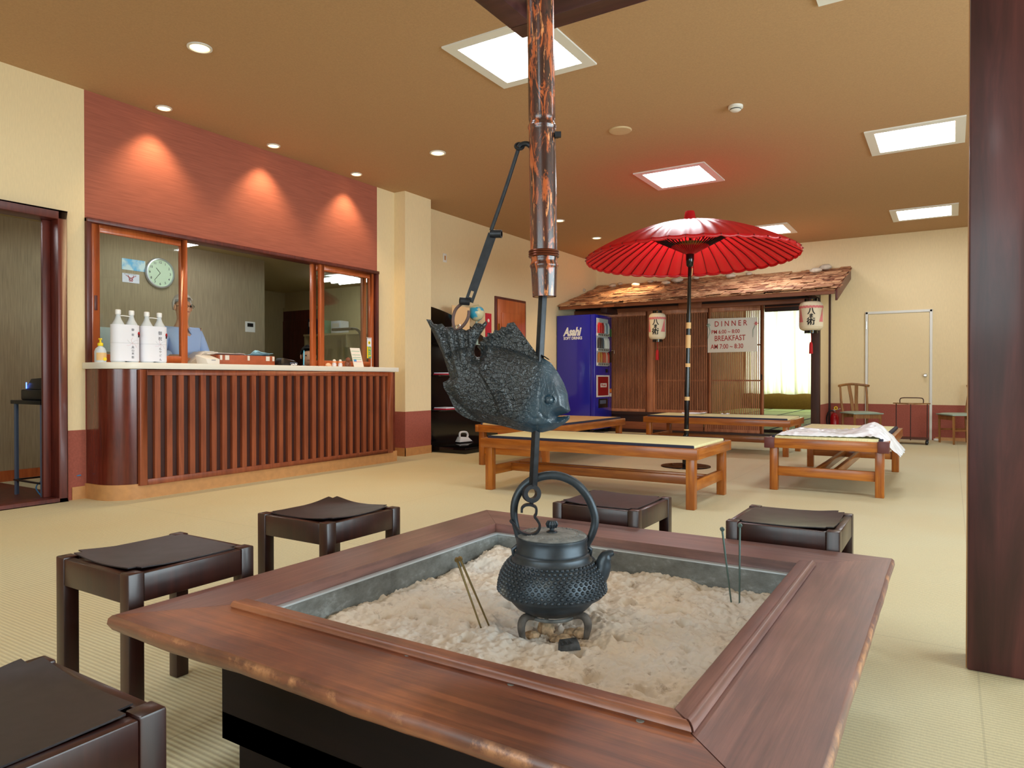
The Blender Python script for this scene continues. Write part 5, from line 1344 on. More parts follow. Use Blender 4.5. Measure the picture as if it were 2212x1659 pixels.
# paper lanterns
def lantern(px, y, ztop, zbot, r, label, glyph_px):
    c = Vector((AY(px, 700, y).x, y, 0))
    t = thing('paper_lantern', label, 'lantern', (c.x, y, zbot), YAW*0.55, 'paper lanterns under the eave')
    h = ztop-zbot; mb = MB(); prof = []
    n = 30
    for i in range(n+1):
        f = i/n; e = min(f, 1-f); rr_ = r*(0.66+0.34*math.sqrt(max(0, 1-(1-min(1, e/0.17))**2))) + 0.0018*math.cos(i*PI*2*0.5)
        prof.append((rr_, f*h))
    mb.lathe(prof, (0, 0, 0), 40, cap=False); mb.build('paper_shade', M['paperlantern'], t)
    for name, z0, z1 in (('top_cap', h-0.004, h+0.045), ('bottom_cap', -0.042, 0.004)):
        mb = MB(); mb.lathe([(0, z0), (r*0.56, z0), (r*0.56, z1), (0, z1)], (0, 0, 0), 32, cap=False); cp_ = mb.build(name, M['blacklac'], t)
        zc = (z0+z1)/2; mb = MB(); mb.ball((0, -r*0.565, zc), 0.012, 8); mb.build('stud', M['brass'], cp_)
    mb = MB(); mb.tube([(0, 0, h+0.045), (0, 0, h+0.10)], 0.004, 6); mb.build('hanging_wire', M['black'], t)
    mb = MB(); mb.tube([(0.0, 0, -0.04), (0.004, 0, -0.13), (0.0, 0, -0.20)], 0.004, 6); mb.tube([(0, 0, -0.17), (0.0, 0, -0.20), (0, 0, -0.34)], [0.014, 0.024, 0.027], 10); mb.build('tassel', M['tassel'], t)
    def wr(u, v, off=0.0018):  # u across in metres, v height fraction
        e = min(v, 1-v); rr_ = r*(0.66+0.34*math.sqrt(max(0, 1-(1-min(1, e/0.17))**2)))+off
        a = -PI/2 + u/r; return (rr_*math.cos(a), rr_*math.sin(a), v*h)
    # pink rope band and tassels painted on the paper
    mb = MB(); mb.grid(lambda u, v: wr((u-0.5)*2*PI*r, 0.80+0.08*(v-0.5)+0.008*math.sin(u*2*PI*22)), 120, 2); mb.build('painted_rope', M['pink'], t, smooth=False)
    for uc in (r*1.0, -r*1.15):
        mb = MB(); mb.grid(lambda u, v: wr(uc+(u-0.5)*(0.012+0.075*(1-v))-0.03*(1-v)*(1 if uc > 0 else -0.2), 0.28+0.48*v, 0.0022), 8, 8); mb.build('painted_tassel', M['pink'], t, smooth=False)
    for ch, v0, sz, uo in (('八', 0.56, 0.105, -0.075), ('ま', 0.44, 0.062, -0.055), ('術', 0.20, 0.115, -0.085)):
        text_obj('brush_character', ch, sz, None, M['ink'], t, ext=0.0, bold=0.0028, wrap=lambda co_, v0=v0, uo=uo: wr(uo+co_.x+0.02*(co_.y), v0+co_.y/h, 0.0035))
    return t
lantern(1420, 11.12, 2.03, 1.60, 0.138, 'white paper lantern with black brush writing, left one, over the lattice', 0)
lantern(1752, 11.12, 2.085, 1.66, 0.165, 'white paper lantern with black brush writing, right one, by the dark post', 0)

# ================================================================== VENDING MACHINE
vx0, vx1, vy0, vy1, vz0, vz1 = -5.93, -5.19, 10.95, 11.655, 0.07, 2.06
t = thing('vending_machine', 'blue drinks vending machine with white lettering on its side', 'vending machine', (vx0, vy0, 0))
VW, VD = vx1-vx0, vy1-vy0
mb = MB(); mb.box(0, VW-0.09, 0, VD, vz0, vz1); mb.build('cabinet', M['blue'], t, bevel=0.008)
mb = MB(); mb.box(VW-0.085, VW, 0, VD, vz0, vz1); fd = mb.build('front_door', M['blue'], t, bevel=0.012)
for x in (0.06, VW-0.08):
    for y in (0.06, VD-0.06): mb = MB(); mb.box(x-0.025, x+0.025, y-0.025, y+0.025, 0, vz0); mb.build('foot', M['black'], t)
def vf(f0, f1, z0, z1, d0, d1, name, mat, bevel=0.0): # on the +x face, f along y
    mb = MB(); mb.box(VW+d0, VW+d1, VD*f0, VD*f1, z0, z1); return mb.build(name, mat, fd, bevel=bevel)
M['vwhite'] = plain('display_white', (220, 226, 232), 0.4); M['vgreen'] = plain('green_panel', (30, 120, 70), 0.4)
vf(0.08, 0.76, 1.17, 2.0, 0.001, 0.004, 'display_back', M['vwhite'])
for k, z in enumerate((1.69, 1.43, 1.18)):
    vf(0.08, 0.76, z, z+0.045, 0.004, 0.03, 'button_strip', M['white'])
    for i in range(6): vf(0.12+i*0.105, 0.165+i*0.105, z+0.008, z+0.036, 0.03, 0.034, 'select_button', M['black'])
    cols = [[(206, 30, 36), (206, 40, 40), (176, 30, 30), (220, 225, 230), (120, 150, 170), (220, 225, 230)], [(60, 50, 50), (60, 60, 64), (70, 90, 110), (238, 240, 244), (240, 240, 244), (238, 240, 244)], [(176, 110, 50), (196, 140, 60), (186, 70, 50), (210, 90, 60), (220, 170, 150), (200, 60, 50)]][k]
    for i in range(6):
        mb = MB(); mb.lathe([(0, 0), (0.028, 0.002), (0.029, 0.13), (0.018, 0.165), (0.010, 0.185), (0, 0.187)], (VW+0.033, VD*(0.142+i*0.105), z+0.047), 14, cap=False)
        mb.build('sample_drink', plain('drink_%d%d' % (k, i), cols[i], 0.3), fd)
g = vf(0.07, 0.77, 1.16, 2.01, 0.064, 0.066, 'display_window', M['glass'])
M['vred'] = plain('vending_red_poster', (150, 16, 22), 0.4)
vf(0.08, 0.84, 0.63, 1.01, 0.001, 0.006, 'poster_frame', M['white'])
vf(0.16, 0.77, 0.655, 0.985, 0.006, 0.008, 'poster', M['vred'])
vf(0.30, 0.66, 0.80, 0.87, 0.008, 0.010, 'poster_logo', M['signwhite'])
text_obj('lettering', 'Wonda', 0.062, frame((VW+0.0105, VD*0.33, 0.818), (0, 1, 0), (0, 0, 1)), M['redink'], fd, bold=0.001, shear=0.25, sx=1.0)
vf(0.20, 0.74, 0.44, 0.60, 0.001, 0.008, 'delivery_flap', M['black'], 0.002)
vf(0.27, 0.62, 0.51, 0.575, 0.008, 0.011, 'flap_window', M['bluegrey'])
vf(0.83, 0.97, 1.70, 1.84, 0.001, 0.006, 'price_panel', M['vgreen']); vf(0.84, 0.96, 1.24, 1.44, 0.001, 0.012, 'coin_panel', M['black'], 0.002)
mb = MB(); mb.tube([(VW+0.01, VD*0.95, 1.46), (VW+0.05, VD*0.99, 1.46), (VW+0.05, VD*0.99, 1.40)], 0.010, 8); mb.build('return_lever', M['chrome'], fd)
vf(0.62, 0.74, 1.06, 1.12, 0.001, 0.008, 'lock', M['ink'])
vf(0.87, 0.97, 0.70, 0.77, 0.001, 0.004, 'orange_sticker', plain('orange_sticker', (240, 130, 50), 0.5)); vf(0.87, 0.97, 0.63, 0.69, 0.001, 0.004, 'white_sticker', M['white'])
text_obj('side_logo', 'Asahi', 0.20, frame((0.135, -0.0015, 1.705), (1, 0, 0.0), (0, 0, 1)), M['whitegloss'], t, bold=0.0085, shear=0.30, sx=0.74)
text_obj('side_lettering', 'SOFT DRINKS', 0.068, frame((0.135, -0.0015, 1.635), (1, 0, 0.0), (0, 0, 1)), M['whitegloss'], t, bold=0.0022, sx=0.87)

# ================================================================== CHAIRS, CART, EXTINGUISHER at the back wall
def chair(x, y, rz, label):
    t = thing('wooden_chair', label, 'chair', (x, y, 0), rz, 'wooden chairs by the back wall')     # faces local -y
    mb = MB(); mb.grid(lambda u, v: (lambda a, b: (a*0.235*(1-0.06*(1-b)), b*0.225, 0.43+0.02*(1-(abs(a))**6)*(1-(abs(b))**6)))(u*2-1, v*2-1), 14, 14)
    mb.grid(lambda u, v: (lambda a, b: (a*0.235*(1-0.06*(1-b)), b*0.225, 0.415))(u*2-1, v*2-1), 14, 14)
    mb.box(-0.228, 0.228, -0.218, 0.218, 0.415, 0.432); mb.build('seat', M['chairseat'], t, bevel=0.004)
    for sx in (-1, 1):
        mb = MB(); mb.tube([(sx*0.19, -0.18, 0), (sx*0.195, -0.185, 0.41)], [0.016, 0.020], 4); mb.build('front_leg', M['chairwood'], t)
        mb = MB(); mb.tube([(sx*0.19, 0.21, 0), (sx*0.19, 0.19, 0.42), (sx*0.205, 0.225, 0.62), (sx*0.205, 0.25, 0.83)], [0.016, 0.020, 0.018, 0.015], 8); mb.build('back_leg', M['chairwood'], t)
        mb = MB(); mb.tube([(sx*0.19, -0.18, 0.20), (sx*0.19, 0.20, 0.20)], 0.010, 6); mb.build('side_rail', M['chairwood'], t)
    mb = MB(); mb.box(-0.19, 0.19, -0.20, -0.18, 0.35, 0.415); mb.build('apron', M['chairwood'], t)
    mb = MB(); mb.box(-0.19, 0.19, 0.18, 0.20, 0.35, 0.415); mb.build('apron', M['chairwood'], t)
    mb = MB(); mb.tube(smoothpath([(-0.235, 0.225, 0.835), (-0.20, 0.25, 0.845), (0, 0.285, 0.865), (0.20, 0.25, 0.845), (0.235, 0.225, 0.835)]), 0.019, 10); mb.build('top_rail', M['chairwood'], t)
    for sx in (-1, 1):
        pts = [(sx*0.03, 0.20, 0.43), (sx*0.035, 0.225, 0.60), (sx*0.06, 0.265, 0.85)]; mb = MB()
        for a, b in zip(pts, pts[1:]): mb.bar(a, b, 0.05, 0.012, ref=(0, 1, 0))
        mb.build('back_splat', M['chairwood'], t)
chair(-1.17, 11.93, R(33), 'wooden chair with grey-green seat left of the white framed door')
chair(0.10, 12.16, R(-62), 'wooden chair with grey-green seat half hidden behind the dark pillar')
t = thing('metal_cart', 'brown tubular metal cart with arched handle standing before the service door', 'cart', (-0.5, 11.78, 0))
M['brownmetal'] = plain('brown_tube_metal', (74, 44, 38), 0.4, 0.5)
for sx in (-0.2, 0.0, 0.2):
    mb = MB(); yy = 0.14 if sx else -0.14; mb.tube([(sx, yy, 0.06), (sx, yy, 0.585)], 0.007, 8); mb.build('upright', M['brownmetal'], t)
mb = MB(); mb.prism([(-0.24, 0.16), (0.24, 0.16), (0.24, 0.10), (0.03, -0.16), (-0.03, -0.16), (-0.24, 0.10)], lambda a, b: (a, b, 0.578), lambda a, b: (a, b, 0.592)); mb.build('top_shelf', M['chairwood'], t)
mb = MB(); mb.box(-0.22, 0.22, -0.14, 0.15, 0.075, 0.09); mb.build('bottom_shelf', M['brownmetal'], t)
mb = MB(); mb.tube(smoothpath([(-0.15, 0.12, 0.59), (-0.15, 0.12, 0.64), (-0.12, 0.12, 0.665), (0, 0.12, 0.668), (0.12, 0.12, 0.665), (0.15, 0.12, 0.64), (0.15, 0.12, 0.59)]), 0.007, 8); mb.build('handle', M['brownmetal'], t)
for sx in (-0.2, 0.2):
    for y in (-0.12, 0.14):
        mb = MB(); mb.lathe([(0, -0.012), (0.03, -0.012), (0.03, 0.012), (0, 0.012)], (sx, y, 0.03), 18, axis=(1, 0.3, 0), cap=False); mb.box(sx-0.008, sx+0.008, y-0.008, y+0.008, 0.045, 0.078); mb.build('caster', M['black'], t)
mb = MB(); mb.lathe([(0, 0), (0.03, 0.004), (0.036, 0.02), (0.03, 0.035), (0, 0.04)], (0, 0, 0), 16, cap=False)
tag(mb.build('door_stop', M['white'], loc=(-0.2, 12.5, 0)), 'small white door stop on the floor at the foot of the service door', 'door stop')
q = AZ(1797, 950, 0)
t = thing('fire_extinguisher', 'red fire extinguisher with yellow tag standing in the corner by the house', 'fire extinguisher', (-1.60, 12.35, 0))
mb = MB(); mb.lathe([(0.0, 0), (0.06, 0.0), (0.065, 0.02), (0.065, 0.32), (0.05, 0.37), (0.02, 0.40), (0, 0.40)], (0, 0, 0), 24, cap=False); mb.build('cylinder', M['redpaint'], t)
mb = MB(); mb.tube([(0, 0, 0.40), (0, 0, 0.44)], 0.018, 10); mb.bar((-0.02, 0, 0.44), (0.09, 0, 0.47), 0.016, 0.012); mb.build('valve_handle', M['chrome'], t)
mb = MB(); mb.tube([(0.02+0.022*math.cos(2*PI*k/16), -0.01, 0.475+0.022*math.sin(2*PI*k/16)) for k in range(16)], 0.007, 8, closed=True); mb.build('safety_pin', M['yellow'], t)
mb = MB(); mb.tube(smoothpath([(-0.01, 0, 0.43), (-0.08, -0.01, 0.42), (-0.11, -0.02, 0.32), (-0.10, -0.02, 0.18), (-0.08, -0.02, 0.08)]), 0.012, 10); mb.build('hose', M['black'], t)

# ================================================================== THINGS ON THE COUNTER
TZ = 1.0785
def sake(px, label, lines, seed):
    c = AX(px, 790, -5.615); t = thing('sake_bottle_pair', label, 'sake bottles', (c.x, c.y, TZ), 0, 'wrapped sake bottle pairs on the counter')
    for sy in (-1, 1):
        mb = MB(); y = sy*0.054
        mb.lathe([(0, 0), (0.05, 0.0), (0.0525, 0.01), (0.0525, 0.27), (0.048, 0.30), (0.024, 0.345), (0.0165, 0.37), (0.0165, 0.385)], (0, y, 0), 24, cap=False); bt_ = mb.build('bottle', M['frost'], t)
        mb = MB(); mb.lathe([(0.0195, 0.383), (0.021, 0.39), (0.021, 0.416), (0.017, 0.421), (0, 0.421)], (0, y, 0), 20, cap=False); mb.build('bottle_cap', M['whitegloss'], bt_)
    def loop(z, off=0.0548):
        P = []
        for k in range(13): a = -PI/2 + PI*k/12 - PI/2 + PI/2; P.append((off*math.cos(a), 0.054+off*math.sin(a)) if k > 5 else None)
        pts = [(off*math.cos(a), 0.054+off*math.sin(a)) for a in [PI*k/16 for k in range(17)]]
        pts += [(off*math.cos(a), -0.054+off*math.sin(a)) for a in [PI+PI*k/16 for k in range(17)]]
        return pts
    P = loop(0); n = len(P); vv = [(x, y, 0.012) for x, y in P] + [(x, y, 0.302) for x, y in P]
    vv += [(x*0.975, y*0.985, 0.302) for x, y in P] + [(x*0.975, y*0.985, 0.012) for x, y in P]
    ff = [(r*n+k, r*n+(k+1) % n, ((r+1) % 4)*n+(k+1) % n, ((r+1) % 4)*n+k) for r in range(4) for k in range(n)]
    mb = MB(); mb.add(vv, ff); mb.build('paper_wrap', M['paper'], t)
    mb = MB(); mb.tube([(x*1.012, y*1.008, 0.155) for x, y in P], 0.0012, 6, closed=True); mb.build('cord', M['cordc'], t)
    mb = MB(); mb.tube([(0, -0.05, 0.372), (0.012, -0.02, 0.374), (0.012, 0.02, 0.372), (0, 0.05, 0.37)], 0.004, 6); mb.build('carry_string', M['whitegloss'], t)
    for ch, y, z, sz in lines:
        text_obj('brush_writing', ch, sz, frame((0.0562, y, z), (0, 1, 0), (0, 0, 1)), M['inksoft'], t, ext=0.0002)
    for a in range(6):
        an = R(35+55*a); mb = MB(); c0 = Vector((0.0572, 0.03, 0.155)); e = c0+Vector((0, 0.05*math.cos(an), 0.045*math.sin(an)))
        mb.tube([c0, (c0+e)/2+Vector((0, -0.01*math.sin(an), 0.008*math.cos(an))), e], 0.0007, 5); mb.build('bow_loop', M['cordp'] if a % 2 else M['cordc'], t)
    mb = MB(); mb.prism([(0.082, 0.215), (0.076, 0.235), (0.083, 0.25), (0.091, 0.247), (0.094, 0.23), (0.088, 0.205)], lambda a, b: (0.0485, a, b), lambda a, b: (0.0525, a, b)); mb.build('red_ornament', M['redpaint'], t)
    mb = MB(); mb.box(0.0485, 0.053, 0.080, 0.088, 0.205, 0.232); mb.build('noshi_slip', M['ink'], t)
M['frost'] = plain('frosted_bottle', (206, 214, 220), 0.25); M['cordc'] = plain('pale_cord', (196, 200, 206), 0.6); M['cordp'] = plain('pink_cord', (232, 180, 190), 0.6)
M['inksoft'] = plain('soft_ink', (70, 70, 84), 0.8)
sake(270, 'white wrapped pair of tall sake bottles, left pair beside the yellow pump bottle', [('御', 0.022, 0.255, 0.022), ('祝', 0.022, 0.215, 0.022), ('高', 0.022, 0.115, 0.022), ('山', 0.022, 0.09, 0.022), ('米', 0.022, 0.065, 0.022), ('穀', 0.022, 0.035, 0.022)], 1)
sake(331, 'white wrapped pair of tall sake bottles, right pair before the sash post', [('御', 0.010, 0.235, 0.034), ('祝', 0.010, 0.19, 0.034), ('も', 0.018, 0.11, 0.022), ('や', 0.018, 0.085, 0.022), ('ど', 0.018, 0.055, 0.022), ('ん', 0.018, 0.022, 0.022)], 2)
c = AX(217, 782, -5.66)
t = thing('soap_pump_bottle', 'small clear pump bottle with bright yellow pump at the left end of the counter', 'pump bottle', (c.x, c.y, TZ))
mb = MB(); mb.lathe([(0, 0), (0.040, 0), (0.042, 0.01), (0.042, 0.085), (0.034, 0.108), (0.016, 0.125), (0.014, 0.132)], (0, 0, 0), 24, cap=False); mb.build('bottle', M['frost'], t)
mb = MB(); mb.lathe([(0.019, 0.128), (0.020, 0.130), (0.020, 0.15), (0.008, 0.156), (0.006, 0.175), (0.014, 0.180), (0.014, 0.188), (0, 0.19)], (0, 0, 0), 20, cap=False); mb.bar((0, 0, 0.185), (0.035, -0.012, 0.183), 0.009, 0.007); mb.build('pump', M['yellow'], t)
mb = MB(); mb.lathe([(0.0425, 0.015), (0.0425, 0.075)], (0, 0, 0), 20, a0=-1.2, a1=1.0, cap=False); mb.build('label', M['goldw'], t)
mb = MB(); mb.lathe([(0, 0), (0.014, 0), (0.014, 0.002), (0, 0.002)], (0.0425, 0.012, 0.025), 20, axis=(1, 0, 0), cap=False); mb.build('yellow_dot', M['yellow'], t)

c = AX(452, 785, -5.66)
t = thing('desk_calculator', 'white desk calculator leaning beside the brown case on the counter', 'calculator', (c.x, c.y, TZ), R(8))
mb = MB(); mb.hexa([(-0.07, -0.075, 0), (0.06, -0.065, 0), (0.06, 0.065, 0), (-0.07, 0.075, 0), (-0.08, -0.085, 0.085), (0.045, -0.08, 0.05), (0.045, 0.08, 0.05), (-0.08, 0.085, 0.085)]); mb.build('case', M['white'], t, bevel=0.006)
mb = MB(); mb.box(0.05, 0.053, -0.02, 0.025, 0.036, 0.041); mb.build('badge', M['bluegrey'], t)
c = AX(438, 782, -5.92)
t = thing('grey_cover', 'pale grey sloping machine cover behind the white calculator', 'machine cover', (c.x, c.y, TZ), 0)
mb = MB(); mb.hexa([(-0.15, -0.18, 0), (0.04, -0.18, 0), (0.04, 0.14, 0), (-0.15, 0.14, 0), (-0.15, 0.0, 0.125), (0.04, 0.0, 0.125), (0.04, 0.14, 0.125), (-0.15, 0.14, 0.125)]); mb.build('cover', plain('pale_grey_cover', (206, 200, 190), 0.5), t, bevel=0.008)
mb = MB(); mb.box(-0.10, 0.0, 0.02, 0.12, 0.125, 0.131); mb.build('lid', M['white'], t, bevel=0.002)
a = AX(472, 785, -5.72); b = AX(594, 785, -5.72)
t = thing('brown_case', 'reddish brown open case with metal latches and papers on top', 'case', (-5.72, (a.y+b.y)/2, TZ))
hw = (b.y-a.y)/2
mb = MB(); mb.box(-0.13, 0.0, -hw, hw, 0, 0.095); mb.build('case_body', M['tan'], t, bevel=0.006)
for f in (-0.92, -0.72, 0.02, 0.72, 0.93):
    mb = MB(); w_ = 0.022 if abs(f) == 0.72 else 0.012
    mb.box(0.0, 0.006, f*hw-w_, f*hw+w_, 0.045, 0.09); mb.build('latch', M['signwhite'], t, bevel=0.002)
def papers(y, mat, label, seed, w_=0.30, lift=0.04, z=0.0965):
    flatpaper('paper_sheet', -5.79, (a.y+b.y)/2+y, TZ+z, 0.17, w_, 0.05*seed, label, mat, 'paper', lift, seed, None)
papers(-0.20, M['paper'], 'white papers on the left half of the brown case', 3, 0.34, 0.02)
M['bluepaper'] = plain('pale_blue_paper', (150, 206, 236), 0.6)
papers(0.16, M['bluepaper'], 'pale blue papers on the right half of the brown case', 6, 0.30, 0.045)
c = AX(617, 787, -5.70)
t = thing('card_terminal', 'black rounded card terminal right of the brown case', 'card terminal', (c.x, c.y, TZ), R(5))
mb = MB(); mb.hexa([(-0.08, -0.11, 0), (0.07, -0.11, 0), (0.07, 0.13, 0), (-0.08, 0.13, 0), (-0.06, -0.07, 0.085), (0.03, -0.07, 0.085), (0.04, 0.10, 0.055), (-0.06, 0.10, 0.055)]); mb.build('body', M['black'], t, bevel=0.018, seg=3)
mb = MB(); mb.box(0.056, 0.066, 0.0, 0.10, 0.015, 0.035); mb.build('key_strip', M['bluegrey'], t, bevel=0.004)
c = AX(630, 787, -5.62)
t = thing('clip_tray', 'small heap of silver clips in front of the card terminal', 'clips', (c.x, c.y, TZ))
for i in range(4): mb = MB(); mb.ball((0.0, i*0.018, 0.012+0.004*(i % 2)), 0.012, 8); mb.build('clip', M['chrome'], t)
c = AX(656, 788, -5.66)
t = thing('pen_stand', 'light blue pen standing upright in a small holder on the counter', 'pen stand', (c.x, c.y, TZ))
mb = MB(); mb.lathe([(0, 0), (0.022, 0), (0.02, 0.008), (0.006, 0.014), (0, 0.014)], (0, 0, 0), 18, cap=False); mb.build('holder', M['bluegrey'], t)
mb = MB(); mb.tube([(0, 0, 0.01), (0.002, 0.002, 0.15), (0.002, 0.002, 0.165)], [0.006, 0.006, 0.002], 10); mb.build('pen', plain('sky_blue_pen', (96, 190, 226), 0.3), t)
c = AX(693, 790, -5.62)
t = thing('shell_ornament', 'small peach coloured shell ornament, leftmost of the ornaments on the counter', 'ornament', (c.x, AX(709, 790, -5.62).y, TZ))
mb = MB(); mb.ball((0, 0, 0.020), 0.024, 12, (0.9, 1.3, 0.8)); mb.ball((0, 0.03, 0.012), 0.013, 8); mb.build('shell', plain('peach_shell', (244, 196, 160), 0.5), t)
for i, px in enumerate((722, 735)):
    c = AX(px, 790, -5.62)
    t = thing('doll_ornament', ('small white doll with orange scarf, left of two beside the brown monkey', 'small white doll with orange scarf, right of two touching the brown monkey')[i], 'ornament', (c.x, c.y, TZ), 0, 'pair of white dolls on the counter')
    mb = MB(); mb.lathe([(0, 0), (0.020, 0), (0.024, 0.02), (0.016, 0.05), (0, 0.054)], (0, 0, 0), 16, cap=False); mb.build('body', plain('doll_white%d' % i, (232, 226, 232), 0.5), t)
    mb = MB(); mb.ball((0, 0, 0.064), 0.017, 10); mb.build('head', M['signwhite'], t)
    mb = MB(); mb.tube([(0.016*math.cos(2*PI*k/12), 0.022*math.sin(2*PI*k/12), 0.050) for k in range(12)], 0.006, 6, closed=True); mb.build('scarf', plain('orange_scarf%d' % i, (244, 150, 80), 0.6), t)
c = AX(751, 790, -5.63)
t = thing('monkey_figurine', 'brown carved crouching animal figurine beside the leaflet stand', 'figurine', (c.x, c.y, TZ))
M['brownfig'] = plain('brown_figurine', (120, 66, 40), 0.4)
mb = MB(); mb.ball((0, 0, 0.035), 0.034, 12, (0.9, 1.1, 1.0)); mb.ball((0.005, 0.018, 0.018), 0.022, 8); mb.ball((0.008, -0.022, 0.018), 0.02, 8); mb.build('body', M['brownfig'], t)
mb = MB(); mb.ball((0.01, -0.006, 0.082), 0.026, 12); mb.ball((0.03, -0.006, 0.078), 0.012, 8); mb.build('head', M['brownfig'], t)
c = AX(775, 792, -5.60)
t = thing('leaflet_stand', 'white leaning information card with green lines and a blue square', 'card stand', (c.x, c.y, TZ), R(-18))
sl = lambda y, z, o=0.0: (-z*0.28+o, y - 0.10*z, z)
mb = MB(); mb.hexa([sl(-0.058, 0), sl(0.062, 0), sl(0.062, 0, 0.004), sl(-0.058, 0, 0.004), sl(-0.058, 0.215), sl(0.062, 0.215), sl(0.062, 0.215, 0.004), sl(-0.058, 0.215, 0.004)]); mb.build('card', M['signwhite'], t, smooth=False)
mb = MB(); mb.bar((-0.01, 0, 0.0), sl(0, 0.15), 0.03, 0.002); mb.build('prop', M['signwhite'], t)
M['greenline'] = plain('green_print', (110, 176, 140), 0.6); M['bluesq'] = plain('blue_print', (70, 150, 214), 0.6)
for z, w_, mt in ((0.175, 0.05, 'greenline'), (0.135, 0.05, 'greenline'), (0.105, 0.05, 'greenline'), (0.086, 0.05, 'greenline'), (0.058, 0.05, 'pink')):
    mb = MB(); mb.hexa([sl(-w_, z, 0.0042), sl(w_, z, 0.0042), sl(w_, z, 0.005), sl(-w_, z, 0.005), sl(-w_, z+0.005, 0.0042), sl(w_, z+0.005, 0.0042), sl(w_, z+0.005, 0.005), sl(-w_, z+0.005, 0.005)]); mb.build('printed_line', M[mt], t, smooth=False)
mb = MB(); z = 0.062; mb.hexa([sl(-0.045, z, 0.0042), sl(-0.012, z, 0.0042), sl(-0.012, z, 0.0052), sl(-0.045, z, 0.0052), sl(-0.045, z+0.022, 0.0042), sl(-0.012, z+0.022, 0.0042), sl(-0.012, z+0.022, 0.0052), sl(-0.045, z+0.022, 0.0052)]); mb.build('printed_square', M['bluesq'], t, smooth=False)
c = AX(802, 792, -5.66)
t = thing('mini_banner', 'small upright banner in white, green and yellow on a thin white pole', 'banner', (c.x, c.y, TZ))
mb = MB(); mb.tube([(0, 0.0, 0.006), (0, 0.0, 0.345)], 0.003, 8); mb.tube([(0, 0.003, 0.342), (0, -0.075, 0.342)], 0.002, 6); mb.lathe([(0, 0), (0.025, 0), (0.022, 0.008), (0, 0.008)], (0, 0, 0), 16, cap=False); mb.build('banner_pole', M['whitegloss'], t)
M['bgreen'] = plain('banner_green', (30, 160, 136), 0.5)
mb = MB(); mb.mat(0).box(-0.001, 0.001, -0.068, -0.002, 0.24, 0.335); mb.mat(1).box(-0.001, 0.001, -0.048, -0.002, 0.105, 0.24); mb.mat(2).box(-0.001, 0.001, -0.068, -0.048, 0.105, 0.24); bc_ = mb.build('banner_cloth', [M['paper'], M['bgreen'], M['yellow']], t, smooth=False)
mb = MB(); mb.lathe([(0, 0), (0.019, 0), (0.019, 0.001), (0, 0.001)], (0.0012, -0.034, 0.283), 20, axis=(1, 0, 0), cap=False); mb.build('round_emblem', M['yellow'], bc_)
text_obj('emblem_mark', '★', 0.026, frame((0.0026, -0.047, 0.274), (0, 1, 0), (0, 0, 1)), M['ink'], t, ext=0.0002)
for i, ch in enumerate('宅急便'):
    text_obj('banner_character', ch, 0.036, frame((0.0014, -0.043, 0.202-i*0.042), (0, 1, 0), (0, 0, 1)), M['yellow'], bc_, ext=0.0002, bold=0.001)

# ================================================================== OFFICE BEHIND THE COUNTER
c = AX(347, 590, OX+0.03)
t = thing('wall_clock', 'round silver-rimmed wall clock with pale green dial above the reception', 'clock', (OX, c.y, c.z))
mb = MB(); mb.lathe([(0, 0.002), (0.165, 0.002), (0.168, 0.02), (0.160, 0.036), (0.148, 0.038), (0.146, 0.028), (0.146, 0.02)], (0, 0, 0), 56, axis=(1, 0, 0), cap=False); mb.build('rim', plain('silver_rim', (196, 200, 204), 0.3, 0.6), t)
mb = MB(); mb.lathe([(0, 0.021), (0.147, 0.021)], (0, 0, 0), 48, axis=(1, 0, 0), cap=False); dl_ = mb.build('dial', plain('pale_green_dial', (206, 226, 196), 0.5), t)
for k in range(1, 13):
    a = R(90-30*k); tx = str(k); text_obj('numeral', tx, 0.036, frame((0.0225, 0.118*math.cos(a)-0.0, 0.118*math.sin(a)-0.012), (0, 1, 0), (0, 0, 1)), M['inksoft'], dl_, ext=0.0002, align='CENTER', bold=0.0004)
for a, L in ((R(90-30*10.6), 0.07), (R(90-6*36.5), 0.105)):
    mb = MB(); mb.bar((0.024, 0, 0), (0.024, L*math.cos(a), L*math.sin(a)), 0.006, 0.002); mb.build('hand', M['ink'], dl_)
def wallcard(px0, py0, px1, py1, name, label, mat, cat='poster'):
    a = AX(px0, py0, OX+0.004); b = AX(px1, py1, OX+0.004)
    t = thing(name, label, cat, (OX, (a.y+b.y)/2, min(a.z, b.z)))
    mb = MB(); h = abs(a.z-b.z); w_ = (b.y-a.y)/2; mb.box(0.001, 0.005, -w_, w_, 0, h); mb.build('sheet', mat, t, smooth=False); return t, w_, h
def cloudmat():
    m, nt, b = newmat('blue_cloud_print'); n = N(nt, 'ShaderNodeTexNoise', Scale=9.0, Detail=4.0); nt.links.new(coords(nt), n.inputs['Vector'])
    nt.links.new(ramp(nt, n.outputs[0], [(0.42, (90, 180, 226)), (0.58, (206, 226, 226))]), b.inputs['Base Color']); return m
wallcard(263, 557, 314, 588, 'blue_card', 'white card with pale blue cloud print left of the clock', cloudmat())
t, w_, h = wallcard(264, 589, 301, 613, 'emblem_card', 'white card with red ribbon emblem below the blue card', M['paper'])
for s in (-1, 1):
    mb = MB(); mb.tube(smoothpath([(0.0065, s*0.055, h*0.78), (0.0065, s*0.02, h*0.62), (0.0065, -s*0.016, h*0.38), (0.0065, -s*0.012, h*0.15), (0.0065, s*0.004, h*0.28), (0.0065, s*0.022, h*0.55), (0.0065, s*0.03, h*0.8)]), 0.0028, 5); mb.build('ribbon_emblem', M['redpaint'], t)
text_obj('small_caption', 'WELCOME TO JAPAN', 0.014, frame((0.0062, -w_*0.85, h*0.86), (0, 1, 0), (0, 0, 1)), M['inksoft'], t, ext=0.0001)
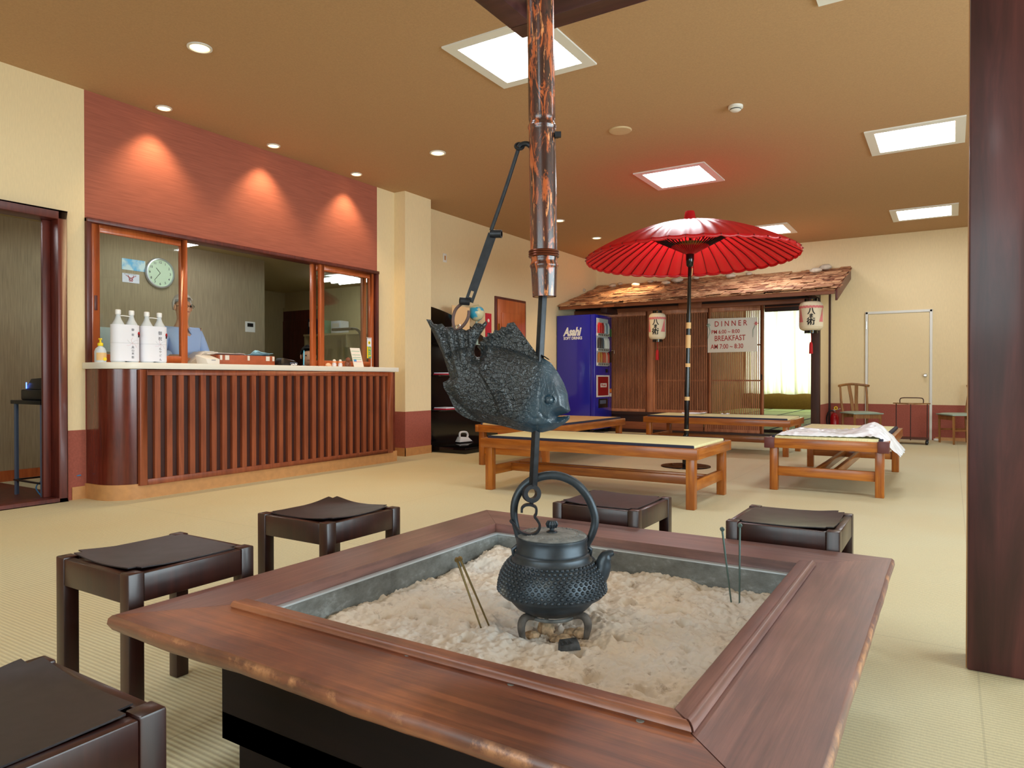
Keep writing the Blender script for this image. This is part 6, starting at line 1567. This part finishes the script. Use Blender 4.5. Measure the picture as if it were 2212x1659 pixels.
t, w_, h = wallcard(530, 694, 551, 718, 'intercom_panel', 'white intercom panel with black screen on the office wall', M['white'], 'intercom')
mb = MB(); mb.box(0.005, 0.007, -w_*0.6, w_*0.6, h*0.5, h*0.85); mb.build('screen', M['black'], t)
wallcard(216, 706, 238, 760, 'pale_notice', 'pale grey-green notice sheet on the office wall behind the pump bottle', plain('pale_green_sheet', (190, 206, 200), 0.6), 'notice')
# office ceiling lamp with three tubes
c = AZ(747, 604, OC-0.04)
def office_lamp(x, y, label):
    t = thing('office_ceiling_light', label, 'ceiling light', (x, y, OC))
    mb = MB(); mb.box(-0.32, 0.32, -0.26, 0.26, -0.03, 0); mb.build('tray', M['white'], t)
    for k in (-1, 0, 1):
        mb = MB(); mb.tube([(-0.29, k*0.16, -0.055), (0.29, k*0.16, -0.055)], 0.022, 12); mb.build('tube_lamp', M['emit_office'], t)
office_lamp(c.x, c.y, 'white office ceiling light with three tubes, seen through the right sash')
office_lamp(-6.75, 4.4, 'added office ceiling light with three tubes above the reception opening, unseen behind the wall')  # extra lamp, added to brighten the dark office
office_lamp(-6.6, 1.9, 'added office ceiling light with three tubes, unseen inside the doorway at left')  # second extra lamp, added to light the doorway end
# shelf and small office things seen through the right sash
q = AY(735, 720, OY-0.2)
t = thing('wall_shelf', 'pale wall shelf with a lower ledge seen through the right sash', 'shelf', (q.x, OY, q.z))
mb = MB(); mb.box(-0.75, 0.55, -0.3, 0, -0.03, 0.0); mb.build('board', M['olive_light'], t)
mb = MB(); mb.box(-0.75, -0.72, -0.28, 0, -0.23, -0.03); mb.build('bracket', M['olive_light'], t)
mb = MB(); mb.box(0.2, 0.23, -0.28, 0, -0.23, -0.03); mb.build('bracket', M['olive_light'], t)
for i, (dx, wd, hh, mt, nm, lb) in enumerate(((-0.62, 0.16, 0.26, 'navy', 'binder', 'dark blue binder on the office shelf'), (-0.36, 0.12, 0.22, 'greenline', 'booklet', 'green and grey booklet on the office shelf'), (-0.05, 0.22, 0.20, 'paper', 'paper_box', 'white paper box on the office shelf'))):
    t = thing(nm, lb, nm.replace('_', ' '), (q.x+dx, OY-0.16, q.z))
    mb = MB(); mb.box(-wd/2, wd/2, -0.09, 0.09, 0, hh); mb.build('cover', M[mt], t, bevel=0.004)
    mb = MB(); mb.box(-wd/3, wd/3, -0.093, -0.09, hh*0.5, hh*0.8); mb.build('label', M['signwhite'], t)
q = AY(765, 712, 7.0)
t = thing('desk_lamp', 'black bent arm desk lamp seen through the right sash', 'desk lamp', (q.x, 7.0, 0.75))
zt_ = q.z-0.75
mb = MB(); mb.lathe([(0, 0), (0.09, 0), (0.085, 0.02), (0, 0.025)], (0.12, 0, 0), 24, cap=False); mb.build('base', M['black'], t)
mb = MB(); mb.tube(smoothpath([(0.12, 0, 0.02), (0.13, 0, zt_*0.6), (0.12, 0, zt_*0.9), (0.05, 0, zt_), (-0.05, 0, zt_+0.01)]), 0.018, 12); mb.build('arm', M['black'], t)
mb = MB(); mb.box(-0.40, -0.02, -0.04, 0.04, zt_-0.005, zt_+0.03); mb.build('lamp_head', M['black'], t, bevel=0.008)
t = thing('office_desk', 'grey office desk carrying the bent arm lamp, mostly hidden by the counter', 'desk', (q.x-0.2, 7.0, 0))
mb = MB(); mb.box(-0.6, 0.6, -0.35, 0.35, 0.72, 0.75); mb.build('desk_top', M['bluegrey'], t, bevel=0.003)
for sx in (-0.57, 0.53): mb = MB(); mb.box(sx, sx+0.04, -0.32, 0.32, 0, 0.72); mb.build('side_panel', M['bluegrey'], t)
# small stand and printer in the left doorway
sx0, sx1, sy0, sy1 = -7.25, -6.35, 2.30, 2.62
P1 = Vector((-6.02, 2.66)); 
t = thing('printer_stand', 'narrow blue-grey angle steel stand inside the left doorway', 'stand', (-6.38, 2.60, 0.012))
# frame corners: near right leg, far left leg
cs = [(0.30, 0.02), (-0.34, 0.02), (-0.34, 0.36), (0.30, 0.36)]
nl = AZ(88, 1078, 0.012); fl_ = AZ(32, 1068, 0.012)
cs = []
o_ = Vector((-6.38, 2.60, 0))
a = Vector((nl.x, nl.y, 0))-o_; b = Vector((fl_.x, fl_.y, 0))-o_
perp = Vector((0.0, 0.55, 0))
for k, p in enumerate((a, b, b+perp*0.8, a+perp*0.8)):
    mb = MB(); mb.box(p.x-0.002, p.x+0.03, p.y-0.002, p.y+0.002, 0, 0.755); mb.box(p.x-0.002, p.x+0.002, p.y, p.y+0.03, 0, 0.755); mb.build('leg', M['bluegrey'], t, smooth=False); cs.append(p)
mb = MB(); z0, z1 = 0.735, 0.765; qs = [cs[0]+Vector((0.04, -0.02, 0)), cs[1]+Vector((-0.02, -0.02, 0)), cs[2]+Vector((0, 0.03, 0)), cs[3]+Vector((0.04, 0.03, 0))]
mb.hexa([(p.x, p.y, z0) for p in qs] + [(p.x, p.y, z1) for p in qs]); mb.build('top_board', M['black'], t, bevel=0.002)
mb = MB(); mb.bar(cs[0]+Vector((0, 0, 0.12)), cs[1]+Vector((0, 0, 0.12)), 0.02, 0.012); mb.bar(cs[1]+Vector((0, 0, 0.12)), cs[2]+Vector((0, 0, 0.12)), 0.02, 0.012); mb.build('lower_brace', M['black'], t)
ctr = sum(cs, Vector())/4 + o_
t = thing('printer', 'small black printer with a blue light strip on the steel stand', 'printer', (ctr.x-0.03, ctr.y-0.05, 0.7652), 0)
mb = MB(); mb.box(-0.13, 0.25, -0.15, 0.15, 0.012, 0.10); mb.build('base_unit', M['black'], t, bevel=0.015)
mb = MB(); mb.hexa([(-0.07, -0.14, 0.10), (0.25, -0.14, 0.10), (0.25, 0.14, 0.10), (-0.07, 0.14, 0.10), (0.0, -0.13, 0.185), (0.25, -0.13, 0.195), (0.25, 0.13, 0.195), (0.0, 0.13, 0.185)]); mb.build('lid', M['black'], t, bevel=0.008)
mb = MB(); mb.box(-0.05, -0.042, -0.1435, -0.139, 0.105, 0.155); mb.build('blue_light', emis('blue_led', (90, 130, 255), 3), t)
for x in (-0.10, 0.20): mb = MB(); mb.box(x, x+0.03, -0.12, 0.12, 0, 0.014); mb.build('foot', M['black'], t)
mb = MB(); p = ctr; mb.tube(smoothpath([(p.x-0.06, p.y+0.1, 0.745), (p.x-0.10, p.y+0.12, 0.55), (p.x-0.06, p.y+0.1, 0.42), (p.x+0.0, p.y+0.08, 0.40), (p.x+0.06, p.y+0.1, 0.45), (p.x+0.08, p.y+0.1, 0.60), (p.x+0.1, p.y+0.1, 0.745)]), 0.005, 6)
tag(mb.build('power_cable', M['black']), 'black power cable looping below the printer stand top', 'cable')
mb = MB(); mb.tube(smoothpath([(nl.x-0.10, nl.y+0.05, 0.02), (nl.x-0.12, nl.y+0.02, 0.09), (nl.x-0.04, nl.y+0.04, 0.15), (nl.x+0.10, nl.y+0.12, 0.17), (nl.x+0.2, nl.y+0.2, 0.19)]), 0.005, 6)
tag(mb.build('network_cable', plain('blue_cable', (70, 140, 190), 0.4)), 'light blue cable curling at the foot of the stand', 'cable')

# ================================================================== BLACK DISPLAY UNIT beyond the column
t = thing('display_shelf', 'black lacquered display shelf with curved top standing against the far left wall', 'display shelf', (-5.95, 7.12, 0))
mb = MB(); mb.box(0.01, 0.78, 0.02, 1.75, 0.0, 0.075); mb.build('base_platform', M['blacklac'], t, bevel=0.004)
def arcpoly(): 
    P = [(0.0, 0.075)]; 
    for k in range(15): 
        u = k/14; P.append((2.05*u, 1.93-0.02*u-0.62*u**1.9))
    P.append((2.05, 0.075)); return P
mb = MB(); mb.prism(arcpoly(), lambda a, b: (0.012, 0.02+a, b), lambda a, b: (0.032, 0.02+a, b)); mb.build('back_panel', M['blacklac'], t)
mb = MB(); P = [(0.03, 0.075), (0.03, 1.93), (0.12, 1.92), (0.22, 1.88), (0.22, 0.075)]
mb.prism(P, lambda a, b: (a, 0.02, b), lambda a, b: (a, 0.045, b)); mb.build('side_panel', M['blacklac'], t)
for z, d_ in ((0.52, 0.34), (0.98, 0.34), (1.40, 0.34)):
    mb = MB(); mb.box(0.032, 0.032+d_, 0.045, 1.9, z, z+0.02); mb.build('shelf_board', M['blacklac'], t, bevel=0.002)
q = AX(1000, 958, -5.62)
t = thing('steam_iron', 'white steam iron on the base of the black display shelf', 'iron', (-5.62, 7.75, 0.0752), R(75))
mb = MB(); mb.prism([(-0.13, -0.055), (0.06, -0.055), (0.15, 0.0), (0.06, 0.055), (-0.13, 0.055)], lambda a, b: (a, b, 0.0), lambda a, b: (a, b, 0.018)); mb.build('soleplate', M['black'], t)
mb = MB(); mb.hexa([(-0.13, -0.052, 0.018), (0.13, -0.012, 0.018), (0.13, 0.012, 0.018), (-0.13, 0.052, 0.018), (-0.10, -0.035, 0.09), (0.05, -0.02, 0.075), (0.05, 0.02, 0.075), (-0.10, 0.035, 0.09)]); mb.build('housing', M['whitegloss'], t, bevel=0.006)
mb = MB(); mb.tube(smoothpath([(-0.09, 0, 0.085), (-0.09, 0, 0.13), (-0.06, 0, 0.15), (0.02, 0, 0.145), (0.05, 0, 0.11), (0.04, 0, 0.075)]), 0.014, 10); mb.build('handle', M['whitegloss'], t)
t = thing('globe', 'small blue and cream globe on the top board of the black display shelf', 'globe', (-5.74, AX(1029, 700, -5.74).y, 1.42))
gq = AX(1029, 676, -5.74)
def globemat():
    m, nt, b = newmat('globe_map'); n = N(nt, 'ShaderNodeTexNoise', Scale=6.0, Detail=5.0); nt.links.new(coords(nt), n.inputs['Vector'])
    nt.links.new(ramp(nt, n.outputs[0], [(0.49, (60, 176, 216)), (0.53, (226, 222, 180))]), b.inputs['Base Color']); b.inputs['Roughness'].default_value = 0.3; return m
mb = MB(); gz = gq.z-1.42; mb.ball((0, 0, gz), 0.115, 28); mb.build('sphere', globemat(), t)
mb = MB(); mb.tube([(0.0, 0.125*math.sin(a), gz+0.125*math.cos(a)) for a in [R(20+k*12) for k in range(14)]], 0.006, 8); mb.tube([(0, 0, 0.02), (0, 0, gz-0.12)], [0.03, 0.015], 10); mb.lathe([(0, 0), (0.08, 0), (0.07, 0.02), (0, 0.025)], (0, 0, 0), 24, cap=False); mb.build('stand', M['chairseat'], t)
def standcard(px0, py0, px1, py1, x, name, label, mat, cat, zb):
    a = AX(px0, py0, x); b = AX(px1, py1, x); t = thing(name, label, cat, (x, (a.y+b.y)/2, zb))
    hw = (b.y-a.y)/2; mb = MB(); mb.box(0, 0.006, -hw, hw, 0, a.z-zb); mb.build('card', mat, t, smooth=False)
    mb = MB(); mb.box(-0.05, 0.03, -hw, hw, 0, 0.004); mb.build('foot', mat, t); return t, hw, a.z-zb
M['peachcard'] = plain('peach_card', (244, 200, 146), 0.6); M['redcard'] = plain('red_card', (186, 30, 50), 0.5)
t, hw, h = standcard(976, 659, 1014, 710, -5.70, 'peach_board', 'peach coloured board on the display shelf behind the open ring', M['peachcard'], 'board', 1.42)
text_obj('printed_word', 'MARKET', 0.04, frame((0.0065, -hw*0.6, h*0.45), (0, 1, -0.15), (0, 0.15, 1)), M['inksoft'], t, ext=0.0002)
t, hw, h = standcard(1048, 676, 1061, 714, -5.66, 'red_price_card', 'small red card with a white number on the display shelf', M['redcard'], 'card', 1.42)
text_obj('printed_number', '9', 0.09, frame((0.0065, -hw*0.3, h*0.25), (0, 1, 0), (0, 0, 1)), M['signwhite'], t, ext=0.0002)
mb = MB(); mb.lathe([(0, 0), (0.025, 0), (0.025, 0.001), (0, 0.001)], (0.0062, 0, h*0.78), 18, axis=(1, 0, 0), cap=False); mb.build('round_mark', M['signwhite'], t)
for i, (z, y, lb) in enumerate(((0.5402, 0.32, 'red and white book lying on the lowest board of the black display shelf'), (1.0002, 0.30, 'red and white book lying on the middle board of the black display shelf'))):
    t = thing('book', lb, 'book', (-5.72, 7.12+y, z), R(10*i), 'books on the black display shelf')
    mb = MB(); mb.box(-0.09, 0.11, -0.13, 0.13, 0, 0.018); mb.build('cover', M['redcard'], t)
    mb = MB(); mb.box(-0.085, 0.112, -0.125, 0.125, 0.018, 0.03); mb.build('pages', M['paper'], t)

# ================================================================== PEOPLE behind the counter
def skinmesh(name, verts, edges, radii, mat, parent, root=0, sub=2):
    me = bpy.data.meshes.new(name); me.from_pydata([Vector(v) for v in verts], edges, [])
    bm = bmesh.new(); bm.from_mesh(me); lay = bm.verts.layers.skin.verify(); bm.verts.ensure_lookup_table()
    for i, v in enumerate(bm.verts):
        r = radii[i]; v[lay].radius = r if isinstance(r, tuple) else (r, r); v[lay].use_root = (i == root)
    bm.to_mesh(me); bm.free()
    o = bpy.data.objects.new(name+'_s', me); C.objects.link(o)
    o.modifiers.new('skin', 'SKIN'); s_ = o.modifiers.new('sub', 'SUBSURF'); s_.levels = sub; s_.render_levels = sub
    dg = bpy.context.evaluated_depsgraph_get(); dg.update()
    m2 = bpy.data.meshes.new_from_object(o.evaluated_get(dg)); bpy.data.objects.remove(o)
    m2.materials.clear(); m2.materials.append(mat); m2.name = name
    for p in m2.polygons: p.use_smooth = True
    o2 = bpy.data.objects.new(name, m2); C.objects.link(o2); o2.parent = parent; return o2
def person(loc, rz, label, hairmat, shirtmat, seated=False, bow=0.0, glasses=False, headz=1.70):
    """faces local +x"""
    t = thing('person', label, 'person', loc, rz)
    s = headz/1.70 if not seated else 1.0
    if seated: hip = 0.50; base = 0.0
    else: hip = 0.92*s; base = 0.0
    up = hip
    ch = up+0.36; nk = up+0.54; sh = up+0.47
    hf = bow*0.10
    V = [(0, 0, up), (0.0, 0, up+0.18), (0.01, 0, ch), (0.015+hf*0.3, 0, nk), (0.03+hf*0.7, 0, nk+0.06), (0.045+hf, 0, nk+0.12), (0.04+hf, 0, nk+0.19), (0.03+hf, 0, nk+0.235)]
    Rr = [(0.15, 0.11), (0.135, 0.105), (0.16, 0.115), 0.055, 0.05, (0.066, 0.074), (0.078, 0.088), (0.058, 0.066)]
    E = [(i, i+1) for i in range(7)]
    fz = 0 if seated else 0.11
    def addv(p, r, par): V.append(p); Rr.append(r); E.append((par, len(V)-1)); return len(V)-1
    for sy in (-1, 1):
        a = addv((0.0, sy*0.17, sh), 0.055, 2); b = addv((0.04, sy*0.23, sh-0.26), 0.045, a)
        c = addv((0.22, sy*0.17, sh-0.36+fz), 0.034, b); d = addv((0.29, sy*0.15, sh-0.37+fz), (0.036, 0.020), c)
        for k in range(4): f = addv((0.34, sy*0.15+(k-1.5)*0.019, sh-0.375+fz), 0.009, d); addv((0.365-0.006*abs(k-1.2), sy*0.15+(k-1.5)*0.021, sh-0.39+fz), 0.008, f)
        f = addv((0.31, sy*0.15-sy*0.035, sh-0.37+fz), 0.010, d); addv((0.335, sy*0.15-sy*0.048, sh-0.38+fz), 0.009, f)
        if seated:
            a = addv((0.10, sy*0.10, hip-0.02), 0.075, 0); b = addv((0.42, sy*0.11, hip-0.03), 0.058, a); c = addv((0.40, sy*0.11, 0.09), 0.038, b); addv((0.52, sy*0.12, 0.035), (0.045, 0.03), c)
        else:
            a = addv((0, sy*0.09, hip-0.10), 0.085, 0); b = addv((0.02, sy*0.10, hip*0.52), 0.058, a); c = addv((-0.01, sy*0.10, 0.09), 0.038, b); addv((0.10, sy*0.11, 0.035), (0.045, 0.03), c)
    bo = skinmesh('body', V, E, Rr, M['skin'], t)
    hc = Vector((0.045+hf, 0, nk+0.165))
    for v in bo.data.vertices:      # nose, brow, chin
        p = v.co-hc
        if p.length < 0.16 and p.x > 0.03:
            v.co.x += 0.022*math.exp(-((p.y/0.014)**2+((p.z+0.01)/0.022)**2)) + 0.010*math.exp(-((p.y/0.03)**2+((p.z+0.072)/0.02)**2)) - 0.006*math.exp(-(((abs(p.y)-0.03)/0.014)**2+((p.z-0.012)/0.012)**2))
    T = Matrix.Translation(Vector((0, 0, 0)))
    for sy in (-1, 1):
        mb = MB(); mb.ball(hc+Vector((0.076, sy*0.030, 0.012)), 0.009, 8); mb.build('eye', M['ink'], t)
        mb = MB(); mb.ball(hc+Vector((-0.005, sy*0.084, 0.0)), 0.022, 10, (0.8, 0.4, 1.3)); mb.build('ear', M['skin'], t)
    mb = MB(); mb.ball(hc+Vector((0.078, 0, -0.042)), 0.016, 8, (0.5, 1.3, 0.3)); mb.build('mouth', plain('lip', (176, 104, 92), 0.5), t)
    # hair cap
    mb = MB(); hb_ = MB().ball((0, 0, 0), 1, 24); vv = [Vector(p) for p in hb_.v]; keep = []
    pts = [hc+Vector((v.x*0.102-0.010, v.y*0.094, v.z*0.112+0.030)) + v*0.004*noise.noise(v*6) for v in vv]
    for f in hb_.f:
        c = sum((vv[i] for i in f), Vector())/len(f)
        if c.z > 0.30 + 0.35*max(0, c.x) or (c.x < 0.05 and c.z > -0.45-0.2*(seated)): keep.append(f)
    mb.add(pts, keep); h_ = mb.build('hair', hairmat, t, angle=80); h_.modifiers.new('thickness', 'SOLIDIFY').thickness = 0.008
    # shirt
    V2_ = [(0, 0, up-0.03), (0.0, 0, up+0.18), (0.01, 0, ch), (0.012, 0, nk-0.03)]; R2 = [(0.165, 0.125), (0.155, 0.12), (0.178, 0.13), 0.066]; E2 = [(0, 1), (1, 2), (2, 3)]
    for sy in (-1, 1):
        V2_.append((0.0, sy*0.175, sh)); R2.append(0.07); E2.append((2, len(V2_)-1))
        V2_.append((0.035, sy*0.232, sh-0.22)); R2.append(0.062); E2.append((len(V2_)-2, len(V2_)-1))
        V2_.append((0.15, sy*0.19, sh-0.32+fz*0.8)); R2.append(0.05); E2.append((len(V2_)-2, len(V2_)-1))
    skinmesh('shirt', V2_, E2, R2, shirtmat, t)
    for sy in (-1, 1):
        mb = MB(); mb.prism([(0.035, 0.0), (0.10, -0.05), (0.115, 0.0), (0.07, 0.035)], lambda a, b, sy=sy: (a+0.01, sy*0.005+sy*abs(b)*0.9+0.0, nk-0.075+b*0.8+0.02), lambda a, b, sy=sy: (a+0.004, sy*0.005+sy*abs(b)*0.9, nk-0.07+b*0.8+0.02)); mb.build('collar', shirtmat, t)
    # trousers
    if seated: V3 = [(0, 0, up)] + [p for sy in (-1, 1) for p in ((0.10, sy*0.10, hip-0.02), (0.42, sy*0.11, hip-0.03), (0.40, sy*0.11, 0.12))]
    else: V3 = [(0, 0, up)] + [p for sy in (-1, 1) for p in ((0, sy*0.09, hip-0.10), (0.02, sy*0.10, hip*0.52), (-0.01, sy*0.10, 0.10))]
    skinmesh('trousers', V3, [(0, 1), (1, 2), (2, 3), (0, 4), (4, 5), (5, 6)], [(0.16, 0.125), 0.095, 0.07, 0.055, 0.095, 0.07, 0.055], M['navy'], t)
    if glasses:
        mb = MB()
        for sy in (-1, 1):
            mb.tube([hc+Vector((0.093, sy*0.032+0.023*math.cos(2*PI*k/16), 0.010+0.016*math.sin(2*PI*k/16))) for k in range(16)], 0.002, 6, closed=True)
            mb.tube([hc+Vector((0.093, sy*0.055, 0.014)), hc+Vector((-0.01, sy*0.086, 0.012))], 0.002, 6)
        mb.tube([hc+Vector((0.094, -0.010, 0.013)), hc+Vector((0.094, 0.010, 0.013))], 0.002, 6); mb.build('glasses', M['ink'], t)
    return t
q = AD(390, 700, 6.76)
person((q.x, q.y, 0.0), R(0), 'standing man with white hair, glasses and pale blue shirt behind the reception sash', M['hairwhite'], M['shirt'], glasses=True, headz=1.71)
q = AD(668, 765, 8.3)
person((q.x-0.02, q.y, 0.0), R(-40), 'seated person with black hair and black clothes bowing behind the counter', M['hairblack'], M['black'], seated=True, bow=1.0)
t = thing('office_chair', 'black office chair under the seated person, hidden by the counter', 'office chair', (q.x-0.02, q.y, 0), R(20))
mb = MB(); mb.box(-0.22, 0.24, -0.23, 0.23, 0.345, 0.405); mb.build('seat', M['black'], t, bevel=0.02)
mb = MB(); mb.tube([(0, 0, 0.05), (0, 0, 0.345)], 0.025, 12); mb.build('column', M['chrome'], t)
for k in range(5): mb = MB(); mb.bar((0, 0, 0.06), (0.27*math.cos(k*2*PI/5), 0.27*math.sin(k*2*PI/5), 0.03), 0.03, 0.03); mb.build('base_arm', M['black'], t)
